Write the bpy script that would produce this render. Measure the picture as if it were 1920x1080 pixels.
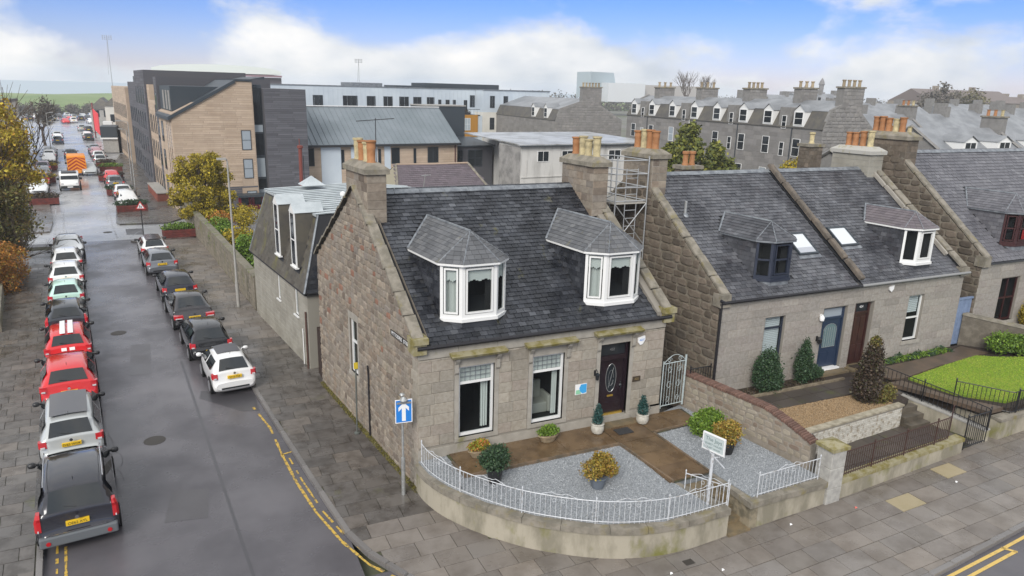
import bpy, math, random
import numpy as np
from mathutils import Vector, Matrix
R = random.Random(11)
for o in list(bpy.data.objects): bpy.data.objects.remove(o)
SC = bpy.context.scene
C = SC.collection
rad = math.radians
# ---------------------------------------------------------------- camera
CAMP = Vector((-5.7987, -18.3864, 10.5742))
yaw, pit, rol = 0.4423, 0.2686, 0.0265
fw = Vector((math.sin(yaw)*math.cos(pit), math.cos(yaw)*math.cos(pit), -math.sin(pit)))
r0 = Vector((math.cos(yaw), -math.sin(yaw), 0)); u0_ = r0.cross(fw)
rt = math.cos(rol)*r0+math.sin(rol)*u0_; up = -math.sin(rol)*r0+math.cos(rol)*u0_
cd = bpy.data.cameras.new('camera'); cam = bpy.data.objects.new('camera', cd); C.objects.link(cam)
cam.matrix_world = Matrix(((rt.x, up.x, -fw.x, CAMP.x), (rt.y, up.y, -fw.y, CAMP.y), (rt.z, up.z, -fw.z, CAMP.z), (0, 0, 0, 1)))
cd.sensor_width = 36; cd.lens = 1345.0079/1920*36; cd.clip_start = .3; cd.clip_end = 30000
SC.camera = cam
# ---------------------------------------------------------------- world
W = bpy.data.worlds.new('World'); SC.world = W; W.use_nodes = True
nt = W.node_tree; nt.nodes.clear(); N = nt.nodes.new; L = nt.links.new
SUN_EL, SUN_AZ = rad(36), rad(222)      # azimuth clockwise from +Y
out = N('ShaderNodeOutputWorld'); mix = N('ShaderNodeMixShader'); b1 = N('ShaderNodeBackground'); b2 = N('ShaderNodeBackground')
sky = N('ShaderNodeTexSky'); sky.sky_type = 'NISHITA'; sky.sun_disc = False; sky.sun_elevation = SUN_EL; sky.sun_rotation = SUN_AZ
sky.air_density = 1.0; sky.dust_density = .3; sky.ozone_density = 3
hsv = N('ShaderNodeHueSaturation'); hsv.inputs['Saturation'].default_value = 1.34; hsv.inputs['Value'].default_value = 1.0
tint = N('ShaderNodeMix'); tint.data_type = 'RGBA'; tint.blend_type = 'MULTIPLY'; tint.inputs[0].default_value = 1; tint.inputs[7].default_value = (.98, .93, 1.3, 1); L(sky.outputs[0], tint.inputs[6]); L(tint.outputs[2], hsv.inputs['Color']); L(hsv.outputs[0], b1.inputs[0]); b1.inputs[1].default_value = .06
tc = N('ShaderNodeTexCoord'); mp = N('ShaderNodeMapping'); mp.inputs['Scale'].default_value = (1, 1, 1.9); mp.inputs['Location'].default_value = (3.1, 1.7, .3)
L(tc.outputs['Generated'], mp.inputs[0])
n1 = N('ShaderNodeTexNoise'); n1.inputs['Scale'].default_value = 4.2; n1.inputs['Detail'].default_value = 9; n1.inputs['Roughness'].default_value = .55; n1.inputs['Distortion'].default_value = .25
L(mp.outputs[0], n1.inputs['Vector'])
sx = N('ShaderNodeSeparateXYZ'); L(tc.outputs['Generated'], sx.inputs[0])
low = N('ShaderNodeMapRange'); low.inputs['From Min'].default_value = .0; low.inputs['From Max'].default_value = .1; low.inputs['To Min'].default_value = .2; low.inputs['To Max'].default_value = -.06; L(sx.outputs['Z'], low.inputs[0])
ad = N('ShaderNodeMath'); ad.operation = 'ADD'; L(n1.outputs['Fac'], ad.inputs[0]); L(low.outputs[0], ad.inputs[1])
cm = N('ShaderNodeMapRange'); cm.interpolation_type = 'SMOOTHSTEP'; cm.inputs['From Min'].default_value = .48; cm.inputs['From Max'].default_value = .63; 
hi = N('ShaderNodeMapRange'); hi.inputs['From Min'].default_value = .1; hi.inputs['From Max'].default_value = .28; hi.inputs['To Max'].default_value = .5; L(sx.outputs['Z'], hi.inputs[0])
ad2 = N('ShaderNodeMath'); ad2.operation = 'ADD'; L(ad.outputs[0], ad2.inputs[0]); L(hi.outputs[0], ad2.inputs[1]); L(ad2.outputs[0], cm.inputs[0])
n2 = N('ShaderNodeTexNoise'); n2.inputs['Scale'].default_value = 9; n2.inputs['Detail'].default_value = 6; L(mp.outputs[0], n2.inputs['Vector'])
cr = N('ShaderNodeMapRange'); cr.inputs['From Min'].default_value = .3; cr.inputs['From Max'].default_value = .7; cr.inputs['To Min'].default_value = .6; cr.inputs['To Max'].default_value = 1.08; L(n2.outputs['Fac'], cr.inputs[0])
cc = N('ShaderNodeCombineColor'); ccm = N('ShaderNodeMath'); ccm.operation = 'POWER'; ccm.inputs[1].default_value = .55; L(cr.outputs[0], ccm.inputs[0])
L(cr.outputs[0], cc.inputs[0]); ccg = N('ShaderNodeMath'); ccg.operation = 'POWER'; ccg.inputs[1].default_value = .8; L(cr.outputs[0], ccg.inputs[0]); L(ccg.outputs[0], cc.inputs[1]); L(ccm.outputs[0], cc.inputs[2])
L(cc.outputs[0], b2.inputs[0]); b2.inputs[1].default_value = .6
L(cm.outputs[0], mix.inputs[0]); L(b1.outputs[0], mix.inputs[1]); L(b2.outputs[0], mix.inputs[2]); L(mix.outputs[0], out.inputs[0])
sl = bpy.data.lights.new('sun', 'SUN'); sun = bpy.data.objects.new('sun', sl); C.objects.link(sun)
sl.energy = 2.0; sl.angle = rad(28); sl.color = (1, .96, .9)
sd = Vector((math.sin(SUN_AZ)*math.cos(SUN_EL), math.cos(SUN_AZ)*math.cos(SUN_EL), math.sin(SUN_EL)))
sun.rotation_euler = sd.to_track_quat('Z', 'Y').to_euler()
SC.view_settings.view_transform = 'Standard'; SC.view_settings.look = 'None'; SC.view_settings.exposure = .74; SC.view_settings.gamma = 1
SC.cycles.max_bounces = 5; SC.cycles.diffuse_bounces = 2; SC.cycles.glossy_bounces = 2; SC.cycles.transmission_bounces = 3; SC.cycles.transparent_max_bounces = 6
SC.cycles.volume_bounces = 1; SC.cycles.use_denoising = True; SC.cycles.caustics_reflective = False; SC.cycles.caustics_refractive = False
# ---------------------------------------------------------------- materials
MATS = {}
def M(name, col, rough=.8, metal=0., var=None, pal=None, rnd=0., bump=None, moss=None, wet=None, spec=.5, coat=0.):
    """var=(scale,col2,lo,hi,zstretch) pal=[colours] picked per piece, rnd=value jitter per piece, bump=(scale,strength,dist), moss=(scale,lo,hi,col), wet=(scale,lo,hi,rough)"""
    if name in MATS: return MATS[name]
    m = bpy.data.materials.new(name); m.use_nodes = True; t = m.node_tree; n = t.nodes.new; l = t.links.new
    bs = t.nodes['Principled BSDF']; bs.inputs['Roughness'].default_value = rough; bs.inputs['Metallic'].default_value = metal
    bs.inputs['Specular IOR Level'].default_value = spec; bs.inputs['Coat Weight'].default_value = coat; bs.inputs['Coat Roughness'].default_value = .05
    geo = n('ShaderNodeNewGeometry'); cur = None
    def noise(scale, z=1, det=5):
        mpp = n('ShaderNodeMapping'); mpp.inputs['Scale'].default_value = (1, 1, z); l(geo.outputs['Position'], mpp.inputs[0])
        q = n('ShaderNodeTexNoise'); q.inputs['Scale'].default_value = scale; q.inputs['Detail'].default_value = det; q.inputs['Roughness'].default_value = .62
        l(mpp.outputs[0], q.inputs['Vector']); return q.outputs['Fac']
    def rng(s, lo, hi):
        q = n('ShaderNodeMapRange'); q.inputs['From Min'].default_value = lo; q.inputs['From Max'].default_value = hi; l(s, q.inputs[0]); return q.outputs[0]
    def mixc(f, a, b, mode='MIX'):
        q = n('ShaderNodeMix'); q.data_type = 'RGBA'; q.blend_type = mode
        if isinstance(f, float): q.inputs[0].default_value = f
        else: l(f, q.inputs[0])
        for k, x in ((6, a), (7, b)):
            if isinstance(x, tuple): q.inputs[k].default_value = (*x[:3], 1)
            else: l(x, q.inputs[k])
        return q.outputs[2]
    if pal or rnd:
        oi = n('ShaderNodeObjectInfo'); a = n('ShaderNodeMath'); a.operation = 'ADD'; l(oi.outputs['Random'], a.inputs[0]); l(geo.outputs['Random Per Island'], a.inputs[1])
        fr = n('ShaderNodeMath'); fr.operation = 'FRACT'; l(a.outputs[0], fr.inputs[0]); rv = fr.outputs[0]
    if pal:
        ra = n('ShaderNodeValToRGB'); e = ra.color_ramp.elements
        while len(e) < len(pal): e.new(.5)
        for i, c in enumerate(pal): e[i].position = i/(len(pal)-1); e[i].color = (*c, 1)
        l(rv, ra.inputs[0]); cur = ra.outputs[0]
    else: cur = col
    if var:
        q = noise(var[0], var[4] if len(var) > 4 else 1); cur = mixc(rng(q, var[2], var[3]), cur, var[1], 'MULTIPLY' if pal and max(var[1]) > .5 else 'MIX') if not pal else mixc(rng(q, var[2], var[3]), cur, mixc(1.0, cur, var[1], 'MULTIPLY'))
    if rnd:
        w = n('ShaderNodeTexWhiteNoise'); w.noise_dimensions = '1D'; l(rv, w.inputs['W'])
        q = n('ShaderNodeMapRange'); q.inputs['To Min'].default_value = 1-rnd; q.inputs['To Max'].default_value = 1+rnd; l(w.outputs[0], q.inputs[0])
        hs = n('ShaderNodeHueSaturation'); l(q.outputs[0], hs.inputs['Value'])
        if isinstance(cur, tuple): hs.inputs['Color'].default_value = (*cur, 1)
        else: l(cur, hs.inputs['Color'])
        cur = hs.outputs[0]
    if moss: cur = mixc(rng(noise(moss[0], .6), moss[1], moss[2]), cur, moss[3])
    if isinstance(cur, tuple): bs.inputs['Base Color'].default_value = (*cur, 1)
    else: l(cur, bs.inputs['Base Color'])
    if wet:
        q = n('ShaderNodeMapRange'); q.inputs['From Min'].default_value = wet[1]; q.inputs['From Max'].default_value = wet[2]; q.inputs['To Min'].default_value = rough; q.inputs['To Max'].default_value = wet[3]
        l(noise(wet[0]), q.inputs[0]); l(q.outputs[0], bs.inputs['Roughness'])
    if bump:
        b = n('ShaderNodeBump'); b.inputs['Strength'].default_value = bump[1]; b.inputs['Distance'].default_value = bump[2] if len(bump) > 2 else .02
        l(noise(bump[0], 1, 4), b.inputs['Height']); l(b.outputs[0], bs.inputs['Normal'])
    MATS[name] = m; return m
def glass(name, tint=(.02, .025, .03), tr=.0, rough=.04):
    if name in MATS: return MATS[name]
    m = bpy.data.materials.new(name); m.use_nodes = True; t = m.node_tree; n = t.nodes.new; l = t.links.new
    bs = t.nodes['Principled BSDF']; bs.inputs['Base Color'].default_value = (*tint, 1); bs.inputs['Roughness'].default_value = rough; bs.inputs['Specular IOR Level'].default_value = .6
    if tr:
        tp = n('ShaderNodeBsdfTransparent'); tp.inputs[0].default_value = (.8, .85, .85, 1); mx = n('ShaderNodeMixShader'); mx.inputs[0].default_value = tr
        l(bs.outputs[0], mx.inputs[1]); l(tp.outputs[0], mx.inputs[2]); l(mx.outputs[0], t.nodes['Material Output'].inputs[0])
    MATS[name] = m; return m
GR = lambda v, a=0, b=0: (v+a, v, v+b)
MO = (.13, .13, .03)
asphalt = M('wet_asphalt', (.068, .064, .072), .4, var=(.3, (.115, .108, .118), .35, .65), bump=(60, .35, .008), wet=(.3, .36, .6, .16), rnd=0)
asphalt2 = M('pale_sheen_asphalt', (.3, .305, .315), .34, var=(.5, (.42, .425, .44), .35, .62), bump=(30, .2, .006), wet=(.3, .4, .6, .18))  # wet far road: reflected sky sheen is put into the pale base colour
patchm = M('dark_patch_asphalt', (.06, .058, .064), .3, bump=(60, .25, .006))
slabm = M('paving_stone', (.2, .18, .16), .55, pal=[(.17, .15, .135), (.205, .182, .162), (.185, .17, .158), (.235, .205, .178), (.16, .145, .13)], rnd=.08, var=(1.3, (.72, .7, .68), .42, .65), bump=(45, .25, .004), wet=(.8, .42, .6, .22))
slabp = M('pale_sandy_slab', (.33, .275, .175), .6, bump=(45, .25, .004), var=(3, (.3, .25, .15), .4, .65))
slabd = M('wet_side_paving', (.11, .11, .12), .4, pal=[(.095, .086, .08), (.135, .122, .11), (.11, .102, .096), (.155, .135, .118)], rnd=.1, var=(2, (.6, .58, .56), .45, .62), bump=(45, .25, .004), wet=(.6, .4, .6, .18), moss=(.5, .62, .72, (.1, .1, .05)))
jointm = M('paving_joint_dirt', (.05, .046, .038), .9, moss=(3, .45, .6, (.07, .075, .03)))
kerbm = M('granite_kerb', (.17, .16, .155), .5, rnd=.15, bump=(50, .3, .004), wet=(.8, .4, .6, .25))
yellow = M('worn_yellow_paint', (.55, .36, .06), .6, var=(9, (.12, .1, .07), .5, .62))
yellow2 = M('fresh_yellow_paint', (.62, .43, .12), .6, var=(9, (.3, .24, .12), .55, .75))
whitep = M('white_road_paint', (.42, .43, .46), .5, var=(6, (.2, .2, .22), .45, .7))
PINK = [(.17, .14, .115), (.27, .235, .19), (.225, .195, .16), (.24, .19, .145), (.32, .275, .22), (.21, .185, .16), (.29, .25, .205), (.15, .12, .095)]
gablem = M('pink_granite_rubble', (.25, .2, .16), .85, pal=PINK, rnd=.12, var=(6, (.75, .72, .7), .4, .65), bump=(25, .5, .01), moss=(.6, .66, .78, (.16, .15, .08)))
redstone = M('red_stone', (.23, .125, .085), .85, rnd=.1, var=(6, (.2, .1, .07), .4, .65), bump=(25, .5, .01))
mortar = M('lime_mortar', (.29, .255, .215), .9, var=(4, (.21, .185, .15), .4, .65), bump=(20, .5, .01), moss=(.5, .62, .75, (.16, .15, .08)))
ashm = M('grey_ashlar_granite', (.33, .3, .26), .8, pal=[(.26, .235, .195), (.33, .3, .25), (.3, .275, .235), (.365, .33, .275), (.31, .27, .23), (.345, .31, .26)], rnd=.08, var=(9, (.82, .8, .78), .4, .62), bump=(40, .4, .006))
ashj = M('ashlar_joint', (.24, .22, .19), .9)
smoothst = M('dressed_granite', (.35, .325, .285), .8, var=(3, (.28, .26, .225), .4, .65), bump=(50, .3, .004), moss=(1.2, .62, .75, (.19, .18, .09)))
ash2 = M('pinkish_ashlar', (.33, .29, .26), .8, pal=[(.27, .25, .225), (.32, .298, .268), (.295, .275, .25), (.345, .318, .285), (.3, .272, .248), (.33, .305, .275)], rnd=.04, var=(9, (.82, .8, .78), .4, .62), bump=(40, .4, .006))
darkrub = M('brown_rubble', (.14, .11, .085), .9, pal=[(.085, .068, .052), (.14, .115, .088), (.115, .093, .071), (.185, .15, .117), (.105, .09, .072), (.15, .12, .095)], rnd=.12, var=(5, (.7, .68, .66), .4, .65), bump=(25, .6, .012))
darkmor = M('old_brown_mortar', (.2, .175, .14), .9, var=(4, (.13, .11, .08), .4, .65), bump=(20, .5, .01))
copem = M('lichen_coping', (.25, .225, .185), .85, var=(3, (.16, .145, .115), .4, .6), moss=(2.5, .56, .7, (.2, .17, .08)), bump=(40, .4, .006))
mossm = M('mossy_cornice', (.3, .27, .17), .9, moss=(3.5, .42, .6, (.19, .16, .045)), bump=(40, .6, .01))
slate = M('wet_slate', (.06, .064, .075), .38, pal=[(.022, .025, .031), (.048, .052, .062), (.034, .037, .045), (.085, .09, .102), (.03, .033, .04)], rnd=.24, var=(.8, (.42, .42, .44), .4, .6), bump=(35, .35, .004), wet=(.9, .42, .6, .2), moss=(1.4, .64, .74, (.09, .085, .03)))
slate4 = M('dry_dormer_slate', (.12, .12, .12), .5, pal=[(.075, .078, .085), (.11, .113, .12), (.092, .095, .102), (.14, .142, .147)], rnd=.16, bump=(35, .35, .004), moss=(2, .62, .72, (.13, .12, .07)))
slate2 = M('lighter_slate', (.11, .11, .125), .4, pal=[(.055, .057, .067), (.095, .098, .11), (.074, .076, .086), (.125, .128, .14), (.066, .064, .073)], rnd=.18, var=(.7, (.5, .5, .52), .42, .62), bump=(35, .35, .004), wet=(.9, .42, .6, .28))
slate3 = M('purple_grey_slate', (.16, .155, .175), .45, pal=[(.1, .1, .112), (.14, .138, .152), (.12, .118, .132), (.17, .168, .182)], rnd=.1, var=(.8, (.7, .7, .72), .42, .64), bump=(35, .3, .004))
slbase = M('slate_shadow_gap', (.022, .023, .027), .7)
lead = M('lead_sheet', (.25, .27, .29), .4, metal=.3, var=(4, (.13, .14, .16), .4, .65))
black = M('black_iron_paint', (.012, .012, .014), .4)
gutm = M('gutter_black', (.016, .015, .018), .45)
whitef = M('white_window_paint', (.74, .74, .73), .4)
whiteir = M('white_iron_paint', (.55, .57, .6), .4, var=(9, (.3, .28, .26), .52, .68))
greyir = M('pale_green_iron', (.4, .46, .47), .45, var=(14, (.25, .25, .23), .55, .7))
darkf = M('dark_blue_frame', (.02, .026, .045), .4)
maroonf = M('maroon_frame', (.04, .01, .01), .4)
brownd = M('brown_door_paint', (.05, .018, .014), .4, var=(12, (.03, .01, .01), .4, .6, .2))
blackd = M('glossy_purple_black_door', (.018, .01, .014), .2)
blued = M('navy_door_paint', (.02, .035, .07), .35)
bluegate = M('blue_grey_gate', (.19, .25, .38), .6, var=(5, (.15, .2, .31), .4, .65))
gls = glass('window_glass', (.01, .012, .014), .86)
glsd = glass('dark_glass', (.018, .022, .026)); glsd.node_tree.nodes['Principled BSDF'].inputs['Specular IOR Level'].default_value = .4
glsl = glass('sky_glass', (.3, .34, .38), rough=.1)
glsbl = glass('pale_lit_glass', (.35, .4, .44), rough=.15)
glsc = glass('car_glass', (.008, .011, .013)); glsc.node_tree.nodes['Principled BSDF'].inputs['Specular IOR Level'].default_value = .95
room = M('dark_room', (.018, .017, .018), .9)
curt = M('pale_curtain', (.72, .73, .7), .9)
blindm = M('white_blind', (.8, .82, .84), .8)
terra = M('terracotta_pot', (.36, .17, .075), .8, var=(7, (.3, .13, .05), .4, .65), rnd=.12)
buff = M('buff_clay_pot', (.5, .42, .24), .8, var=(7, (.33, .28, .17), .4, .65), rnd=.1)
gravg = M('grey_gravel', (.3, .32, .34), .8, pal=[(.12, .13, .14), (.23, .245, .26), (.34, .36, .38), (.17, .18, .2), (.45, .47, .49)], rnd=.1)
gravb = M('grey_gravel_bed', (.2, .215, .23), .9, var=(40, (.34, .36, .38), .45, .6), bump=(70, .8, .02))
gravn = M('brown_gravel', (.25, .17, .09), .85, pal=[(.13, .085, .045), (.26, .175, .09), (.34, .235, .13), (.19, .13, .075), (.4, .31, .2)], rnd=.1)
gravnb = M('brown_gravel_bed', (.19, .125, .065), .9, var=(40, (.28, .19, .1), .45, .6), bump=(70, .8, .02))
pathm = M('wet_sandstone_path', (.17, .105, .055), .4, pal=[(.13, .085, .048), (.17, .112, .06), (.15, .1, .055)], rnd=.06, var=(1.6, (.62, .6, .58), .42, .62), bump=(40, .3, .004), wet=(1, .4, .6, .2))
stepm = M('worn_step_stone', (.2, .15, .085), .6, var=(3, (.12, .1, .065), .4, .62), bump=(40, .4, .006))
darkpath = M('dark_wet_path', (.07, .058, .05), .4, pal=[(.055, .047, .042), (.08, .066, .056), (.065, .055, .048)], rnd=.1, bump=(40, .3, .004), moss=(1.3, .58, .7, (.08, .085, .03)))
render_w = M('stained_render', (.37, .335, .265), .85, var=(1.6, (.22, .2, .15), .42, .62, .35), moss=(1.0, .53, .66, (.17, .165, .045)), bump=(30, .3, .005))
pillm = M('pale_granite_pillar', (.42, .41, .38), .75, rnd=.06, var=(6, (.32, .31, .29), .4, .62), bump=(50, .3, .004))
brickr = M('brown_brick', (.15, .085, .065), .85, rnd=.25, bump=(40, .4, .006))
brickw = M('flaking_whitewashed_brick', (.5, .48, .43), .85, rnd=.12, var=(7, (.3, .26, .2), .5, .62), bump=(40, .4, .006))
soil = M('dark_soil', (.035, .024, .017), .95, bump=(40, .8, .02))
grassm = M('lawn_green', (.17, .29, .014), .9, pal=[(.09, .17, .012), (.2, .29, .02), (.13, .22, .012), (.26, .29, .04)], rnd=.25)
lawnb = M('lawn_base', (.13, .21, .014), .95, var=(1.1, (.27, .28, .04), .45, .68), bump=(40, .8, .02))
bark = M('bark', (.07, .05, .038), .9, bump=(20, .6, .02))
zincw = M('pale_zinc_cladding', (.5, .56, .62), .45, metal=.1, var=(.25, (.58, .64, .69), .4, .65))
zincr = M('zinc_roof', (.17, .2, .22), .5, metal=.2, var=(.4, (.21, .24, .265), .4, .65))
ztop = M('silver_metal_roof', (.42, .46, .48), .35, metal=.2, var=(1.5, (.52, .56, .58), .4, .62))
cream = M('cream_render', (.62, .6, .55), .85, var=(.3, (.54, .52, .47), .4, .65))
rendg = M('streaky_grey_render', (.55, .54, .52), .85, var=(1.3, (.36, .35, .335), .5, .72, .15))
ochre = M('ochre_cladding', (.38, .18, .02), .7)
anth = M('anthracite_cladding', (.035, .045, .055), .5)
beige = M('beige_brick', (.47, .37, .28), .85, pal=[(.42, .325, .245), (.5, .395, .3), (.46, .36, .275)], rnd=.08, var=(.8, (.88, .86, .84), .4, .62))
dgrey = M('dark_grey_brick', (.1, .1, .115), .8, pal=[(.08, .08, .092), (.115, .115, .13), (.095, .095, .108)], rnd=.1)
beigej = M('beige_brick_joint', (.4, .315, .24), .9, var=(1, (.36, .28, .215), .4, .6)); dgreyj = M('grey_brick_joint', (.075, .075, .085), .9)
tenst = M('tenement_granite', (.22, .21, .2), .85, pal=[(.19, .18, .172), (.24, .23, .22), (.215, .205, .2), (.26, .245, .23)], rnd=.08, var=(.9, (.85, .85, .85), .4, .62))
tenj = M('tenement_wall', (.22, .212, .202), .9, var=(2.5, (.18, .173, .165), .42, .62), moss=(.3, .6, .75, (.16, .14, .11)), bump=(8, .4, .02))
tenroof = M('pale_slate_roof', (.25, .26, .275), .42, var=(.5, (.17, .178, .19), .4, .6), bump=(9, .3, .01))
tenman = M('dark_mansard_slate', (.075, .07, .065), .6, var=(1.2, (.11, .1, .08), .4, .6), bump=(9, .3, .01))
harl = M('grey_block_wall', (.3, .285, .245), .85, rnd=.05, var=(1.2, (.24, .225, .19), .42, .62), bump=(30, .3, .005))
mans = M('mossy_mansard_slate', (.085, .075, .06), .6, pal=[(.06, .052, .042), (.09, .08, .064), (.075, .068, .056), (.11, .1, .082)], rnd=.15, moss=(1.1, .54, .68, (.13, .12, .035)), bump=(35, .35, .004))
gwall = M('boundary_wall_render', (.2, .175, .13), .9, var=(1.4, (.11, .1, .075), .4, .62, .5), moss=(1.2, .56, .7, (.15, .14, .05)), bump=(14, .6, .02))
concm = M('concrete', (.36, .35, .33), .8, var=(4, (.28, .27, .25), .4, .65))
galv = M('galvanised_steel', (.42, .43, .43), .45, metal=.5, var=(7, (.3, .3, .29), .4, .65))
alum = M('scaffold_aluminium', (.5, .51, .52), .3, metal=.6)
redp = M('planter_red_board', (.16, .03, .022), .75, var=(3, (.1, .022, .018), .4, .6))
ground_m = M('far_ground', (.17, .16, .15), .9, var=(.03, (.11, .12, .07), .4, .6))
hillm = M('hill_grass', (.13, .2, .06), .95, var=(.02, (.2, .26, .1), .4, .6))
seam = M('grey_blue_sea', (.3, .38, .43), .5)
redsign = M('sign_red', (.5, .02, .02), .5); bluesign = M('sign_blue', (.02, .2, .62), .4); whites = M('sign_white', (.8, .8, .8), .45); blackt = M('sign_black', (.02, .02, .02), .5)
yplate = M('plate_yellow', (.75, .48, .02), .4); gold = M('brass', (.6, .4, .08), .35, metal=.7)
redlight = M('tail_light_red', (.45, .01, .015), .15, coat=.6); clearl = M('clear_lens', (.6, .6, .62), .15, coat=.5)
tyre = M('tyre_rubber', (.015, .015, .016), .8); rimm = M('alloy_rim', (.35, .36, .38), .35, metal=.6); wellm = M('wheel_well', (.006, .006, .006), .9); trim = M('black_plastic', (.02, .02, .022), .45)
chrome = M('chrome', (.6, .6, .62), .15, metal=1.)
def leafm(name, cols, rough=.6):
    return M(name, cols[0], rough, pal=cols, rnd=.25)
lf_holly = leafm('yellow_green_leaves', [(.12, .11, .01), (.4, .29, .015), (.22, .18, .01), (.52, .4, .02), (.07, .075, .008)])
lf_aut = leafm('autumn_leaves', [(.26, .22, .02), (.44, .34, .02), (.34, .17, .02), (.52, .42, .03), (.2, .12, .015)])
lf_dark = leafm('dark_olive_leaves', [(.07, .075, .018), (.14, .14, .025), (.16, .1, .025), (.05, .05, .016)])
lf_or = leafm('orange_leaves', [(.3, .1, .01), (.42, .19, .02), (.2, .07, .015), (.25, .2, .02)])
lf_grn = leafm('fresh_green_leaves', [(.08, .16, .012), (.14, .24, .02), (.05, .1, .01), (.2, .3, .03)])
lf_con = leafm('conifer_leaves', [(.06, .085, .015), (.16, .17, .02), (.04, .055, .012), (.24, .23, .03)])
lf_box = leafm('dark_evergreen_leaves', [(.015, .04, .018), (.035, .075, .03), (.02, .05, .02), (.05, .09, .03)])
lf_teal = leafm('blue_green_leaves', [(.01, .05, .045), (.02, .08, .07), (.008, .035, .032)])
lf_yr = leafm('yellow_red_leaves', [(.32, .24, .03), (.25, .12, .02), (.13, .13, .02), (.42, .3, .05)])
lf_br = leafm('brown_bush_leaves', [(.055, .035, .025), (.035, .025, .018), (.08, .05, .03), (.045, .05, .015)])
lf_far = leafm('far_bare_crowns', [(.1, .085, .07), (.13, .115, .09), (.08, .07, .055)])
lf_faro = leafm('far_olive_crowns', [(.12, .11, .05), (.15, .13, .065), (.09, .085, .045)])
# ---------------------------------------------------------------- geometry helpers
def props(o, label=None, cat=None, group=None, kind=None):
    if label: o['label'] = label
    if cat: o['category'] = cat
    if group: o['group'] = group
    if kind: o['kind'] = kind
    return o
def reparent(o, parent):
    if parent is None: return
    o.parent = parent
    if parent.type == 'EMPTY' and parent.get('world'): o.matrix_parent_inverse = Matrix.Translation(-parent.location)
def link(name, mesh, parent=None):
    o = bpy.data.objects.new(name, mesh); C.objects.link(o); reparent(o, parent); return o
def thing(name, label, cat, loc=(0, 0, 0), rz=None, group=None):
    """Empty at the thing's base. With rz=None its children are written in world coordinates."""
    o = bpy.data.objects.new(name, None); C.objects.link(o); o.location = loc; o.empty_display_size = .2
    if rz is None: o['world'] = 1
    else: o.rotation_euler = (0, 0, rz)
    return props(o, label, cat, group)
class F:
    def __init__(s, O, U, V, Wn=None):
        s.O, s.U, s.V = Vector(O), Vector(U), Vector(V); s.W = Vector(Wn).normalized() if Wn else s.U.cross(s.V).normalized()
    def p(s, u, v, w=0): return s.O+s.U*u+s.V*v+s.W*w
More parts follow.
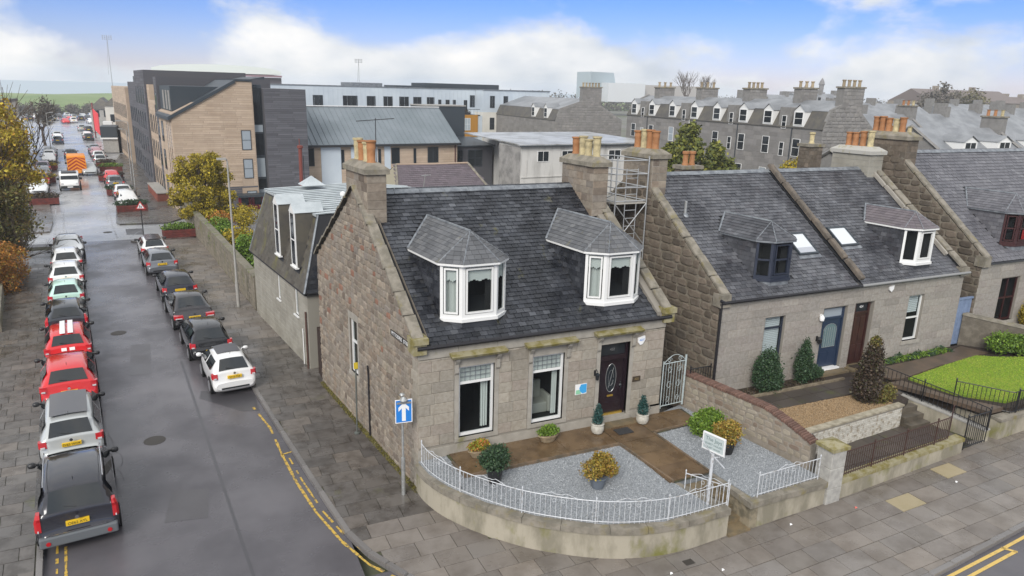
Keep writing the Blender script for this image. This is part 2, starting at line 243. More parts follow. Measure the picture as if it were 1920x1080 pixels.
class MB:
    def __init__(s): s.v = []; s.f = []; s.m = []
    def add(s, vs, fs, mi=0):
        b = len(s.v); s.v.extend([tuple(x) for x in vs]); s.f.extend([tuple(b+i for i in f) for f in fs]); s.m.extend([mi]*len(fs)); return s
    BF = ((0, 3, 2, 1), (4, 5, 6, 7), (0, 1, 5, 4), (1, 2, 6, 5), (2, 3, 7, 6), (3, 0, 4, 7))
    def box(s, x0, x1, y0, y1, z0, z1, mi=0):
        return s.add([(x0, y0, z0), (x1, y0, z0), (x1, y1, z0), (x0, y1, z0), (x0, y0, z1), (x1, y0, z1), (x1, y1, z1), (x0, y1, z1)], s.BF, mi)
    def fb(s, f, u0, u1, v0, v1, w0, w1, mi=0):
        return s.add([f.p(*q) for q in ((u0, v0, w0), (u1, v0, w0), (u1, v1, w0), (u0, v1, w0), (u0, v0, w1), (u1, v0, w1), (u1, v1, w1), (u0, v1, w1))], s.BF, mi)
    def hexa(s, pts, mi=0): return s.add(pts, s.BF, mi)
    def quad(s, a, b, c, d, mi=0): return s.add([a, b, c, d], [(0, 1, 2, 3)], mi)
    def poly(s, pts, mi=0): return s.add(pts, [tuple(range(len(pts)))], mi)
    def prism(s, pts, z0, z1, mi=0, f=None):
        n = len(pts); P = (lambda x, y, z: f.p(x, y, z)) if f else (lambda x, y, z: (x, y, z))
        z0f = z0 if callable(z0) else (lambda x, y: z0); z1f = z1 if callable(z1) else (lambda x, y: z1)
        return s.add([P(x, y, z0f(x, y)) for x, y in pts]+[P(x, y, z1f(x, y)) for x, y in pts], [tuple(range(n))[::-1], tuple(range(n, 2*n))]+[(i, (i+1) % n, n+(i+1) % n, n+i) for i in range(n)], mi)
    def tube(s, pts, r, n=6, mi=0):
        pts = [Vector(q) for q in pts]; vs = []; fs = []
        for i, q in enumerate(pts):
            d = (pts[min(i+1, len(pts)-1)]-pts[max(i-1, 0)]).normalized(); a = d.orthogonal().normalized() if abs(d.z) > .9 else d.cross(Vector((0, 0, 1))).normalized(); b = d.cross(a)
            rr = r[i] if isinstance(r, (list, tuple)) else r
            for k in range(n): t = 2*math.pi*k/n; vs.append(q+(a*math.cos(t)+b*math.sin(t))*rr)
        for i in range(len(pts)-1):
            for k in range(n): k2 = (k+1) % n; fs.append((i*n+k, i*n+k2, (i+1)*n+k2, (i+1)*n+k))
        fs.append(tuple(range(n))); e = (len(pts)-1)*n; fs.append(tuple(range(e, e+n)))
        return s.add(vs, fs, mi)
    def lathe(s, prof, c=(0, 0, 0), n=14, mi=0, ax=None):
        vs = []; fs = []; c = Vector(c)
        for r, z in prof:
            for k in range(n):
                t = 2*math.pi*k/n; q = Vector((r*math.cos(t), r*math.sin(t), z))
                if ax == 'x': q = Vector((q.z, q.x, q.y))
                vs.append(c+q)
        for i in range(len(prof)-1):
            for k in range(n): k2 = (k+1) % n; fs.append((i*n+k, i*n+k2, (i+1)*n+k2, (i+1)*n+k))
        fs.append(tuple(range(n))[::-1]); e = (len(prof)-1)*n; fs.append(tuple(range(e, e+n)))
        return s.add(vs, fs, mi)
    def mesh(s, name, mats, smooth=None):
        me = bpy.data.meshes.new(name); me.from_pydata(s.v, [], s.f)
        for m in (mats if isinstance(mats, (list, tuple)) else [mats]): me.materials.append(m)
        if any(s.m): me.polygons.foreach_set('material_index', s.m)
        if smooth:
            me.polygons.foreach_set('use_smooth', [True]*len(s.f)); me.set_sharp_from_angle(angle=rad(smooth))
        me.update(); return me
    def build(s, name, mats, parent=None, smooth=None, **k):
        o = link(name, s.mesh(name, mats, smooth), parent); return props(o, **k)
# unit pieces: x,y in +-.5, z 0 (back) .. 1 (front)
def unit_block(rn, jit, inset, nn=4):
    vs = []; base = []
    if nn == 4: base = [(-.5, -.5), (.5, -.5), (.5, .5), (-.5, .5)]
    else: base = [(-.5, -.32), (-.34, -.5), (.32, -.5), (.5, -.3), (.5, .34), (.33, .5), (-.3, .5), (-.5, .3)]
    base = [(x+rn.uniform(-jit, jit), y+rn.uniform(-jit, jit)) for x, y in base]; n = len(base)
    for k, z in ((1, 0), (1, .7), (1-inset, 1)): vs += [(x*k, y*k, z-(rn.uniform(0, jit)*2 if z == 1 else 0)) for x, y in base]
    fs = [(i, (i+1) % n, n+(i+1) % n, n+i) for i in range(n)]+[(n+i, n+(i+1) % n, 2*n+(i+1) % n, 2*n+i) for i in range(n)]+[tuple(range(2*n, 3*n))]
    return vs, fs
rn = random.Random(3)
UNITS = {'ashlar': [unit_block(rn, .012, .06) for _ in range(3)], 'rubble': [unit_block(rn, .07, .2, 8) for _ in range(6)],
         'slate': [([(-.5, -.5, .25+a), (.5, -.5, .25-a), (.5, .5, -.6), (-.5, .5, -.6), (-.5, -.5, 1+a), (.5, -.5, 1-a), (.5, .5, .1), (-.5, .5, .1)], [(4, 5, 6, 7), (0, 1, 5, 4), (1, 2, 6, 5), (3, 0, 4, 7)]) for a in (0, .12, -.12)],
         'brick': [unit_block(rn, .03, .1) for _ in range(2)]}
UM = {}
LIM = 300
def pieces(parent, name, mat, style, lst, lim=None, props_=None):
    """lst of (centre, U*su, V*sv, W*sn): the nearest LIM are parts that share meshes, the rest one joined part of kind stuff"""
    lim = LIM if lim is None else lim
    lst = sorted(lst, key=lambda q: (q[0]-CAMP).length_squared)
    us = UNITS[style]
    key = (style, mat.name)
    if key not in UM:
        UM[key] = []
        for vs, fs in us: mb = MB(); mb.add(vs, fs); UM[key].append(mb.mesh(name, mat))
    for c, a, b, w in lst[:lim]:
        o = bpy.data.objects.new(name, R.choice(UM[key])); C.objects.link(o)
        o.matrix_basis = Matrix(((a.x, b.x, w.x, c.x), (a.y, b.y, w.y, c.y), (a.z, b.z, w.z, c.z), (0, 0, 0, 1)))
        reparent(o, parent)
    rest = lst[lim:]
    if rest:
        mb = MB()
        for c, a, b, w in rest:
            vs, fs = R.choice(us); mb.add([c+a*x+b*y+w*z for x, y, z in vs], fs)
        mb.build(name, mat, parent, kind='stuff')
def courses(f, v0, v1, h, l, interval, openings=(), gap=.012, w0=-.02, w1=.02, hj=.0, lj=.25, snap=True, wj=0.):
    """rows of pieces on frame f between v0 and v1; interval(v)->(ua,ub); openings (u0,u1,v0,v1) are left free"""
    br = sorted({v0, v1, *([x for o in openings for x in (o[2], o[3]) if v0 < x < v1] if snap else [])}); rows = []
    for a, b in zip(br, br[1:]):
        if b-a < .05: continue
        n = max(1, round((b-a)/h)); hs = [1+R.uniform(-hj, hj) for _ in range(n)]; t = sum(hs); y = a
        for q in hs: rows.append((y, y+(b-a)*q/t)); y += (b-a)*q/t
    out_ = []
    for k, (a, b) in enumerate(rows):
        iv = interval((a+b)/2)
        if not iv: continue
        segs = [iv]
        for o in openings:
            if b > o[2]+.02 and a < o[3]-.02:
                ns = []
                for s, e in segs:
                    if o[1] <= s or o[0] >= e: ns.append((s, e)); continue
                    if o[0] > s: ns.append((s, o[0]))
                    if o[1] < e: ns.append((o[1], e))
                segs = ns
        for s, e in segs:
            if e-s < .06: continue
            n = max(1, round((e-s)/l)); ls = [1+R.uniform(-lj, lj) for _ in range(n)]
            if n > 1 and k % 2: ls[0] *= .55
            t = sum(ls); x = s
            for q in ls:
                d = (e-s)*q/t; c = f.p(x+d/2, (a+b)/2, w0)
                out_.append((c, f.U*(d-gap), f.V*(b-a-gap), f.W*(w1-w0+R.uniform(0, wj)))); x += d
    return out_
def wall_holes(mb, f, u0, u1, v0, v1, openings, w=0., depth=.16, mi=0, mr=0):
    """flat wall face at w with rectangular holes and their reveals"""
    us = sorted({u0, u1, *[x for o in openings for x in o[:2]]}); vs = sorted({v0, v1, *[x for o in openings for x in o[2:4]]})
    for a, b in zip(us, us[1:]):
        for c, d in zip(vs, vs[1:]):
            m, n = (a+b)/2, (c+d)/2
            if any(o[0] < m < o[1] and o[2] < n < o[3] for o in openings): continue
            mb.quad(f.p(a, c, w), f.p(b, c, w), f.p(b, d, w), f.p(a, d, w), mi)
    for o in openings:
        a, b, c, d = o[:4]
        for p0, p1 in (((a, c), (b, c)), ((b, c), (b, d)), ((b, d), (a, d)), ((a, d), (a, c))):
            mb.quad(f.p(*p0, w), f.p(*p1, w), f.p(*p1, w-depth), f.p(*p0, w-depth), mr)
def text(s, f, u, v, w, size, mat, parent, font_sx=1.0, name='lettering', align='CENTER'):
    cu = bpy.data.curves.new(name, 'FONT'); cu.body = s; cu.size = size; cu.align_x = align; cu.align_y = 'CENTER'; cu.extrude = .002; cu.materials.append(mat); cu.space_character = 1.0
    tmp = bpy.data.objects.new('tmp', cu); me = bpy.data.meshes.new_from_object(tmp); bpy.data.objects.remove(tmp); o = bpy.data.objects.new(name, me); C.objects.link(o); U = f.U.normalized()*font_sx; V = f.V.normalized(); c = f.p(u, v, w)
    o.matrix_basis = Matrix(((U.x, V.x, f.W.x, c.x), (U.y, V.y, f.W.y, c.y), (U.z, V.z, f.W.z, c.z), (0, 0, 0, 1))); reparent(o, parent); return o
def foliage(name, blobs, n, size, mat, parent=None, seed=1, shell=.35, flat=.0, ps=None, aspect=.7, **k):
    """n leaf quads spread through ellipsoids (cx,cy,cz,rx,ry,rz)"""
    g = np.random.default_rng(seed); vol = np.array([b[3]*b[4]*b[5] for b in blobs])**.67; cnt = np.maximum(4, (n*vol/vol.sum()).astype(int)); P = []
    for b, c in zip(blobs, cnt):
        d = g.normal(size=(c, 3)); d /= np.linalg.norm(d, axis=1)[:, None]; rr = (1-shell*g.random(c)**1.5)*(1+.15*g.normal(size=c))
        P.append(np.array(b[:3])+d*rr[:, None]*np.array(b[3:6]))
    P = np.concatenate(P); m = len(P)
    a = g.normal(size=(m, 3)); a /= np.linalg.norm(a, axis=1)[:, None]; b_ = g.normal(size=(m, 3)); b_[:, 2] += flat; b_ = np.cross(a, b_); b_ /= np.linalg.norm(b_, axis=1)[:, None]
    s = size*(.35+1.1*g.random(m)**1.6)[:, None]; V = np.stack([P-a*s, P+b_*s*aspect, P+a*s, P-b_*s*aspect], 1).reshape(-1, 3)
    me = bpy.data.meshes.new(name); me.vertices.add(4*m); me.vertices.foreach_set('co', V.ravel().astype(np.float32)); me.loops.add(4*m); me.loops.foreach_set('vertex_index', np.arange(4*m, dtype=np.int32))
    me.polygons.add(m); me.polygons.foreach_set('loop_start', np.arange(0, 4*m, 4, dtype=np.int32)); me.polygons.foreach_set('loop_total', np.full(m, 4, dtype=np.int32)); me.materials.append(mat); me.update(calc_edges=True); me.validate()
    return props(link(name, me, parent), **k)
def blobs_in(c, r, n, br, seed, squash=1.):
    q = random.Random(seed); out_ = []
    for _ in range(n):
        while 1:
            x, y, z = (q.uniform(-1, 1) for _ in range(3))
            if x*x+y*y+z*z < 1: break
        s = br*q.uniform(.6, 1.3); out_.append((c[0]+x*r[0], c[1]+y*r[1], c[2]+z*r[2], s, s, s*squash))
    return out_
def branches(mb, p, d, ln, r, depth, q, spread=.6, kids=3, up=.15):
    e = p+d*ln; mid = p+d*ln*.5+Vector((q.uniform(-1, 1), q.uniform(-1, 1), q.uniform(-1, 1)))*ln*.06
    mb.tube([p, mid, e], [r, r*.8, r*.6], 5 if depth > 1 else 3)
    if depth <= 0: return
    for _ in range(kids):
        nd = (d+Vector((q.uniform(-1, 1), q.uniform(-1, 1), q.uniform(-.6, 1)))*spread+Vector((0, 0, up))).normalized()
        branches(mb, p+(e-p)*q.uniform(.55, 1), nd, ln*q.uniform(.6, .85), r*.58, depth-1, q, spread, kids, up)
def scatter(name, inside, box, n, size, mat, z, seed, **k):
    """little stones or blades lying on a surface, joined: nobody could count them"""
    g = random.Random(seed); mb = MB(); x0, x1, y0, y1 = box; c = 0
    while c < n:
        x, y = g.uniform(x0, x1), g.uniform(y0, y1)
        if not inside(x, y): continue
        s = size*g.uniform(.5, 1.2); a = g.uniform(0, 6.28); zz = z(x, y) if callable(z) else z; t = [(x+s*math.cos(a+i*2.1), y+s*math.sin(a+i*2.1), zz-.004) for i in range(3)]
        mb.add(t+[(x+g.uniform(-.3, .3)*s, y+g.uniform(-.3, .3)*s, zz+s*g.uniform(.5, .9))], [(0, 1, 3), (1, 2, 3), (2, 0, 3)]); c += 1
    return mb.build(name, mat, **k)
def inpoly(poly):
    def f(x, y):
        r = False; j = len(poly)-1
        for i in range(len(poly)):
            xi, yi = poly[i]; xj, yj = poly[j]
            if (yi > y) != (yj > y) and x < (xj-xi)*(y-yi)/(yj-yi)+xi: r = not r
            j = i
        return r
    return f
def clip(poly, a, b):
    """keep the part of convex poly left of a->b"""
    out_ = []; s = lambda q: (b[0]-a[0])*(q[1]-a[1])-(b[1]-a[1])*(q[0]-a[0])
    for i in range(len(poly)):
        p, q = poly[i-1], poly[i]; sp, sq = s(p), s(q)
        if (sp >= 0) != (sq >= 0): t = sp/(sp-sq); out_.append((p[0]+(q[0]-p[0])*t, p[1]+(q[1]-p[1])*t))
        if sq >= 0: out_.append(q)
    return out_
G = -.112                                  # the side street and the gables lean this much per metre
def gz(x, y=0): return -1+.037*max(0, x-6)  # height of the front pavement
# ---------------------------------------------------------------- the setting
def disc(name, r, z, mat, cx=0, cy=0, **k):
    mb = MB(); mb.poly([(cx+r*math.cos(i*math.pi/32), cy+r*math.sin(i*math.pi/32), z) for i in range(64)]); return mb.build(name, mat, **k)
GXS, GYS = [-700, -60, 10, 40, 200, 900], [-120, 246, 300, 340, 760]
mb = MB(); mb.add([(x, y, -1.4-(8 if (y > 280 and x < 20) else 0)) for y in GYS for x in GXS], [(j*6+i, j*6+i+1, j*6+i+7, j*6+i+6) for j in range(4) for i in range(5)]); mb.build('ground', ground_m, kind='structure')
disc('sea', 9000, -17, seam, kind='structure')
mb = MB(); nx, ny = 60, 16; vs = []                           # the grassy links before the sea
for j in range(ny+1):
    for i in range(nx+1):
        x = -420+i*14; y = 380+j*16; h = -9+math.sin(math.pi*min(1, j/ny))**.7*(11+.9*math.sin(x*.021+1)+.5*math.sin(x*.06+j))
        vs.append((x, y, h if 0 < j < ny else -10))
mb.add(vs, [(j*(nx+1)+i, j*(nx+1)+i+1, (j+1)*(nx+1)+i+1, (j+1)*(nx+1)+i) for j in range(ny) for i in range(nx)])
mb.build('grassy_hill', hillm, smooth=60, kind='structure')
def sheet(name, xs, ys, zf, mat):
    mb = MB(); n = len(xs); mb.add([(x, y, zf(x, y)) for y in ys for x in xs], [(j*n+i, j*n+i+1, (j+1)*n+i+1, (j+1)*n+i) for j in range(len(ys)-1) for i in range(n-1)])
    return mb.build(name, mat, kind='structure')
sheet('road', [-80, 6, 20, 60], [-45, -3.2], lambda x, y: gz(x)-.12, asphalt)
sheet('side_road', [-26, -2.4], [-3.196, 42.5], lambda x, y: -1.12, asphalt)
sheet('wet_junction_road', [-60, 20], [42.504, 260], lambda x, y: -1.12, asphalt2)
for name, pts in (('tarmac_patch', [(-4.3, 7.8), (-3.7, 7.6), (-3.75, 9.3), (-5.6, 10.3), (-5.7, 9.6)]), ('tarmac_patch', [(-6.3, 14), (-6.2, 13.96), (-4.55, -6), (-4.62, -6)])):
    mb = MB(); mb.poly([(x, y, -1.116) for x, y in pts]); mb.build(name, patchm, kind='structure')
for k, pts in enumerate(([(-6.9, 1.2), (-5.8, 1.0), (-5.7, 2.6), (-6.7, 2.9)], [(-8.2, 13), (-7.4, 12.9), (-7.5, 16.8), (-8.3, 17)], [(-6.6, 27), (-6, 27), (-6.1, 31), (-6.8, 31)], [(-9.6, 44.5), (-8.4, 44.2), (-8.6, 47), (-9.8, 47)])):
    mb = MB(); mb.poly([(x, y, -1.1155) for x, y in pts]); mb.build('tarmac_patch', M('patched_asphalt', (.075, .071, .076), .45, bump=(60, .4, .008), wet=(.5, .4, .6, .3)), kind='structure')
q = random.Random(8)
for x, y in ((-8, 4), (-5.6, 14)):
    p = [(x, y)]
    for i in range(14): p.append((p[-1][0]+q.uniform(-.12, .12), p[-1][1]+q.uniform(.1, .4)))
    mb = MB(); 
    for a, b in zip(p, p[1:]): w = q.uniform(.003, .006); mb.quad((a[0]-w, a[1], -1.1135), (a[0]+w, a[1], -1.1135), (b[0]+w, b[1], -1.1135), (b[0]-w, b[1], -1.1135))
    mb.build('road_crack', M('crack_dark', (.025, .023, .024), .8), kind='structure')
KR = [(-7.03, 41), (-3.62, 9.8), (-3.24, 6.4), (-2.92, 3.6), (-2.72, 1.85), (-2.52, .2), (-2.33, -1.3), (-2.02, -2.35), (-1.42, -3.6), (-.5, -4.9), (.8, -6.2), (2.4, -7.3), (4.2, -8.1), (6.2, -8.62), (8.5, -8.87), (10.5, -8.87), (15, -8.56), (40, -6.85)]
def side(y): return G*y
ARC = [(-.1, -.1), (-.05, -.8), (.25, -1.75), (.9, -2.85), (1.85, -3.95), (3.3, -4.98), (4.9, -5.5), (6.95, -5.52)]
inner = inpoly([(.15, 30), (.25, -.3), (.6, -1.8), (1.2, -2.7), (2.1, -3.7), (3.4, -4.7), (5, -5.2), (7, -5.2), (40, -5.1), (40, 30)])
pav = props(thing('pavement', None, None), kind='structure')
mb = MB(); mb.prism(KR[:14]+[(6, -8.6), (6, -4), (1, 0), (-2.0, 30), (-4.5, 41)], -1.3, -1.022); b0 = KR[14:]+[(40, -4), (6.001, -4), (6.001, -8.6)]; b0 = [(6.001, -8.6)]+[k for k in KR if k[0] > 6.1]+[(40, -4), (6.001, -4)]; mb.prism(b0, lambda x, y: gz(x)-.3, lambda x, y: gz(x)-.022); mb.build('pavement_bed', jointm, pav)
sl = []
for r in range(-16, 82):
    y0 = r*.62; off = (.45 if r % 2 else 0)+R.uniform(-.08, .08); x = -9+off
    while x < 30:
        w = R.choice([.75, .9, .9, 1.0]); q = [(x+.008+G*(y0 if y0 > 0 else 0), y0+.008), (x+w-.008+G*(y0 if y0 > 0 else 0), y0+.008), (x+w-.008+G*(y0 if y0 > 0 else 0), y0+.612), (x+.008+G*(y0 if y0 > 0 else 0), y0+.612)]
        q = [(a, b+.035*a*(b < 0)*0) for a, b in q]; x += w
        cx, cy = sum(a for a, b in q)/4, sum(b for a, b in q)/4
        if cy > 41 or (cy > .3 and cx > G*cy+.5) or (cy <= .3 and inner(cx, cy)) or inner(q[0][0]-.3, q[0][1]-.3) and cy < .3 and inner(cx, cy): continue
        for a, b in zip(KR, KR[1:]):
            if len(q) > 2: q = clip(q, a, b)
        if len(q) < 3: continue
        ar = abs(sum(q[i-1][0]*q[i][1]-q[i][0]*q[i-1][1] for i in range(len(q))))/2
        if ar < .03: continue
        sl.append(((Vector((cx, cy, -1))-CAMP).length, q))
def slab_parts(sl, parent, mat, name='slab', zt=None, special=None):
    sl.sort(key=lambda t: t[0]); rest = MB()
    for i, (d, q) in enumerate(sl):
        j = R.uniform(-.004, .004); tx, ty = R.uniform(-.006, .006), R.uniform(-.006, .006); cx, cy = q[0]; zf = (zt or (lambda x, y: gz(x)))
        z1 = lambda x, y: zf(x, y)+j+(x-cx)*tx+(y-cy)*ty; z0 = lambda x, y: zf(x, y)-.06
        if i < LIM:
            mb = MB(); mb.prism(q, z0, z1); m = special(q) if special else None; mb.build(name, m or mat, parent)
        else: rest.prism(q, z0, z1)
    if rest.v: rest.build(name, mat, parent, kind='stuff')
def spec(q):
    cx, cy = sum(a for a, b in q)/len(q), sum(b for a, b in q)/len(q)
    if math.hypot(cx-15.2, cy+5.85) < .42 or math.hypot(cx-13, cy+6.5) < .42: return slabp
    if cy > -1.5 and cx < 1: return slabd
slab_parts(sl, pav, slabm, special=spec)
def kerb(chain, w=.15, l=.9, zf=gz, step=1):
    out_ = []
    for a, b in zip(chain, chain[1:]):
        a, b = Vector((*a, 0)), Vector((*b, 0)); d = b-a; n = max(1, round(d.length/l)); u = d/n; nn = Vector((u.y, -u.x, 0)).normalized()*step
        for i in range(n):
            c = a+u*(i+.5)+nn*w/2; c.z = zf(c.x)-.16+R.uniform(-.004, .004); sl_ = (zf(c.x+u.x/2)-zf(c.x-u.x/2))
            out_.append((c, Vector((u.x, u.y, sl_))*.985, nn*w*.97, Vector((0, 0, .165))))
    return out_
pieces(pav, 'kerb_stone', kerbm, 'ashlar', kerb(KR, step=1))
pl = props(thing('pavement', None, None), kind='structure')
LX = lambda y: -9.73-.109*y
mb = MB(); mb.prism([(LX(-14), -14), (LX(41), 41), (LX(41)-2.3, 41), (LX(-14)-2.3, -14)], -1.3, -1.022); mb.build('pavement_bed', jointm, pl)
sl = []
for r in range(-12, 66):
    y0 = r*.6; xr = LX(y0)-.02; x = xr-(.35 if r % 2 else 0)
    ws = [.35] if r % 2 else []
    x = xr
    for w in ws+[R.choice([.65, .75, .85]) for _ in range(3)]:
        a = max(x-w, xr-2.3)
        if x-a < .1: break
        s = .109*.6; q = [(a+.008, y0+.008), (x-.008, y0+.008), (x-.008-s, y0+.592), (a+.008-s, y0+.592)]; x = a
        sl.append(((Vector((x, y0, -1))-CAMP).length, q))
slab_parts(sl, pl, slabd)
pieces(pl, 'kerb_stone', kerbm, 'ashlar', kerb([(LX(-14), -14), (LX(41), 41)], step=1))
# far pavements with build-outs
mb = MB(); RX = lambda y: -3.6-.109*(y-9.5)
mb.prism([(-10.3, 48.9), (-6.6, 48.6), (-5.2, 51), (-5.8, 60), (-12.5, 115), (-13.5, 115), (RX(100), 100), (RX(87), 87), (-13.6, 86), (-13.3, 81), (RX(81), 81), (RX(57.5), 57.5), (-11.0, 57), (-10.6, 50)], -1.3, -.985)
mb.build('far_pavement', slabd, kind='structure')
mb = MB(); mb.prism([(-9.2, 41.4), (-8.2, 42.6), (-5.4, 41.8), (-4.6, 41.0), (-7.03, 40.9), (-8.2, 40.2)], -1.3, -.99); mb.build('far_pavement', slabd, kind='structure')
mb = MB(); mb.prism([(LX(47)-.2, 47), (LX(53)+.2, 51), (LX(120)-2.2, 120), (LX(120)-7, 120), (LX(47)-6, 46)], -1.3, -.985); mb.build('far_pavement', slabd, kind='structure')
mb = MB(); mb.prism([(LX(51.5), 51.5), (LX(56)-.1, 56), (LX(56)-2.4, 56), (LX(51)-2.6, 51)], -1.3, -.98); mb.build('far_pavement', slabd, kind='structure')
# painted lines: broken double yellow round the corner, fresh ones on the front street, white edge lines
def ribbon(name, pts, w, mat, zf=lambda x: -1.112, breaks=0, seed=0, **k):
    q = random.Random(seed); mb = MB(); P = [Vector((*p, 0)) for p in pts]
    for a, b in zip(P, P[1:]):
        d = b-a; n = max(1, int(d.length/.22)); nn = Vector((-d.y, d.x, 0)).normalized()*w/2
        for i in range(n):
            if q.random() < breaks: continue
            s, e = a+d*i/n, a+d*(i+1)/n; ww = q.uniform(.6, 1) if breaks else 1
            mb.quad(*[(v.x, v.y, zf(v.x)) for v in (s-nn*ww, e-nn*ww, e+nn*ww, s+nn*ww)])
    return mb.build(name, mat, kind='structure')
YO = [(-3.9, 8.0), (-3.53, 6.0), (-3.42, 3.9), (-3.26, 2.0), (-3.0, .1), (-2.62, -1.55), (-2.2, -2.75), (-1.55, -3.8), (-.6, -5.1), (.7, -6.45), (2.4, -7.6)]
YI = [(-3.26, 3.8), (-3.08, 2.0), (-2.82, .1), (-2.46, -1.45), (-2.06, -2.55), (-1.45, -3.65), (-.5, -4.95), (.78, -6.3), (2.4, -7.42)]
ribbon('yellow_line', YO, .095, yellow, breaks=.16, seed=2); ribbon('yellow_line', YI[:5], .07, yellow, breaks=.45, seed=3); ribbon('yellow_line', YI[4:], .07, yellow, breaks=.08, seed=4)
ribbon('yellow_line', [(-3.42, 3.9), (-3.1, 3.98)], .07, yellow)
fz = lambda x: gz(x)-.112
ribbon('yellow_line', [(6, -9.2), (10, -9.17), (13.3, -9.0), (13.3, -9.0), (30, -7.9)], .09, yellow2, fz); ribbon('yellow_line', [(6, -9.42), (10, -9.42), (13.5, -9.22)], .09, yellow2, fz); ribbon('yellow_line', [(13.3, -8.95), (13.5, -9.26)], .09, yellow2, fz)
ribbon('yellow_line', [(LX(-4)+.42, -4), (LX(1)+.42, 1.2)], .07, yellow, breaks=.4, seed=5); ribbon('yellow_line', [(LX(-4)+.62, -4), (LX(.9)+.62, 1.0)], .07, yellow, breaks=.15, seed=6)
for a, b, br in ((44.5, 59, .15), (60, 78, .2)):
    ribbon('white_line', [(LX(a)+.15, a), (LX(b)+.15, b)], .12, whitep, breaks=br, seed=7); ribbon('white_line', [(LX(a)+.75, a), (LX(min(b, 53))+.75, min(b, 53))], .12, whitep, breaks=br, seed=8)
ribbon('white_line', [(-10.9, 50), (-11.9, 60), (-14.6, 86)], .12, whitep, breaks=.1, seed=9); ribbon('white_line', [(-11.3, 50.5), (-11.75, 56)], .12, whitep, breaks=.1, seed=10)
ribbon('white_line', [(-10.2, 43.4), (-10.9, 49.5)], .12, whitep, breaks=.3, seed=10); ribbon('white_line', [(-9.3, 43.2), (-8.9, 45.2), (-8.2, 47)], .1, whitep, breaks=.3, seed=12)
# ---------------------------------------------------------------- houses
HF = lambda x0=0: F((x0, 0, 0), (1, 0, 0), (0, 0, 1), (0, -1, 0))
SH = lambda u, t, z: Vector((u+G*t, t, z))
def window(f, u0, u1, v0, v1, parent, fm, w=-.12, bar=.07, trans=None, leaded=False, mull=(), blind=None, curtain=None, pane=None, roomd=.9, sill=None, name='window'):
    mb = MB()
    for a, b, c, d in ((u0, u0+bar, v0, v1), (u1-bar, u1, v0, v1), (u0+bar, u1-bar, v0, v0+bar*1.2), (u0+bar, u1-bar, v1-bar, v1)): mb.fb(f, a, b, c, d, w-.03, w+.04)
    if trans: mb.fb(f, u0+bar, u1-bar, trans-bar/2, trans+bar/2, w-.03, w+.035)
    for m in mull: mb.fb(f, m-bar*.45, m+bar*.45, v0+bar*1.2, v1-bar, w-.03, w+.03)
    wo = mb.build(name, fm, parent)
    mb = MB(); mb.quad(f.p(u0+bar, v0+bar, w), f.p(u1-bar, v0+bar, w), f.p(u1-bar, v1-bar, w), f.p(u0+bar, v1-bar, w)); mb.build('pane', pane or gls, wo)
    if not pane:
        mb = MB(); a, b, c, d = u0-.02, u1+.02, v0-.02, v1+.02
        mb.quad(f.p(a, c, w-roomd), f.p(b, c, w-roomd), f.p(b, d, w-roomd), f.p(a, d, w-roomd))
        for p0, p1 in (((a, c), (b, c)), ((b, c), (b, d)), ((b, d), (a, d)), ((a, d), (a, c))): mb.quad(f.p(*p0, w-.04), f.p(*p1, w-.04), f.p(*p1, w-roomd), f.p(*p0, w-roomd))
        mb.build('dark_interior', room, wo)
    if blind:
        mb = MB(); n = max(1, int((blind[1]-blind[0])/.07))
        for i in range(n): y = blind[0]+(blind[1]-blind[0])*i/n; mb.fb(f, u0+bar, u1-bar, y, y+(blind[1]-blind[0])/n*.8, w-.09, w-.07)
        mb.build('blind', blindm, wo)
    if leaded:
        mb = MB(); t0 = (trans or v0)+bar/2
        mb2 = MB(); mb2.fb(f, u0+bar, u1-bar, t0, v1-bar, w-.05, w-.04); mb2.build('net_curtain', curt, wo)
        for i in range(1, 6): x = u0+bar+(u1-u0-2*bar)*i/6; mb.fb(f, x-.008, x+.008, t0, v1-bar, w+.004, w+.012)
        for i in range(1, 3): y = t0+(v1-bar-t0)*i/3; mb.fb(f, u0+bar, u1-bar, y-.008, y+.008, w+.004, w+.012)
        mb.build('leading', lead, wo)
    for a, b, c, d in curtain or ():
        mb = MB(); n = 7; x0, x1 = a, b; pts = [(x0+(x1-x0)*i/n, (i % 2)*.05) for i in range(n+1)]
        for (p, q), (r_, s) in zip(pts, pts[1:]): mb.quad(f.p(p, c, w-.14-q), f.p(r_, c, w-.14-s), f.p(r_, d, w-.14-s), f.p(p, d, w-.14-q))
        mb.build('curtain', curt, wo)
    if sill:
        mb = MB(); mb.fb(f, u0-.08, u1+.08, v0-sill, v0, -.1, .07); mb.build('sill', smoothst if sill > .1 else fm, wo)
    return wo
def slates(parent, x0, x1, ze, t1, zr, mat, skip=(), w=.245, ex=.162, t0=-.12):
    """slates on the front slope from eaves (t=0, z=ze) to ridge (t1, zr) in sheared house plan"""
    V = Vector((G*t1, t1, zr-ze)); ln = V.length; V = V/ln; U = Vector((1, 0, 0)); Wn = U.cross(V).normalized()
    if Wn.z < 0: Wn = -Wn
    O = Vector((0, 0, ze)); n = int((ln-t0)/ex)+1; out_ = []
    for r in range(n):
        v = t0+r*ex; t = v/ln*t1; x = x0-(w/2 if r % 2 else 0)
        while x < x1-.02:
            a, b = max(x, x0), min(x+w*R.uniform(.97, 1.03), x1); x += w
            if b-a < .06: continue
            if any(s(a+(b-a)/2, t) for s in skip): continue
            out_.append((O+U*((a+b)/2)+V*(v+ex*.55)+Wn*R.uniform(0, .006), U*(b-a-.012), V*ex*1.08, Wn*.024))
    pieces(parent, 'slate', mat, 'slate', out_)
    return V, Wn
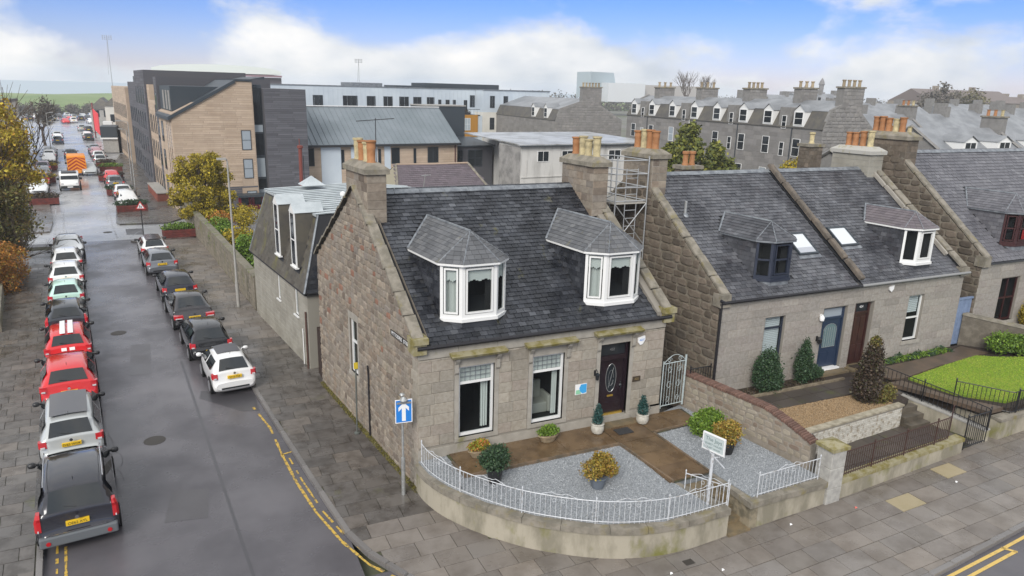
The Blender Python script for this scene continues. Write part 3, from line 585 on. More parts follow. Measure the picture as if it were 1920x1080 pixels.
def slope_base(mb, x0, x1, ze, t1, zr, mi=0, back=None, d=.03):
    a, b = SH(x0, 0, ze-d), SH(x1, 0, ze-d); e = SH(x0, t1, zr-d); c = SH(x1, t1, zr-d); k = Vector((0, -.14, -.14*(zr-ze)/t1)); mb.quad(a+k, b+k, c, e, mi)
    if back: mb.quad(e, c, SH(x1, back[0], back[1]), SH(x0, back[0], back[1]), mi)
def cope(parent, u, t0, z0, t1, z1, w=.34, h=.1, name='coping_stone', l=.85, mat=None, off=0):
    a, b = SH(u+off, t0, z0), SH(u+off, t1, z1); d = b-a; n = max(1, round(d.length/l)); V = d/n; U = Vector((1, 0, 0)); Wn = U.cross(V).normalized()
    if Wn.z < 0: Wn = -Wn
    pieces(parent, name, mat or copem, 'brick', [(a+V*(i+.5)+Wn*R.uniform(-.008, .008), U*w, V*.985, Wn*h) for i in range(n)])
def chimney(parent, u0, u1, t0, t1, z0, z1, pots, stone, joint, h=.26, l=.42, mats=None, capm=None, seedp=0):
    ch = MB(); P = [SH(u, t, 0) for u, t in ((u0, t0), (u1, t0), (u1, t1), (u0, t1))]; ch.prism([(p.x, p.y) for p in P], z0, z1)
    co = ch.build('chimney_stack', joint, parent)
    f1 = F(SH(u0, t0, 0), (1, 0, 0), (0, 0, 1), (0, -1, 0)); f2 = F(SH(u0, t0, 0), (G, 1, 0), (0, 0, 1), (-1, G, 0)); n1 = u1-u0
    pieces(co, 'stone', stone, 'ashlar', courses(f1, z0, z1, h, l, lambda v: (0, n1), w1=.015)+courses(f2, z0, z1, h, l, lambda v: (0, t1-t0), w1=.015, hj=.1))
    mb = MB(); e = .09
    Q = [SH(u, t, 0) for u, t in ((u0-e, t0-e), (u1+e, t0-e), (u1+e, t1+e), (u0-e, t1+e))]; mb.prism([(p.x, p.y) for p in Q], z1, z1+.16)
    Q2 = [SH(u, t, 0) for u, t in ((u0+.12, t0+.2), (u1-.12, t0+.2), (u1-.12, t1-.2), (u0+.12, t1-.2))]
    a = [(p.x, p.y, z1+.16) for p in Q]; b = [(p.x, p.y, z1+.34) for p in Q2]; mb.add(a+b, [(0, 1, 5, 4), (1, 2, 6, 5), (2, 3, 7, 6), (3, 0, 4, 7), (4, 5, 6, 7)]); mb.build('chimney_cap', capm or copem, co)
    q = random.Random(seedp)
    for du, t, hh, m in pots:
        c = SH((u0+u1)/2+du, t, z1+.28); mb = MB(); r = .142
        mb.lathe([(r*1.1, 0), (r*1.1, .06), (r*.92, .1), (r*.95, hh*.62), (r*1.05, hh*.7), (r*.98, hh*.74), (r*1.0, hh*.9), (r*1.22, hh*.93), (r*1.22, hh), (r*.9, hh), (r*.85, hh-.12)], c, 14); mb.build('chimney_pot', m, co, smooth=40)
    return co
def pots(n, t0, t1, seed, ms):
    q = random.Random(seed); return [(q.uniform(-.03, .03), t0+.3+(t1-t0-.6)*i/max(1, n-1), q.uniform(.62, .76), ms[i % len(ms)]) for i in range(n)]
def dormer(parent, cx, wd, fr, tf, zb, zh, ap, tb, fm, ze, slope, mat, panes=3, blind=True, drop=.0, signred=False, frac=.5, sheetc=None):
    """canted bay dormer: half width wd, front half width fr, front face at t=tf, sill zb, head zh, apex rise ap, cheeks from t=tc back"""
    tc = tf+.38; A, B, Cc, D = (cx-wd, tc), (cx-fr, tf), (cx+fr, tf), (cx+wd, tc)
    P = lambda q, z: SH(q[0]-G*0, q[1], z)
    d = MB().fb  # noqa
    root = MB(); back = (zh-ze)/slope+.05
    for q in (A, D):                                            # slated cheeks
        root.add([P(q, ze+q[1]*slope-.1), P(q, zh), SH(q[0], back, zh)], [(0, 1, 2)])
    root.add([P(A, zh-.02), P(B, zh-.02), P(Cc, zh-.02), P(D, zh-.02), SH(D[0], back, zh-.02), SH(A[0], back, zh-.02)], [(0, 1, 2, 3, 4, 5)])
    do = root.build('dormer', slbase if fm is not whitef else slbase, parent)
    fL = F(P(A, 0), (G, 1, 0), (0, 0, 1), (-1, G, 0)); ln = back-tc; s_ = []
    for r in range(int((zh-zb+.1)/.17)+1):
        z = zb-.1+r*.17; 
        if z > zh-.06: break
        tmax = (min(z+.17, zh)-ze)/slope-tc; x = -(.1 if r % 2 else 0)
        while x < tmax:
            a, b = max(x, 0.01), min(x+.24, tmax); x += .24
            if b-a > .05: s_.append((fL.p((a+b)/2, z+.085, .0), fL.U*(b-a-.008), fL.V*.18, fL.W*.018))
    pieces(do, 'cheek_slate', mat, 'slate', s_, lim=60)
    # apron and sill
    mb = MB(); o = .05
    for z0, z1, e, in ((zb-.1, zb, o), ):
        Q = [(A[0]-e, A[1]), (B[0]-e*.4, B[1]-e), (Cc[0]+e*.4, Cc[1]-e), (D[0]+e, D[1])]; R4 = [P(q, z0) for q in Q]+[P(q, z1) for q in Q]; mb.add(R4, [(0, 1, 2, 3), (7, 6, 5, 4), (0, 1, 5, 4), (1, 2, 6, 5), (2, 3, 7, 6), (3, 0, 4, 7)])
    mb.build('dormer_sill', fm, do)
    mb = MB(); e = -.01; Q = [A, B, Cc, D]
    for p0, p1 in zip(Q, Q[1:]):
        zz = lambda q: ze+(q[1])*slope-.02
        mb.quad(P(p0, zz(p0)), P(p1, zz(p1)), P(p1, zb-.1), P(p0, zb-.1))
    mb.build('lead_apron', lead if fm is not whitef else slate, do)
    for i, (p0, p1) in enumerate(zip(Q, Q[1:])):
        a, b = P(p0, 0), P(p1, 0); U = (b-a); l = U.length; U = U/l; ff = F(a, U, (0, 0, 1), U.cross(Vector((0, 0, 1))))
        if ff.W.y > 0 and abs(ff.W.y) > .3: ff.W = -ff.W
        wn = window(ff, 0, l, zb, zh, do, fm, w=-.04, bar=.1 if l > .8 else .09, roomd=.35 if i != 1 else .9, name='dormer_window', curtain=[(.1, l-.08, zb+.1, zh-.1)] if (i == 0 and blind) else None)
        mb = MB()
        for a, b, c, d in ((.12, .17, zb+.14, zh-.13), (l-.17, l-.12, zb+.14, zh-.13), (.17, l-.17, zb+.14, zb+.19), (.17, l-.17, zh-.18, zh-.13)):
            if l > .6: mb.fb(ff, a, b, c, d, -.05, .02)
        if l > .6: mb.build('sash', fm, wn)
        if blind:
            mb = MB(); n = 10; v = zh-.1
            for k in range(n): x0, x1 = .08+(l-.16)*k/n, .08+(l-.16)*(k+1)/n; mb.fb(ff, x0, x1, v-.42-.03*math.sin(k*1.6), v, -.1, -.085)
            mb.build('blind', curt, wn)
        if signred and i == 1: mb = MB(); mb.fb(ff, .45*l, .9*l, zb+.15, zb+.62, -.062, -.055); mb.build('notice', redsign, wn)
        if fm is maroonf or fm is darkf: mb = MB(); mb.fb(ff, .05, l-.05, (zb+zh)/2-.03, (zb+zh)/2+.03, -.05, .0); mb.build('rail', fm, wn)
    # roof
    e = .06; z0 = zh+.02; Q = [(A[0]-e-.02, A[1]-.02), (B[0]-e*.5, B[1]-e-.05), (Cc[0]+e*.5, Cc[1]-e-.05), (D[0]+e+.02, D[1]-.02)]
    apx = SH(cx, tc+.25, zh+ap); rb = SH(cx, (zh+ap-ze)/slope, zh+ap); bl = SH(A[0]-e-.02, (z0-ze)/slope+.0, z0); br_ = SH(D[0]+e+.02, (z0-ze)/slope, z0)
    E_ = [P(q, z0) for q in Q]; mb = MB(); mb.add([*E_, apx, rb, bl, br_], [(0, 1, 4), (1, 2, 4), (2, 3, 4), (0, 4, 5, 6), (4, 3, 7, 5)]); mb.add([x-Vector((0, 0, .05)) for x in (*E_, br_, bl)], [(0, 1, 2, 3, 4, 5)]); ro = mb.build('dormer_roof', slbase, do)
    mb = MB()
    for a, b in ((E_[0], E_[1]), (E_[1], E_[2]), (E_[2], E_[3]), (bl, E_[0]), (E_[3], br_)): dn = Vector((0, 0, -.07)); mb.quad(a, b, b+dn, a+dn)
    mb.build('fascia', whitef if fm is whitef else lead, do)
    def tri_slates(a, b, c, d=None):                           # a-b eaves, c (d) top
        U = (b-a).normalized(); top = c; V = (top-a)-U*((top-a).dot(U)); hh = V.length; V = V/hh; Wn = U.cross(V)
        if Wn.z < 0: Wn = -Wn
        L0, L1 = 0, (b-a).length; cA = (c-a).dot(U); cB = ((d if d is not None else c)-a).dot(U); o_ = []; ex = .155; k = 0; v = 0
        while v < hh-.02:
            lo, hi = L0+(cA-L0)*v/hh, L1+(cB-L1)*v/hh; vm = min(v+ex, hh); x = lo-(.11 if k % 2 else 0)
            while x < hi:
                p, q = max(x, lo), min(x+.22, hi); x += .22
                if q-p > .05: o_.append((a+U*((p+q)/2)+V*(v+ex*.5)+Wn*.004, U*(q-p-.008), V*ex*1.1, Wn*.016))
            v += ex; k += 1
        return o_
    o_ = tri_slates(E_[0], E_[1], apx)+tri_slates(E_[1], E_[2], apx)+tri_slates(E_[2], E_[3], apx)
    # side slopes
    o_ += tri_slates(bl, E_[0], rb, apx)+tri_slates(E_[3], br_, apx, rb)
    pieces(do, 'dormer_slate', sheetc or mat, 'slate', o_, lim=150)
    mb = MB(); mb.tube([apx, rb], .045, 6)
    for q in E_: mb.tube([q, apx], .022, 5)
    mb.build('ridge_roll', lead, do)
    mb = MB(); mb.tube([rb, bl], .05, 5); mb.tube([rb, br_], .05, 5); mb.build('valley_lead', lead, do)
    return lambda u, t: (cx-wd-.02 < u < cx+wd+.02 and tf+.05 < t < back) or (tf+.1 < t and t < (zh+ap-ze)/slope and abs(u-cx) < (wd+e)*max(0, ((zh+ap-ze)/slope-t)/((zh+ap-ze)/slope-back)) and t >= back)
def gable_body(mb, u, D, ze, zr, tr, zb, z0, th=.35, mi=0, w=-.0):
    """solid gable wall (sheared) of thickness th inward from u"""
    pts = [(0, z0), (D, z0), (D, zb), (tr, zr), (0, ze)]; a = [SH(u, t, z) for t, z in pts]; b = [SH(u+th, t, z) for t, z in pts]; n = len(pts)
    mb.add(a+b, [tuple(range(n)), tuple(range(n, 2*n))[::-1]]+[(i, (i+1) % n, n+(i+1) % n, n+i) for i in range(n)], mi)
def gable_interval(D, ze, zb, tr, zr, th=0):
    return lambda v: (max(0, (v-ze)/(zr-ze)*tr) if v > ze else 0, min(D, D-(v-zb)/(zr-zb)*(D-tr)) if v > zb else D) if v < zr-.05 else None
# --- corner house -----------------------------------------------------------
H1 = thing('corner_house', 'granite corner guest house with pink rubble gable, wet slate roof and two white bay dormers', 'house', (4.3, 4.7, -1))
f = HF(); ZE, ZR, TR, D1, ZB = 3.56, 7.28, 4.8, 9.4, 4.1; S1 = (ZR-ZE)/TR
OP = [(1.25, 2.4, .45, 2.72), (3.68, 4.8, .45, 2.72), (6.12, 7.25, .0, 2.78)]
mb = MB(); wall_holes(mb, f, 0.0, 8.6, -1, 3.5, OP, w=0, depth=.2); gable_body(mb, 8.25, D1, ZE+.1, ZR+.15, TR, ZB+.1, -1, .35)
mb.quad(SH(8.6, 0.01, -1), SH(8.6, D1, -1), SH(8.6, D1, ZB), SH(8.6, 0.01, ZE)); mb.quad(SH(0, D1, -1), SH(8.6, D1, -1), SH(8.6, D1, ZB), SH(0, D1, ZB))
mb.build('wall', ashj, H1)
pieces(H1, 'ashlar_block', ashm, 'ashlar', courses(f, .28, 3.1, .33, .62, lambda v: (0, 8.6), [(a-.14, b+.14, c-(.12 if c > .1 else .3), d+.3) for a, b, c, d in OP], w0=-.02, w1=.022, lj=.3, wj=.006))
mb = MB(); mb.fb(f, -.02, 6.12, -.25, .26, -.05, .055); mb.fb(f, 7.25, 8.62, -.25, .26, -.05, .055); mb.build('plinth', smoothst, H1)
mb = MB()
for i in range(7): mb.fb(f, i*1.2286+.004, (i+1)*1.2286-.004, 3.11, 3.42, -.05, .035)
mb.fb(f, -.05, 8.66, 3.425, 3.5, -.05, .1); mb.build('eaves_course', smoothst, H1)
for a, b, c, d in OP:                                          # window and door margins
    mb = MB(); mb.fb(f, a-.14, a, max(c, .26), d, -.19, .03); mb.fb(f, b, b+.14, max(c, .26), d, -.19, .03); mb.fb(f, a-.14, b+.14, d, d+.28, -.19, .032)
    if c > .1: mb.fb(f, a-.14, b+.14, c-.12, c, -.19, .05)
    mb.build('window_margin' if c > .1 else 'door_surround', smoothst, H1)
    m_ = (a+b)/2; mb = MB(); hw = .86; z = d+.36
    mb.hexa([f.p(m_-hw, z, -.02), f.p(m_+hw, z, -.02), f.p(m_+hw, z, .28), f.p(m_-hw, z, .28), f.p(m_-hw-.03, z+.15, -.02), f.p(m_+hw+.03, z+.15, -.02), f.p(m_+hw+.03, z+.08, .33), f.p(m_-hw-.03, z+.08, .33)])
    mb.build('mossy_cornice', mossm, H1)
    for s in (-1, 1):
        mb = MB(); x = m_+s*(hw-.2); mb.prism([(-.02, z), (.22, z), (.2, z-.1), (.1, z-.24), (.09, z-.5), (.04, z-.58), (-.02, z-.6)], x-.06, x+.06, f=F((0, 0, 0), (0, -1, 0), (0, 0, 1), (1, 0, 0))); mb.build('console_bracket', smoothst, H1)
window(f, 1.25, 2.4, .45, 2.72, H1, whitef, trans=2.16, leaded=True, bar=.075, curtain=[(2.05, 2.32, .55, 2.1)], roomd=1.6)
w2 = window(f, 3.68, 4.8, .45, 2.72, H1, whitef, trans=2.16, leaded=True, bar=.075, curtain=[(4.5, 4.72, .55, 2.1)], roomd=1.9)
ac = thing('armchair', 'cream armchair seen through the middle ground floor window of the corner house', 'armchair', (4.25, .85, .3)); creamf = M('cream_leather', (.5, .49, .44), .6)
for nm, bx in (('seat', (3.95, 4.6, .62, 1.15, .45, .8)), ('backrest', (3.95, 4.6, 1.15, 1.32, .45, 1.38)), ('arm', (3.82, 3.95, .6, 1.25, .45, 1.02)), ('arm', (4.6, 4.73, .6, 1.25, .45, 1.02))):
    mb = MB(); x0, x1, y0, y1, z0, z1 = bx; mb.box(*bx); o = mb.build(nm, creamf, ac); bv = o.modifiers.new('b', 'BEVEL'); bv.width = .04; bv.segments = 2
# front door
mb = MB(); mb.fb(f, 6.12, 6.2, .2, 2.78, -.22, -.1); mb.fb(f, 7.17, 7.25, .2, 2.78, -.22, -.1); mb.fb(f, 6.2, 7.17, 2.16, 2.32, -.22, -.08); mb.fb(f, 6.2, 7.17, 2.7, 2.78, -.22, -.1); df = mb.build('door_frame', blackd, H1)
mb = MB(); mb.fb(f, 6.2, 7.17, 2.32, 2.7, -.19, -.18); mb.build('fanlight', glsd, df); text('422', f, 6.68, 2.5, -.17, .12, M('faded_number', (.2, .2, .2), .6), df)
dr = MB(); dr.fb(f, 6.2, 7.17, .26, 2.16, -.22, -.17)
for y0, y1 in ((.34, .62), (.74, .8), ): dr.fb(f, 6.3, 7.07, y0, y1, -.171, -.155)
dr = dr.build('door', blackd, H1)
mb = MB(); ov = [(6.685+.2*math.cos(k*math.pi/12), 1.5+.5*math.sin(k*math.pi/12)) for k in range(24)]; mb.prism(ov, -.169, -.16, f=f); mb.build('oval_pane', glsd, dr)
mb = MB(); mb.tube([f.p(x, y, -.158) for x, y in ov+ov[:1]], .009, 4); mb.tube([f.p(6.685+.1*math.cos(k*.5), 1.5+.28*math.sin(k*.5), -.156) for k in range(13)], .005, 3); mb.tube([f.p(6.6, 1.15, -.156), f.p(6.77, 1.85, -.156)], .005, 3); mb.build('oval_leading', galv, dr)
mb = MB(); mb.fb(f, 6.58, 6.8, .84, .9, -.17, -.15); mb.build('letterbox', gold, dr); mb = MB(); mb.fb(f, 7.07, 7.1, 1.1, 1.32, -.17, -.14); mb.fb(f, 6.99, 7.1, 1.19, 1.22, -.15, -.12); mb.build('handle', chrome, dr)
mb = MB(); mb.fb(f, 6.2, 7.17, .2, .26, -.22, -.1); mb.build('brass_threshold', gold, df)
mb = MB(); mb.fb(f, 6.0, 7.36, -.08, .2, -.3, .12); mb.build('doorstep', smoothst, H1); mb = MB(); mb.fb(f, 5.9, 7.45, -.1, .07, .12, .42); mb.build('doorstep', stepm, H1)
# gable to the side street
GF = F((0, 0, 0), (G, 1, 0), (0, 0, 1), (-1, G, 0)); WG = (5.02, 5.78, .75, 2.75)
mb = MB(); wall_holes(mb, GF, 0, D1, -1.12, 3.55, [WG], depth=.22); mb.add([GF.p(0, 3.55), GF.p(D1, 3.55), GF.p(D1, ZB+.1), GF.p(TR, ZR+.15), GF.p(0, ZE+.1)], [(0, 1, 2, 3, 4)]); mb.add([SH(.35, t, z) for t, z in ((0, 3), (D1, 3), (D1, ZB+.1), (TR, ZR+.15), (0, ZE+.1))], [(0, 1, 2, 3, 4)])
gw = mb.build('gable_wall', mortar, H1)
gi = gable_interval(D1, ZE+.1, ZB+.1, TR, ZR+.1)
lst = courses(GF, -1.1, 7.3, .215, .32, lambda v: (gi(v)[0]+.36 if v < 3.6 else gi(v)[0], gi(v)[1]) if gi(v) else None, [(WG[0]-.13, WG[1]+.13, WG[2]-.15, WG[3]+.25)], gap=.026, hj=.3, lj=.5, w0=-.04, w1=.025, wj=.02)
red = [q for q in lst if R.random() < .035 and q[0].z > 1.5]; lst = [q for q in lst if not any(q is r_ for r_ in red)]
pieces(gw, 'stone', gablem, 'rubble', lst); pieces(gw, 'red_stone', redstone, 'rubble', red)
qs = []
z = -1.1; k = 0
while z < 3.4:
    l = .42 if k % 2 else .3; qs.append((GF.p(l/2-.01, z+.16, -.02), GF.U*(l), GF.V*.31, GF.W*.05)); z += .32; k += 1
pieces(H1, 'quoin', ashm, 'ashlar', qs)
mb = MB(); mb.fb(GF, WG[0]-.13, WG[0], WG[2], WG[3], -.2, .02); mb.fb(GF, WG[1], WG[1]+.13, WG[2], WG[3], -.2, .02); mb.fb(GF, WG[0]-.13, WG[1]+.13, WG[3], WG[3]+.24, -.2, .022); mb.fb(GF, WG[0]-.13, WG[1]+.13, WG[2]-.14, WG[2], -.2, .05); mb.build('window_margin', smoothst, H1)
window(GF, *WG[:2], *WG[2:], H1, whitef, trans=1.9, w=-.1)
mb = MB(); mb.tube([GF.p(3.9, -1, .06), GF.p(3.9, 1.3, .06)], .03, 6); mb.tube([GF.p(3.9, 1.3, .06), GF.p(3.85, 1.6, .1)], .03, 6); mb.build('drain_pipe', gutm, H1)
# street name letters on their plate
np_ = thing('street_nameplate', 'white lettered street nameplate high on the gable corner of the corner house', 'street sign', GF.p(1.0, 3.38, .05))
nf = F(GF.p(0, 0, 0), (-G, -1, 0), (0, 0, 1), (-1, G, 0)); mb = MB(); mb.fb(nf, -1.85, -.25, 3.33, 3.5, .04, .06); mb.build('plate', blackt, np_)
text('PITTODRIE  STREET', nf, -1.05, 3.412, .063, .165, whites, np_, 1.0)
# roof, skews, chimneys, dormers
mb = MB(); slope_base(mb, .25, 8.35, ZE, TR, ZR, back=(D1, ZB)); mb.build('roof_deck', slbase, H1)
mb = MB(); mb.quad(SH(.2, TR, ZR+.01), SH(8.4, TR, ZR+.01), SH(8.4, D1+.15, ZB-.09), SH(.2, D1+.15, ZB-.09)); mb.build('rear_roof', slate, H1)
k1 = dormer(H1, 1.98+.06, 1.05, .55, .3, 4.08, 5.72, .84, 0, whitef, ZE, S1, slate, sheetc=slate4)
k2 = dormer(H1, 6.85+.06, 1.05, .55, .3, 4.08, 5.72, .84, 0, whitef, ZE, S1, slate, sheetc=slate4)
slates(H1, .36, 8.24, ZE, TR, ZR, slate, skip=(k1, k2))
mb = MB()
for i in range(9): a, b = SH(.4+i*.88, TR, ZR+.04), SH(.4+(i+1)*.88-.01, TR, ZR+.04); s_ = Vector((0, .17, -.12)); q_ = Vector((0, -.17, -.12)); mb.add([a+s_, a, a+q_, b+s_, b, b+q_], [(0, 1, 4, 3), (1, 2, 5, 4), (0, 2, 1), (3, 4, 5)])
mb.build('ridge_capping', lead, H1)
for off in (-.17, 8.43):
    cope(H1, .17+off+.02, -.05, ZE+.13, TR, ZR+.2); cope(H1, .17+off+.02, TR, ZR+.2, D1, ZB+.15)
    mb = MB(); c = SH(off+.19, -.08, 0); mb.box(c.x-.2, c.x+.2, -.16, .38, 3.3, 3.62); mb.box(c.x-.24, c.x+.24, -.22, .3, 3.625, 3.8); mb.build('skew_putt', mossm, H1)
mb = MB(); mb.tube([(-.05, -.16, 3.5), (8.7, -.16, 3.5)], .06, 8); mb.build('gutter', gutm, H1)
chimney(H1, .0, .62, 3.7, 5.6, 6.3, 7.95, pots(4, 3.75, 5.6, 1, [terra, buff, terra, buff]), gablem, mortar)
chimney(H1, 8.0, 8.6, 3.45, 5.35, 6.3, 8.05, pots(4, 3.5, 5.3, 2, [buff, buff, buff, terra]), gablem, mortar)
for i, (x, y) in enumerate(((.27, 4.9),)):
    mb = MB(); p = SH(.8, 5.0, 8.0); mb.tube([p, p+Vector((0, 0, 1.6))], .015, 4); mb.tube([p+Vector((-.6, .1, 1.5)), p+Vector((.6, -.1, 1.6))], .012, 4)
    for s in range(9): q = p+Vector((-.55+s*.14, .09-.02*s, 1.5+.012*s)); mb.tube([q+Vector((.03, .22, 0)), q-Vector((.03, .22, 0))], .006, 3)
    mb.build('tv_aerial', trim, H1)
for z in (1.3, ):
    pass
# fixtures on the front
al = thing('alarm_box', 'white alarm box high on the wall right of the guest house door', 'alarm', (7.62, 0, 2.75)); mb = MB(); mb.prism([(7.5, 2.86), (7.78, 2.92), (7.8, 2.78), (7.7, 2.62), (7.6, 2.6), (7.52, 2.7)], .0, .07, f=f); o = mb.build('case', whites, al); bv = o.modifiers.new('b', 'BEVEL'); bv.width = .015; bv.segments = 2
text('ADT', f, 7.655, 2.78, .075, .1, bluesign, al)
lm = thing('wall_lantern', 'black wall lantern beside the guest house door', 'lantern', (5.93, 0, 1.9)); mb = MB(); mb.fb(f, 5.9, 5.98, 1.75, 1.95, 0, .03); mb.tube([f.p(5.94, 1.9, .02), f.p(5.94, 2.0, .1), f.p(5.94, 1.95, .18)], .012, 5); mb.build('bracket', black, lm)
mb = MB(); mb.lathe([(.03, 0), (.055, .02), (.075, .18), (.085, .19), (.02, .26)], f.p(5.94, 1.66, .18), 6); mb.build('lamp_glass', glsd, lm)
hp = thing('house_nameplate', 'small dark wooden name plaque right of the guest house door', 'plaque', (7.6, 0, 1.4)); mb = MB(); mb.fb(f, 7.42, 7.72, 1.32, 1.5, .02, .05); mb.build('board', M('dark_plaque', (.05, .035, .02), .6), hp); text('422', f, 7.57, 1.41, .052, .11, M('worn_gilt', (.25, .18, .08), .5), hp)
pc = thing('painted_plaque', 'small square blue green and white painted plaque left of the guest house door', 'plaque', (5.45, 0, 1.4)); mb = MB(); mb.fb(f, 5.23, 5.65, 1.2, 1.55, .02, .045); mb.build('white_board', whites, pc)
mb = MB(); mb.prism([(5.43, 1.54), (5.64, 1.54), (5.64, 1.24), (5.5, 1.22), (5.4, 1.3), (5.37, 1.42)], .046, .049, f=f); mb.build('blue_paint', M('sky_blue_paint', (.05, .35, .7), .5), pc); mb = MB(); mb.prism([(5.25, 1.22), (5.45, 1.22), (5.37, 1.37), (5.25, 1.36)], .0492, .052, f=f); mb.build('green_paint', M('mint_paint', (.25, .55, .35), .5), pc)
mb = MB(); mb.tube([f.p(5.44, 1.55, .04), f.p(5.44, 1.64, .03)], .006, 4); mb.build('hook', galv, pc)
# --- the semi-detached pair: left half (blue door) and right half (brown door)
M2 = (7.6-3.8)/4.8
def half(name, label, u0, u1, left, ze, zr, slatem, stone, openings, zg, loc):
    H = thing(name, label, 'house', loc); f = HF(); tr = 4.8; D = 9.4; zb = ze+.1
    mb = MB(); wall_holes(mb, f, u0, u1, zg, ze-.05, openings, depth=.2)
    mb.quad(SH(u1, .01, zg), SH(u1, D, zg), SH(u1, D, zb), SH(u1, .01, ze)); mb.quad(SH(u0, D, zg), SH(u1, D, zg), SH(u1, D, zb), SH(u0, D, zb)); mb.add([SH(u1-.3, t, z) for t, z in ((0, ze), (D, zb), (tr, zr))], [(0, 1, 2)]); mb.build('wall', ashj, H)
    pieces(H, 'ashlar_block', stone, 'ashlar', courses(f, zg, ze-.28, .29, .75, lambda v: (u0, u1), [(a-.02, b+.02, c-.1, d+.02) for a, b, c, d in openings], w0=-.02, w1=.014, lj=.3, gap=.009, wj=.003))
    mb = MB(); n = max(2, round((u1-u0)/1.3))
    for i in range(n): mb.fb(f, u0+(u1-u0)*i/n+.003, u0+(u1-u0)*(i+1)/n-.003, ze-.275, ze-.06, -.05, .03)
    mb.build('eaves_course', smoothst, H)
    if left:
        LF = F((u0, 0, 0), (G, 1, 0), (0, 0, 1), (-1, G, 0)); mb = MB(); gable_body(mb, u0, D, ze+.1, zr+.15, tr, zb+.1, zg, .35); gw = mb.build('gable_wall', darkmor, H)
        gi = gable_interval(D, ze+.1, zb+.1, tr, zr+.1); pieces(gw, 'stone', darkrub, 'rubble', courses(LF, zg, zr+.1, .3, .52, gi, gap=.045, hj=.15, lj=.4, w0=-.04, w1=.03, wj=.02))
        cope(H, u0+.17, -.05, ze+.13, tr, zr+.2); cope(H, u0+.17, tr, zr+.2, D, zb+.15)
        mb = MB(); mb.box(u0-.1, u0+.34, -.14, .3, ze-.25, ze+.2); mb.build('skew_putt', copem, H)
    mb = MB(); slope_base(mb, u0+(.25 if left else 0), u1-.05, ze, tr, zr, back=(D, zb)); mb.build('roof_deck', slbase, H)
    mb = MB(); mb.quad(SH(u0, tr, zr+.01), SH(u1, tr, zr+.01), SH(u1, D+.15, zb-.09), SH(u0, D+.15, zb-.09)); mb.build('rear_roof', slatem, H)
    mb = MB(); n = max(2, round((u1-u0)/.9)); d_ = (u1-u0-.3)/n
    for i in range(n): a, b = SH(u0+.3+i*d_, tr, zr+.04), SH(u0+.3+(i+1)*d_-.01, tr, zr+.04); s_ = Vector((0, .17, -.12)); q_ = Vector((0, -.17, -.12)); mb.add([a+s_, a, a+q_, b+s_, b, b+q_], [(0, 1, 4, 3), (1, 2, 5, 4), (0, 2, 1), (3, 4, 5)])
    mb.build('ridge_capping', lead, H)
    return H, f
def skylight(H, x0, x1, t0, t1, ze, sl, bl=.2):
    V = Vector((G, 1, sl)); ln = V.length; Wn = Vector((1, 0, 0)).cross(V).normalized(); fr = F((0, 0, ze), (1, 0, 0), V, Wn if Wn.z > 0 else -Wn)
    mb = MB()
    for a, b, c, d in ((x0, x0+.07, t0, t1), (x1-.07, x1, t0, t1), (x0+.07, x1-.07, t0, t0+.06), (x0+.07, x1-.07, t1-.06, t1)): mb.fb(fr, a, b, c, d, .0, .1)
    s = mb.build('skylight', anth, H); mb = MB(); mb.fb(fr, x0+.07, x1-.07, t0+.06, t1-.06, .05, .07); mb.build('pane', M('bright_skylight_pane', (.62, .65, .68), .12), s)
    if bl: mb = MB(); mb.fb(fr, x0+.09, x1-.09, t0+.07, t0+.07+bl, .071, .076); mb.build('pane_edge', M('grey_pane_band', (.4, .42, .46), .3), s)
    mb = MB(); mb.fb(fr, x0-.08, x1+.08, t0-.12, t0, .01, .03); mb.build('flashing', lead, s)
    return lambda u, t: x0-.02 < u < x1+.02 and t0 < t < t1
ZG = -.9
O2 = [(13.05, 14.02, .95, 2.9), (15.95, 17.2, .36, 2.95)]
H2, f = half('granite_house', 'grey granite house with navy door, dark framed dormer and white blind in its window', 10.88, 17.6, True, 3.8, 7.6, slate2, ash2, O2, ZG, (14.2, 4.7, -.9))
k = dormer(H2, 13.75, .85, .45, .25, 4.27, 5.65, .6, 0, darkf, 3.8, M2, slate2, blind=False)
ks = skylight(H2, 15.72, 16.72, 1.2, 2.05, 3.8, M2)
slates(H2, 11.22, 17.5, 3.8, 4.8, 7.6, slate2, skip=(k, ks))
window(f, *O2[0], H2, darkf, trans=2.45, blind=(1.05, 2.82), w=-.14, bar=.05)
mb = MB(); mb.fb(f, 12.95, 14.12, .83, .95, -.2, .05); mb.build('sill', smoothst, H2)
mb = MB(); mb.fb(f, 16.0, 16.08, .45, 2.95, -.2, -.1); mb.fb(f, 17.1, 17.18, .45, 2.95, -.2, -.1); mb.fb(f, 16.08, 17.1, 2.45, 2.53, -.2, -.1); mb.fb(f, 16.08, 17.1, 2.88, 2.95, -.2, -.1); df = mb.build('door_frame', blued, H2); mb = MB(); mb.fb(f, 16.08, 17.1, 2.53, 2.88, -.17, -.16); mb.build('fanlight', glsl, df)
mb = MB(); mb.fb(f, 16.08, 17.1, .5, 2.45, -.2, -.15); mb.fb(f, 16.2, 16.55, .6, 1.1, -.151, -.14); mb.fb(f, 16.63, 16.98, .6, 1.1, -.151, -.14); dd = mb.build('door', blued, H2)
mb = MB(); arch = [(16.25, 1.3), (16.93, 1.3), (16.93, 2.0)]+[(16.59+.34*math.cos(q*math.pi/8), 2.0+.25*math.sin(q*math.pi/8)) for q in range(1, 8)]+[(16.25, 2.0)]; mb.prism(arch, -.149, -.14, f=f); mb.build('door_pane', M('frosted_pane', (.12, .18, .2), .2), dd)
mb = MB()
for x in (16.36, 16.48, 16.59, 16.7, 16.82): mb.tube([f.p(x, 1.3, -.138), f.p(x, 2.1, -.138)], .006, 3)
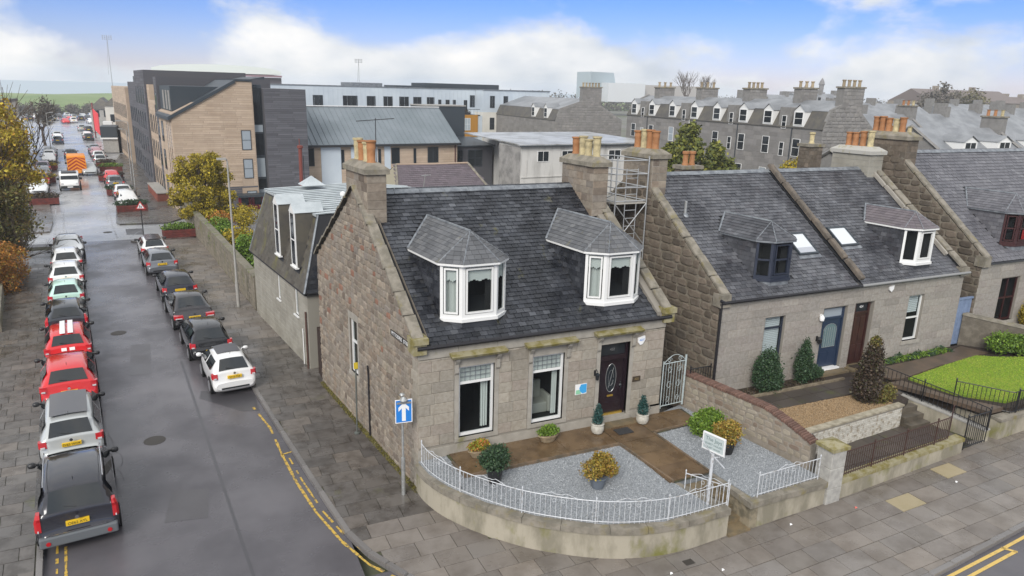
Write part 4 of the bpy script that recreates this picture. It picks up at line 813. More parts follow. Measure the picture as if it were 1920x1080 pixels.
mb.tube([f.p(x, y, -.138) for x, y in arch+arch[:1]], .008, 3); mb.build('leading', galv, dd)
mb = MB(); mb.fb(f, 16.0, 17.18, .4, .46, -.2, .05); mb.build('white_threshold', whites, df)
mb = MB(); mb.fb(f, 15.5, 17.4, .1, .38, -.3, .35); mb.build('doorstep', stepm, H2)
cam2 = thing('security_light', 'white security camera high beside the navy door', 'camera', (15.75, 0, 2.6)); mb = MB(); mb.lathe([(.02, 0), (.08, .03), (.1, .14), (.07, .2), (.0, .22)], f.p(15.78, 2.5, .1), 10); mb.build('housing', whites, cam2, smooth=50); mb = MB(); mb.fb(f, 15.74, 15.82, 2.68, 2.76, 0, .12); mb.build('bracket', whites, cam2)
lm = thing('wall_lantern', 'black wall lantern left of the navy door', 'lantern', (15.72, 0, 1.75)); mb = MB(); mb.fb(f, 15.7, 15.78, 1.7, 1.9, 0, .04); mb.tube([f.p(15.74, 1.85, .02), f.p(15.74, 1.9, .15)], .015, 5); mb.lathe([(.03, 0), (.08, .05), (.09, .2), (.02, .28)], f.p(15.74, 1.62, .16), 6); mb.build('lamp_body', black, lm)
chimney(H2, 10.88, 11.55, 3.9, 5.55, 6.6, 8.25, pots(4, 3.95, 5.5, 5, [terra, terra, buff, terra]), gablem, concm)
mb = MB(); mb.tube([(10.8, -.16, 3.73), (17.62, -.16, 3.73)], .055, 8); mb.build('gutter', gutm, H2); mb = MB(); mb.tube([(10.82, -.12, 3.7), (10.84, -.1, 3.5), (10.86, -.08, .3)], .05, 8); mb.tube([(10.75, -.16, 3.82), (10.95, -.16, 3.72)], .06, 6); mb.build('downpipe', gutm, H2)
mb = MB(); p = SH(11.85, 3.1, 6.2); mb.tube([p, p+Vector((0, 0, .55))], .055, 10); mb.build('vent_pipe', galv, H2); mb = MB(); mb.lathe([(.17, -.05), (.12, .03), (.06, .1)], p, 10); mb.build('lead_slate', lead, H2)
for zz, l in ((7.75, 1), ):
    mb = MB()
for i in range(1): pass
# middle party skew belongs to the left half
cope(H2, 17.6, -.1, 3.93, 4.8, 7.76, w=.22, h=.16, mat=M('weathered_brown_coping', (.17, .14, .11), .85, var=(3, (.1, .085, .07), .4, .62)), l=1.1)
O3 = [(17.62, 18.66, .3, 2.98), (20.68, 21.6, 1.05, 2.98)]
H3, f = half('granite_house', 'grey granite house with brown door, white framed dormer and white sash window', 17.6, 23.9, False, 3.8, 7.6, slate2, ash2, O3, ZG, (20.8, 4.7, -.9))
k = dormer(H3, 21.5, .85, .45, .25, 4.27, 5.65, .6, 0, whitef, 3.8, M2, slate2, blind=False, sheetc=M('purple_slate', (.12, .1, .11), .5, pal=[(.1, .085, .095), (.14, .12, .13), (.12, .105, .11)], rnd=.12, bump=(35, .35, .004)))
ks = skylight(H3, 18.12, 19.13, 1.38, 2.16, 3.8, M2, 0)
slates(H3, 17.72, 23.6, 3.8, 4.8, 7.6, slate2, skip=(k, ks))
cope(H3, 23.72, -.05, 3.93, 4.8, 7.8); cope(H3, 23.72, 4.8, 7.8, 9.4, 4.05)
cope(H3, 23.42, .6, 4.35, 4.8, 7.66, w=.1, h=.16, name='mortar_fillet', mat=smoothst, l=1.2)
mb = MB(); mb.box(23.5, 23.98, -.14, .25, 3.6, 3.95); mb.build('skew_putt', copem, H3)
chimney(H3, 23.0, 23.85, 4.3, 6.2, 6.3, 8.2, pots(4, 4.4, 6.1, 8, [buff, terra, terra, terra]), harl, M('grey_stack_joint', (.3, .29, .27), .9), capm=M('pale_cement_cap', (.38, .37, .34), .8, moss=(4, .55, .7, (.25, .22, .1))))
window(f, *O3[1], H3, whitef, trans=2.0, w=-.14, bar=.06, blind=(2.2, 2.9)); mb = MB(); mb.fb(f, 20.58, 21.7, .9, 1.05, -.2, .06); mb.build('sill', smoothst, H3)
mb = MB(); mb.fb(f, 17.72, 17.8, .4, 2.98, -.2, -.1); mb.fb(f, 18.5, 18.58, .4, 2.98, -.2, -.1); mb.fb(f, 17.8, 18.5, 2.5, 2.58, -.2, -.1); df = mb.build('door_frame', brownd, H3); mb = MB(); mb.fb(f, 17.8, 18.5, 2.58, 2.95, -.17, -.16); mb.build('fanlight', glsd, df); text('424', f, 18.15, 2.76, -.155, .14, whites, df)
mb = MB(); mb.fb(f, 17.8, 18.5, .4, 2.5, -.2, -.15)
for a, b in ((17.86, 18.11), (18.19, 18.44)):
    for c, d in ((.55, 1.2), (1.35, 2.35)): mb.fb(f, a, b, c, d, -.151, -.135)
mb.build('door', brownd, H3)
mb = MB(); mb.fb(f, 17.5, 18.8, .05, .38, -.3, .4); mb.build('doorstep', stepm, H3)
mb = MB(); mb.tube([(17.62, -.16, 3.73), (24.0, -.16, 3.73)], .055, 8); mb.build('gutter', M('grey_gutter', (.25, .25, .25), .5), H3)
al = thing('alarm_box', 'small white alarm bell box under the eaves of the brown door house', 'alarm', (19.4, 0, 3.5)); mb = MB(); mb.prism([(19.28, 3.5), (19.55, 3.56), (19.53, 3.4), (19.42, 3.3), (19.31, 3.38)], .03, .09, f=f); mb.build('case', whites, al)
# --- third house
H4, f = half('granite_house', 'granite house at the right edge with maroon framed dormer and window', 25.0, 36, True, 4.1, 8.3, slate3, ash2, [(26.6, 27.9, 1.2, 3.2)], ZG, (30, 4.7, -.9))
k = dormer(H4, 27.95, .95, .5, .25, 4.62, 6.0, .75, 0, maroonf, 4.1, (8.3-4.1)/4.8, slate3, blind=False, signred=True)
slates(H4, 25.35, 35.8, 4.1, 4.8, 8.3, slate3, skip=(k,), w=.3, ex=.2)
window(f, 26.6, 27.9, 1.2, 3.2, H4, maroonf, trans=2.25, mull=(27.25,), w=-.14); mb = MB(); mb.fb(f, 26.5, 28.0, 1.07, 1.2, -.2, .06); mb.build('sill', smoothst, H4)
chimney(H4, 25.0, 25.75, 4.1, 6.6, 7.2, 8.85, pots(5, 4.4, 6.3, 12, [terra, buff, terra, terra]), darkrub, darkmor)
# ---------------------------------------------------------------- annex behind the corner house and the long boundary wall
AU = Vector((-.133, 1, 0)).normalized(); AO = Vector((-1.08, 9.21, 0))
AF = F(AO, AU, (0, 0, 1), (-1, -.133, 0)); NX = Vector((1, .133, 0)).normalized(); AL, AH = 1.6, 2.35
AX = thing('annex', 'grey block annex with mossy slate mansard and ribbed silver metal roof behind the corner house', 'building', tuple(AF.p(6, -1, -2.5)))
AE = 10.6; WD = 5.5
OPA = [(5.75, 6.2, .95, 2.25), (2.95, 3.45, .95, 2.25)]
mb = MB(); wall_holes(mb, AF, AL, AE, -1.2, AH, OPA, depth=.15)
mb.quad(AF.p(AL, -1.2), AF.p(AL, -1.2, -WD), AF.p(AL, AH, -WD), AF.p(AL, AH)); mb.quad(AF.p(AE, -1.2), AF.p(AE, -1.2, -WD), AF.p(AE, AH, -WD), AF.p(AE, AH)); mb.build('wall', M('block_joint', (.25, .235, .2), .9), AX)
pieces(AX, 'block', harl, 'ashlar', courses(AF, -1.15, AH-.02, .24, .5, lambda v: (AL, AE), OPA, w0=-.02, w1=.012, lj=.05, gap=.008))
for o in OPA: window(AF, *o, AX, whitef, w=-.08, bar=.05, sill=.06)
MT, MIn = 5.45, .75                                           # top of the mansard and how far it leans in
a, b, c, d = AF.p(AL-.15, AH, .15), AF.p(AE+.1, AH, .15), AF.p(AE+.1-.5, MT, -MIn), AF.p(AL+.45, MT, -MIn); e1, e2 = AF.p(AL-.15, AH, -WD), AF.p(AL+.45, MT, -WD)
mb = MB(); mb.quad(a, b, c, d); mb.quad(e1, a, d, e2); mb.quad(b, AF.p(AE+.1, AH, -WD), AF.p(AE-.4, MT, -WD), c); mb.quad(a, b, AF.p(AE+.1, AH-.1, .15), AF.p(AL-.15, AH-.1, .15)); mb.poly([AF.p(AL-.15, AH-.1, .15), AF.p(AE+.1, AH-.1, .15), AF.p(AE+.1, AH-.1, -WD), AF.p(AL-.15, AH-.1, -WD)]); mb.build('mansard_deck', slbase, AX)
V = (AF.V*(MT-AH)-AF.W*(MIn+.15)); vl = V.length; V /= vl; MW = AU.cross(V); MW = MW if MW.dot(AF.W) > 0 else -MW; o_ = []
mf = F(AF.p(0, AH, .15), AU, V, MW)
for r in range(int(vl/.19)):
    x = AL-.1+r*.19*.13-(.13 if r % 2 else 0); lo, hi = AL-.13+r*.19/vl*.6, AE+.08-r*.19/vl*.5
    while x < hi:
        p, q = max(x, lo), min(x+.27, hi); x += .27
        if q-p > .05 and not any(u-.02 < (p+q)/2 < u+.72 and r > 2 for u in (2.55, 5.05)): o_.append((mf.p((p+q)/2, r*.19+.1, .003), mf.U*(q-p-.008), mf.V*.21, mf.W*.02))
pieces(AX, 'mansard_slate', mans, 'slate', o_)
V2 = (d-a); f2 = F(a, -NX*-1, V2.normalized(), (AF.p(0, 0)-AF.p(1, 0))); o_ = []; f2 = F(a, NX, V2.normalized()); f2.W = f2.W if f2.W.y < 0 else -f2.W
for r in range(int(V2.length/.19)):
    x = .05-(.13 if r % 2 else 0)+r*.19/V2.length*.3
    while x < WD-.3: o_.append((f2.p(x+.17+.3*r*.19/V2.length, r*.19+.1, .003), f2.U*.262, f2.V*.21, f2.W*.02)); x += .27
pieces(AX, 'end_slate', slate, 'slate', o_, lim=200)
mb = MB(); mb.tube([a, d], .05, 6); mb.tube([d, c], .04, 5); mb.tube([b, c], .04, 5); mb.build('lead_hip', lead, AX)
for u in (2.55, 5.05):                                         # two tall narrow white dormer windows
    mb = MB(); w0, wt = .05, .12; v0, v1 = AH+.85, MT+.05; uu = u+.7
    P = [AF.p(u, v0, w0), AF.p(uu, v0, w0), AF.p(uu, v1, w0), AF.p(u+.35, v1+.3, w0), AF.p(u, v1, w0)]; Q = [p_-AF.W*1.2 for p_ in P]; n = 5
    mb.add(P+Q, [tuple(range(n)), tuple(range(n, 2*n))[::-1]]+[(i, (i+1) % n, n+(i+1) % n, n+i) for i in range(n)]); dd = mb.build('mansard_dormer', tenman, AX)
    ff = F(AO, AU, (0, 0, 1), AF.W); mb = MB(); mb.fb(ff, u+.12, uu-.12, v0+.1, v1-.05, w0+.01, w0+.045); mb.build('pane', glsd, dd); mb = MB(); mb.fb(ff, u, uu, v0, v1, w0+.001, w0+.04); mb.prism([(u-.04, v1), (uu+.04, v1), (u+.35, v1+.36)], w0-.02, w0+.05, f=ff); mb.build('white_front', whitef, dd); mb = MB(); mb.quad(ff.p(u-.05, v1, w0+.06), ff.p(u+.35, v1+.38, w0+.06), ff.p(u+.35, v1+.38, w0-1.2), ff.p(u-.05, v1, w0-1.2)); mb.quad(ff.p(uu+.05, v1, w0+.06), ff.p(u+.35, v1+.38, w0+.06), ff.p(u+.35, v1+.38, w0-1.2), ff.p(uu+.05, v1, w0-1.2)); mb.build('dormer_roof', ztop, dd); mb = MB(); mb.fb(ff, u+.12, uu-.12, (v0+v1)/2-.03, (v0+v1)/2+.03, w0+.03, w0+.05); mb.fb(ff, u-.05, uu+.05, v0-.06, v0, w0-.05, w0+.1); mb.build('glazing_bar', whitef, dd)
mb = MB(); T = [AF.p(AE-.35, MT+.02, -MIn+.08), AF.p(AL+.4, MT+.02, -MIn+.08), AF.p(AL+.4, MT+.12, -WD), AF.p(AE-.35, MT+.12, -WD)]; mb.quad(*T); T2 = [q+NX*3.0-Vector((0, 0, .35)) for q in T[2:]]; mb.quad(T[2], T[3], T2[1], T2[0]); mb.poly([T[0], T[1], T[1]-Vector((0, 0, .1)), T[0]-Vector((0, 0, .1))]); tr_ = mb.build('metal_roof', ztop, AX)
for i in range(16):
    u = AL+.45+i*(AE-AL-.85)/15; mb = MB(); p, q = AF.p(u, MT+.05, -MIn+.1), AF.p(u, MT+.15, -WD); mb.tube([p, q, q+NX*2.95-Vector((0, 0, .33))], .03, 4); mb.build('seam', ztop, tr_)
for u, w in ((4.2, -2.6), (2.2, -4.5), (7, -4), (3, -6.4)):
    p = AF.p(u, MT+.2, w); mb = MB(); mb.lathe([(.07, -.1), (.07, .22), (.13, .22), (.13, .34), (.03, .4)], p, 10); mb.build('roof_vent', whitef, tr_)
mb = MB(); p = AF.p(9.2, MT+.3, -2.2); mb.add([p+AU*.5, p-AU*.5, p-AU*.5+NX*1.1, p+AU*.5+NX*1.1, p+NX*.55+Vector((0, 0, .45))], [(0, 1, 4), (1, 2, 4), (2, 3, 4), (3, 0, 4)]); mb.build('roof_lantern', ztop, AX)
mb = MB(); mb.box(-.9, 1.5, 9.5, 10.4, -1.1, 2.1); mb.build('link_wall', M('dark_recess_wall', (.12, .11, .1), .9), AX)
mb = MB(); p = AF.p(1.72, -1.1, .07); mb.tube([p, p+Vector((0, 0, 2.6))], .04, 6); mb.build('downpipe', M('brown_pipe', (.08, .04, .03), .6), AX); mb = MB(); mb.tube([AF.p(2.3, -1, .05), AF.p(2.3, .6, .05)], .025, 6); mb.build('waste_pipe', whitef, AX)
mb = MB(); mb.box(-1.05, -.85, 9.55, 10.3, -1.02, 1.0); sg = mb.build('side_gate', M('dark_brown_wood', (.035, .02, .015), .6), AX)
# boundary wall along the pavement
BO = Vector((-2.52, 20.1, 0)); BU = Vector((-.1, 1, 0)).normalized(); BF_ = F(BO, BU, (0, 0, 1), (-1, -.1, 0))
bw = thing('boundary_wall', 'long rendered rubble wall with rough coping between the side pavement and the shrub garden', 'wall', tuple(BF_.p(12, -1)))
mb = MB(); mb.fb(BF_, 0, 26, -1.2, .82, -.35, 0); mb.fb(BF_, 26.02, 31.5, -1.2, .7, -.5, -.2); mb.build('wall_body', gwall, bw)
pieces(bw, 'coping_stone', M('dirty_coping', (.17, .155, .12), .9, rnd=.15, moss=(2, .5, .65, (.12, .13, .05)), bump=(25, .5, .01)), 'brick', [(BF_.p(i*.75+.37, .82, -.17), BU*.735, BF_.W*.44, Vector((0, 0, .09))) for i in range(35)])
pieces(bw, 'stone', M('wall_rubble', (.2, .175, .14), .9, pal=[(.17, .15, .12), (.22, .19, .15), (.15, .135, .105), (.24, .21, .17)], rnd=.1, moss=(1.2, .56, .7, (.14, .14, .05)), bump=(25, .6, .012)), 'rubble', courses(BF_, -1.0, .8, .3, .5, lambda v: (0, 26), gap=.04, hj=.2, lj=.4, w0=-.05, w1=.012), lim=280)
# street lamp, posts, signs
def lamp(name, label, x, y, h, z=-1.0, arm=.5, rz=0, mat=None, grp=None):
    t = thing(name, label, 'lamp post', (x, y, z), rz, grp); mb = MB(); mb.tube([(0, 0, 0), (0, 0, 1.4)], .09, 10); mb.tube([(0, 0, 1.4), (0, 0, h)], [.065, .04], 8); mb.build('pole', mat or galv, t, smooth=50)
    mb = MB(); mb.tube([(0, 0, h-.05), (-arm*.5, 0, h+.08), (-arm, 0, h+.1)], .03, 6); mb.build('arm', mat or galv, t); mb = MB(); mb.box(-arm-.45, -arm, -.1, .1, h+.06, h+.16); mb.build('lamp_head', mat or galv, t); return t
lamp('street_lamp', 'tall pale concrete-grey lamp post standing against the boundary wall near the black hatchbacks', -3.3, 21.1, 7.75, arm=.05, mat=concm)
lamp('street_lamp', 'slim grey street lamp before the dark grey block of the flats', -9.6, 66, 7.5, arm=.7, rz=.1, grp=None)
lamp('street_lamp', 'far street lamp on the left pavement beside the bare trees', -22.5, 112, 6.5, arm=-.9)
lamp('street_lamp', 'slim lamp post on the far pavement beside the third planter', -10.4, 78, 6, arm=.4)
t = thing('pavement_post', 'dark pole standing against the corner house gable with a yellow tag on top', 'post', (-.86, 4.25, -1)); mb = MB(); mb.tube([(-.86, 4.25, -1), (-.83, 4.25, 1.5)], .028, 8); mb.lathe([(.1, 0), (.1, .04), (.03, .06)], (-.86, 4.25, -1), 10); mb.build('pole', M('grey_green_pole', (.1, .11, .1), .6), t); mb = MB(); mb.box(-.9, -.77, 4.2, 4.23, 1.4, 1.62); mb.build('yellow_tag', M('yellow_tag', (.6, .45, .03), .5), t)
t = thing('one_way_sign', 'blue rectangular sign with white upward arrow on a thick grey post at the corner', 'road sign', (-.52, -.12, -1)); mb = MB(); mb.tube([(-.5, -.1, -1), (-.5, -.1, .2)], .06, 12); mb.tube([(-.5, -.1, .2), (-.5, -.1, 2.2)], .035, 10); mb.lathe([(.075, 0), (.06, .03), (.03, .05)], (-.5, -.1, 2.18), 10); mb.build('post', galv, t, smooth=50)
sf = F((-.48, -.17, 1.7), Vector((1, -.12, 0)).normalized(), (0, 0, 1)); sf.W = sf.W if sf.W.y < 0 else -sf.W
mb = MB(); mb.fb(sf, -.245, .245, -.36, .36, 0, .012); mb.build('white_border', whites, t); mb = MB(); mb.fb(sf, -.22, .22, -.335, .335, .0125, .016); bl = mb.build('blue_panel', bluesign, t)
mb = MB(); mb.prism([(-.055, -.3), (.055, -.3), (.055, .1), (.15, 0), (.15, .12), (0, .27), (-.15, .12), (-.15, 0), (-.055, .1)], .0165, .019, f=sf); mb.build('arrow', whites, bl)
mb = MB(); mb.fb(sf, -.2, .2, .24, .29, .02, .05); mb.lathe([(.09, 0), (.12, .05), (.05, .12), (.02, .15)], sf.p(0, .3, .02), 10); mb.build('bracket', galv, t)
t = thing('warning_sign', 'red bordered triangle warning sign on a post at the side road junction', 'road sign', (-8.32, 42, -1)); mb = MB(); mb.tube([(-8.32, 42, -1), (-8.32, 42, 2.0)], .035, 8); mb.build('post', trim, t)
tf_ = F((-8.32, 41.94, 1.25), Vector((1, -.1, 0)).normalized(), (0, 0, 1), (-.1, -1, 0))
mb = MB(); mb.prism([(-.36, 0), (.36, 0), (0, .62)], 0, .012, f=tf_); mb.build('red_border', redsign, t); mb = MB(); mb.prism([(-.25, .06), (.25, .06), (0, .49)], .0125, .016, f=tf_); wp = mb.build('white_panel', whites, t); mb = MB(); mb.fb(tf_, -.07, -.02, .1, .3, .0165, .019); mb.fb(tf_, .03, .08, .1, .24, .0165, .019); mb.build('symbol', blackt, wp)
# ---------------------------------------------------------------- guest house garden
gh = props(thing('front_garden', None, None), kind='structure')
gpoly = [(-.02, -.02), (8.62, -.02), (9.75, .3), (10.5, -5.3), (7.85, -5.38), (7.72, -3.9), (7.6, -3.9), (6.28, -3.9), (6.5, -5.3), (4.9, -5.38), (3.35, -4.86), (1.95, -3.84), (1.0, -2.78), (.37, -1.7), (.05, -.8)]
mb = MB(); mb.prism(gpoly, -.95, -.055); mb.build('gravel_bed', gravb, gh)
PB = [(.95, -1.45), (6.1, -1.45), (6.28, -3.95), (7.6, -3.95), (7.55, -1.25), (9.5, -1.15), (9.6, -.03), (8.65, -.03), (8.65, -.0), (.85, -.0), (.88, -.6)]
pin = inpoly(PB); gin = inpoly(gpoly)
mb = MB(); mb.prism(PB, -.06, -.022); mb.build('path_bed', jointm, gh)
sl = []
for x0, x1, y0, y1, n, m_ in ((.93, 6.08, -1.43, -.02, 3, 1), (6.1, 7.52, -1.43, -.02, 1, 1), (6.15, 7.56, -3.93, -1.44, 1, 3), (7.54, 9.5, -1.15, -.02, 2, 1)):
    for i in range(n):
        for j in range(m_): a, b, c, d = x0+(x1-x0)*i/n, x0+(x1-x0)*(i+1)/n, y0+(y1-y0)*j/m_, y0+(y1-y0)*(j+1)/m_; sl.append((0, [(a+.006, c+.006), (b-.006, c+.006), (b-.006, d-.006), (a+.006, d-.006)]))
slab_parts(sl, gh, pathm, 'path_slab', zt=lambda x, y: -.004)
mb = MB()
for a, b in (((.93, -1.45), (6.1, -1.45)), ((6.1, -1.45), (6.27, -3.95)), ((7.6, -3.95), (7.54, -1.2)), ((7.54, -1.2), (9.5, -1.1)), ((.93, -1.45), (.86, -.55))):
    a, b = Vector((*a, -.01)), Vector((*b, -.01)); ff = F(a, (b-a).normalized(), (0, 0, 1)); mb.fb(ff, 0, (b-a).length, -.05, .045, -.03, .03)
mb.build('path_edging', M('edging', (.19, .13, .08), .7, rnd=0, var=(3, (.1, .08, .055), .4, .6)), gh)
scatter('gravel', lambda x, y: gin(x, y) and not pin(x, y), (0, 10.5, -5.4, 0), 26000, .022, gravg, -.05, 5, kind='stuff')
# curved retaining wall and railing
aw = thing('curved_garden_wall', 'curved rendered garden wall with stone coping in front of the guest house', 'wall', (3.3, -5, -1))
def arcpts(pts, n):
    P = [Vector((*p, 0)) for p in pts]; out_ = []
    for i in range(len(P)-1):
        p0, p1, p2, p3 = P[max(i-1, 0)], P[i], P[i+1], P[min(i+2, len(P)-1)]
        for k in range(n): t = k/n; out_.append(.5*((2*p1)+(p2-p0)*t+(2*p0-5*p1+4*p2-p3)*t*t+(3*p1-p0-3*p2+p3)*t**3))
    return out_+[P[-1]]
AP = arcpts(ARC, 6)
def offs(P, w):
    o_ = []
    for i, p in enumerate(P): d = (P[min(i+1, len(P)-1)]-P[max(i-1, 0)]).normalized(); o_.append(p+Vector((d.y, -d.x, 0))*w)
    return o_
def band(mb, P, w0, w1, z0, z1):
    A, B = offs(P, w0), offs(P, w1)
    for i in range(len(P)-1):
        a, b, c, d = A[i], A[i+1], B[i+1], B[i]; mb.hexa([(q.x, q.y, z) for z in (z0, z1) for q in (a, b, c, d)])
# outward is to the right of travel (-y then +x): road side
mb = MB(); A_, B_ = offs(AP, .0), offs(AP, -.3); n = len(AP)
mb.add([(q.x, q.y, z) for z in (-1.15, -.27) for q in A_]+[(q.x, q.y, z) for z in (-1.15, -.27) for q in B_], [(i, i+1, n+i+1, n+i) for i in range(n-1)]+[(2*n+i, 2*n+i+1, 3*n+i+1, 3*n+i) for i in range(n-1)]+[(n+i, n+i+1, 3*n+i+1, 3*n+i) for i in range(n-1)]+[(n-1, 3*n-1, 4*n-1, 2*n-1)]); mb.build('wall_body', render_w, aw, smooth=40)
OUT = offs(AP, .07); IN = offs(AP, -.34); k = 0
ln_ = [0]
for a, b in zip(AP, AP[1:]): ln_.append(ln_[-1]+(b-a).length)
def at_len(P, s):
    for i in range(len(ln_)-1):
        if ln_[i+1] >= s or i == len(ln_)-2: t = (s-ln_[i])/(ln_[i+1]-ln_[i]); return P[i].lerp(P[i+1], t)
TL = ln_[-1]; s = 0
while s < TL-.05:
    e = min(s+R.uniform(.85, 1.25), TL); mb = MB(); o1 = [at_len(OUT, s+.006+(e-s-.012)*i/3) for i in range(4)]; i1 = [at_len(IN, s+.006+(e-s-.012)*i/3) for i in range(4)]; zz = R.uniform(-.004, .004)
    vs = [(q.x, q.y, z+zz) for z in (-.27, -.09) for q in o1+i1[::-1]]; mb.add(vs, [tuple(range(8)), tuple(range(8, 16))]+[(i, (i+1) % 8, 8+(i+1) % 8, 8+i) for i in range(8)]); mb.build('coping_stone', copem, aw); s = e
UB = {}
def railing(name, label, P, z0, h, gap, mat, r=.008, posts=1.9, zf=None, scroll=True, group=None, parent=None):
    """P: points of the line; balusters are parts sharing a mesh"""
    L_ = [0]
    for a, b in zip(P, P[1:]): L_.append(L_[-1]+(b-a).length)
    def at(s):
        for i in range(len(P)-1):
            if L_[i+1] >= s-1e-6 or i == len(P)-2: return P[i].lerp(P[i+1], min(1, (s-L_[i])/max(1e-6, L_[i+1]-L_[i])))
    zf = zf or (lambda s: z0); T = L_[-1]; t = parent or thing(name, label, 'railing', (P[0].x, P[0].y, z0), None, group)
    m = int(T/.25)+1; ss = [T*i/m for i in range(m+1)]; V3 = lambda s, z: Vector((at(s).x, at(s).y, zf(s)+z))
    mb = MB(); mb.tube([V3(s, h) for s in ss], r*1.7, 5); mb.build('top_rail', mat, t); mb = MB(); mb.tube([V3(s, .07) for s in ss], r*1.5, 5); mb.build('bottom_rail', mat, t)
    key = (round(h, 2), mat.name, r)
    if key not in UB: q = MB(); q.tube([(0, 0, .02), (0, 0, h)], r, 5); UB[key] = q.mesh('baluster', mat); q = MB(); q.tube([(0, 0, -.02), (0, 0, h+.09)], r*2, 6); q.lathe([(r*2, 0), (r*3, .03), (r*1, .07)], (0, 0, h+.05), 6); UB[key+('p',)] = q.mesh('post', mat)
    n = int(T/gap); 
    for i in range(n+1):
        s = T*i/n; o = bpy.data.objects.new('baluster', UB[key]); C.objects.link(o); o.location = V3(s, 0); reparent(o, t)
    n = max(1, round(T/posts))
    for i in range(n+1): o = bpy.data.objects.new('post', UB[key+('p',)]); C.objects.link(o); o.location = V3(T*i/n, 0); reparent(o, t)
    if scroll:
        for i in range(n):
            c = T*(i+.5)/n; mb = MB(); mb.tube([V3(c-.45+.9*k/10, h+.02+.11*abs(math.sin(k*math.pi/10*1.0))*(1-.55*(abs(k-5) < 2))) for k in range(11)], r, 4)
            for sg in (-1, 1): mb.tube([V3(c+sg*(.12+.05*math.cos(a*.8)), h-.12+.05*math.sin(a*.8)) for a in range(8)], r*.8, 4)
            mb.build('scroll', mat, t)
    return t
RP_ = [p for p in offs(AP, -.14)]
railing('white_railing', 'low white iron railing with scrolls along the curved garden wall', RP_[1:], -.09, .66, .135, whiteir)
railing('white_railing', 'short white iron railing on the straight wall left of the granite pillar', [Vector((8.0, -5.42, 0)), Vector((10.35, -5.36, 0))], -.07, .66, .135, whiteir, posts=2.4)
railing('open_garden_gate', 'white iron garden gate standing open beside the name sign', [Vector((6.98, -5.4, 0)), Vector((6.35, -4.35, 0))], -.55, 1.0, .15, whiteir, posts=1.3)
# straight garden wall with pillar, steps
sw = thing('garden_wall', 'short straight stone topped garden wall between the gate steps and the granite pillar', 'wall', (9, -5.4, -1))
mb = MB(); mb.box(7.96, 10.5, -5.55, -5.25, -1.1, -.252); mb.build('wall_body', render_w, sw); mb = MB(); mb.box(7.68, 7.95, -5.55, -3.8, -1.1, -.25); mb.build('side_wall', M('rough_step_wall', (.27, .23, .16), .9, var=(3, (.13, .115, .08), .42, .6), bump=(20, .6, .015)), sw)
for x0, x1 in ((7.6, 8.7), (8.71, 9.6), (9.61, 10.5)): mb = MB(); mb.box(x0, x1, -5.62, -5.2, -.25, -.08); mb.build('coping_stone', copem, sw)
for y0, y1 in ((-5.19, -4.5), (-4.49, -3.85)): mb = MB(); mb.box(7.62, 8.0, y0, y1, -.25, -.08); mb.build('coping_stone', copem, sw)
lw = thing('garden_wall', 'low kerb wall left of the gate steps under the white sign', 'wall', (6.4, -4.6, -1)); mb = MB(); mb.hexa([(6.3, -3.95, -1.1), (6.6, -3.95, -1.1), (6.95, -5.35, -1.1), (6.6, -5.35, -1.1), (6.1, -3.95, -.25), (6.45, -3.95, -.25), (6.95, -5.3, -.25), (6.5, -5.3, -.25)]); mb.build('wall_body', stepm, lw)
for i in range(2): t0, t1 = i/2, (i+1)/2-.006; g_ = lambda t, s: (6.05+t*.42+s, -3.98-t*1.25); mb = MB(); q = [g_(t0, 0), g_(t1, 0), g_(t1, .4), g_(t0, .4)]; mb.prism(q, -.25, -.06); mb.build('coping_stone', copem, lw)
st = props(thing('gate_steps', None, None), kind='structure')
for i in range(5): mb = MB(); y = -4.0-.3*i; mb.box(6.5+.03*i, 7.68, y-.3, y, -1.1, -.17-.19*i if i < 4 else -.9); mb.build('step', stepm, st)
mb = MB(); mb.box(6.95, 7.7, -5.62, -5.2, -1.1, -.88); mb.build('step', stepm, st)
pr = thing('granite_pillar', 'square pale granite gate pillar with mossy capstone between the two front gardens', 'pillar', (10.83, -5.35, -1))
for z0, z1 in ((-1, -.35), (-.34, .3), (.31, .86)): mb = MB(); mb.box(10.52, 11.08, -5.62, -5.08, z0, z1); o = mb.build('pillar_stone', pillm, pr); bv = o.modifiers.new('b', 'BEVEL'); bv.width = .012
mb = MB(); mb.box(10.46, 11.14, -5.68, -5.02, .865, .97); mb.add([(10.46, -5.68, .97), (11.14, -5.68, .97), (11.14, -5.02, .97), (10.46, -5.02, .97), (10.8, -5.35, 1.06)], [(0, 1, 4), (1, 2, 4), (2, 3, 4), (3, 0, 4)]); mb.build('capstone', mossm, pr)
# name sign on its white post
t = thing('guest_house_sign', 'white hanging name board on a white post beside the garden gate', 'sign', (6.45, -5.2, -.1)); mb = MB(); mb.tube([(6.45, -5.2, -.1), (6.45, -5.2, 1.45)], .045, 10); mb.tube([(6.36, -4.85, 1.5), (6.54, -5.55, 1.5)], .02, 6)
mb.tube([(6.45, -5.2, 1.4), (6.78, -5.33, 1.02)], .018, 5); mb.tube([(6.45, -5.2, 1.4), (6.12, -5.06, 1.9)], .014, 5); mb.tube([(6.45, -5.2, 1.35), (6.62, -5.27, 1.35), (6.7, -5.3, 1.5)], .012, 5); mb.build('post', whiteir, t, smooth=50)
nf = F((6.45, -5.2, 1.75), Vector((.26, -.97, 0)).normalized(), (0, 0, 1)); nf.W = nf.W if nf.W.x < 0 else -nf.W
mb = MB(); mb.fb(nf, -.31, .31, -.21, .21, -.02, .02); bd = mb.build('name_board', M('sign_board', (.47, .53, .53), .5), t); mb = MB()
for a, b, c, d in ((-.34, .34, .21, .24), (-.34, .34, -.24, -.21), (-.34, -.31, -.21, .21), (.31, .34, -.21, .21)): mb.fb(nf, a, b, c, d, -.025, .03)
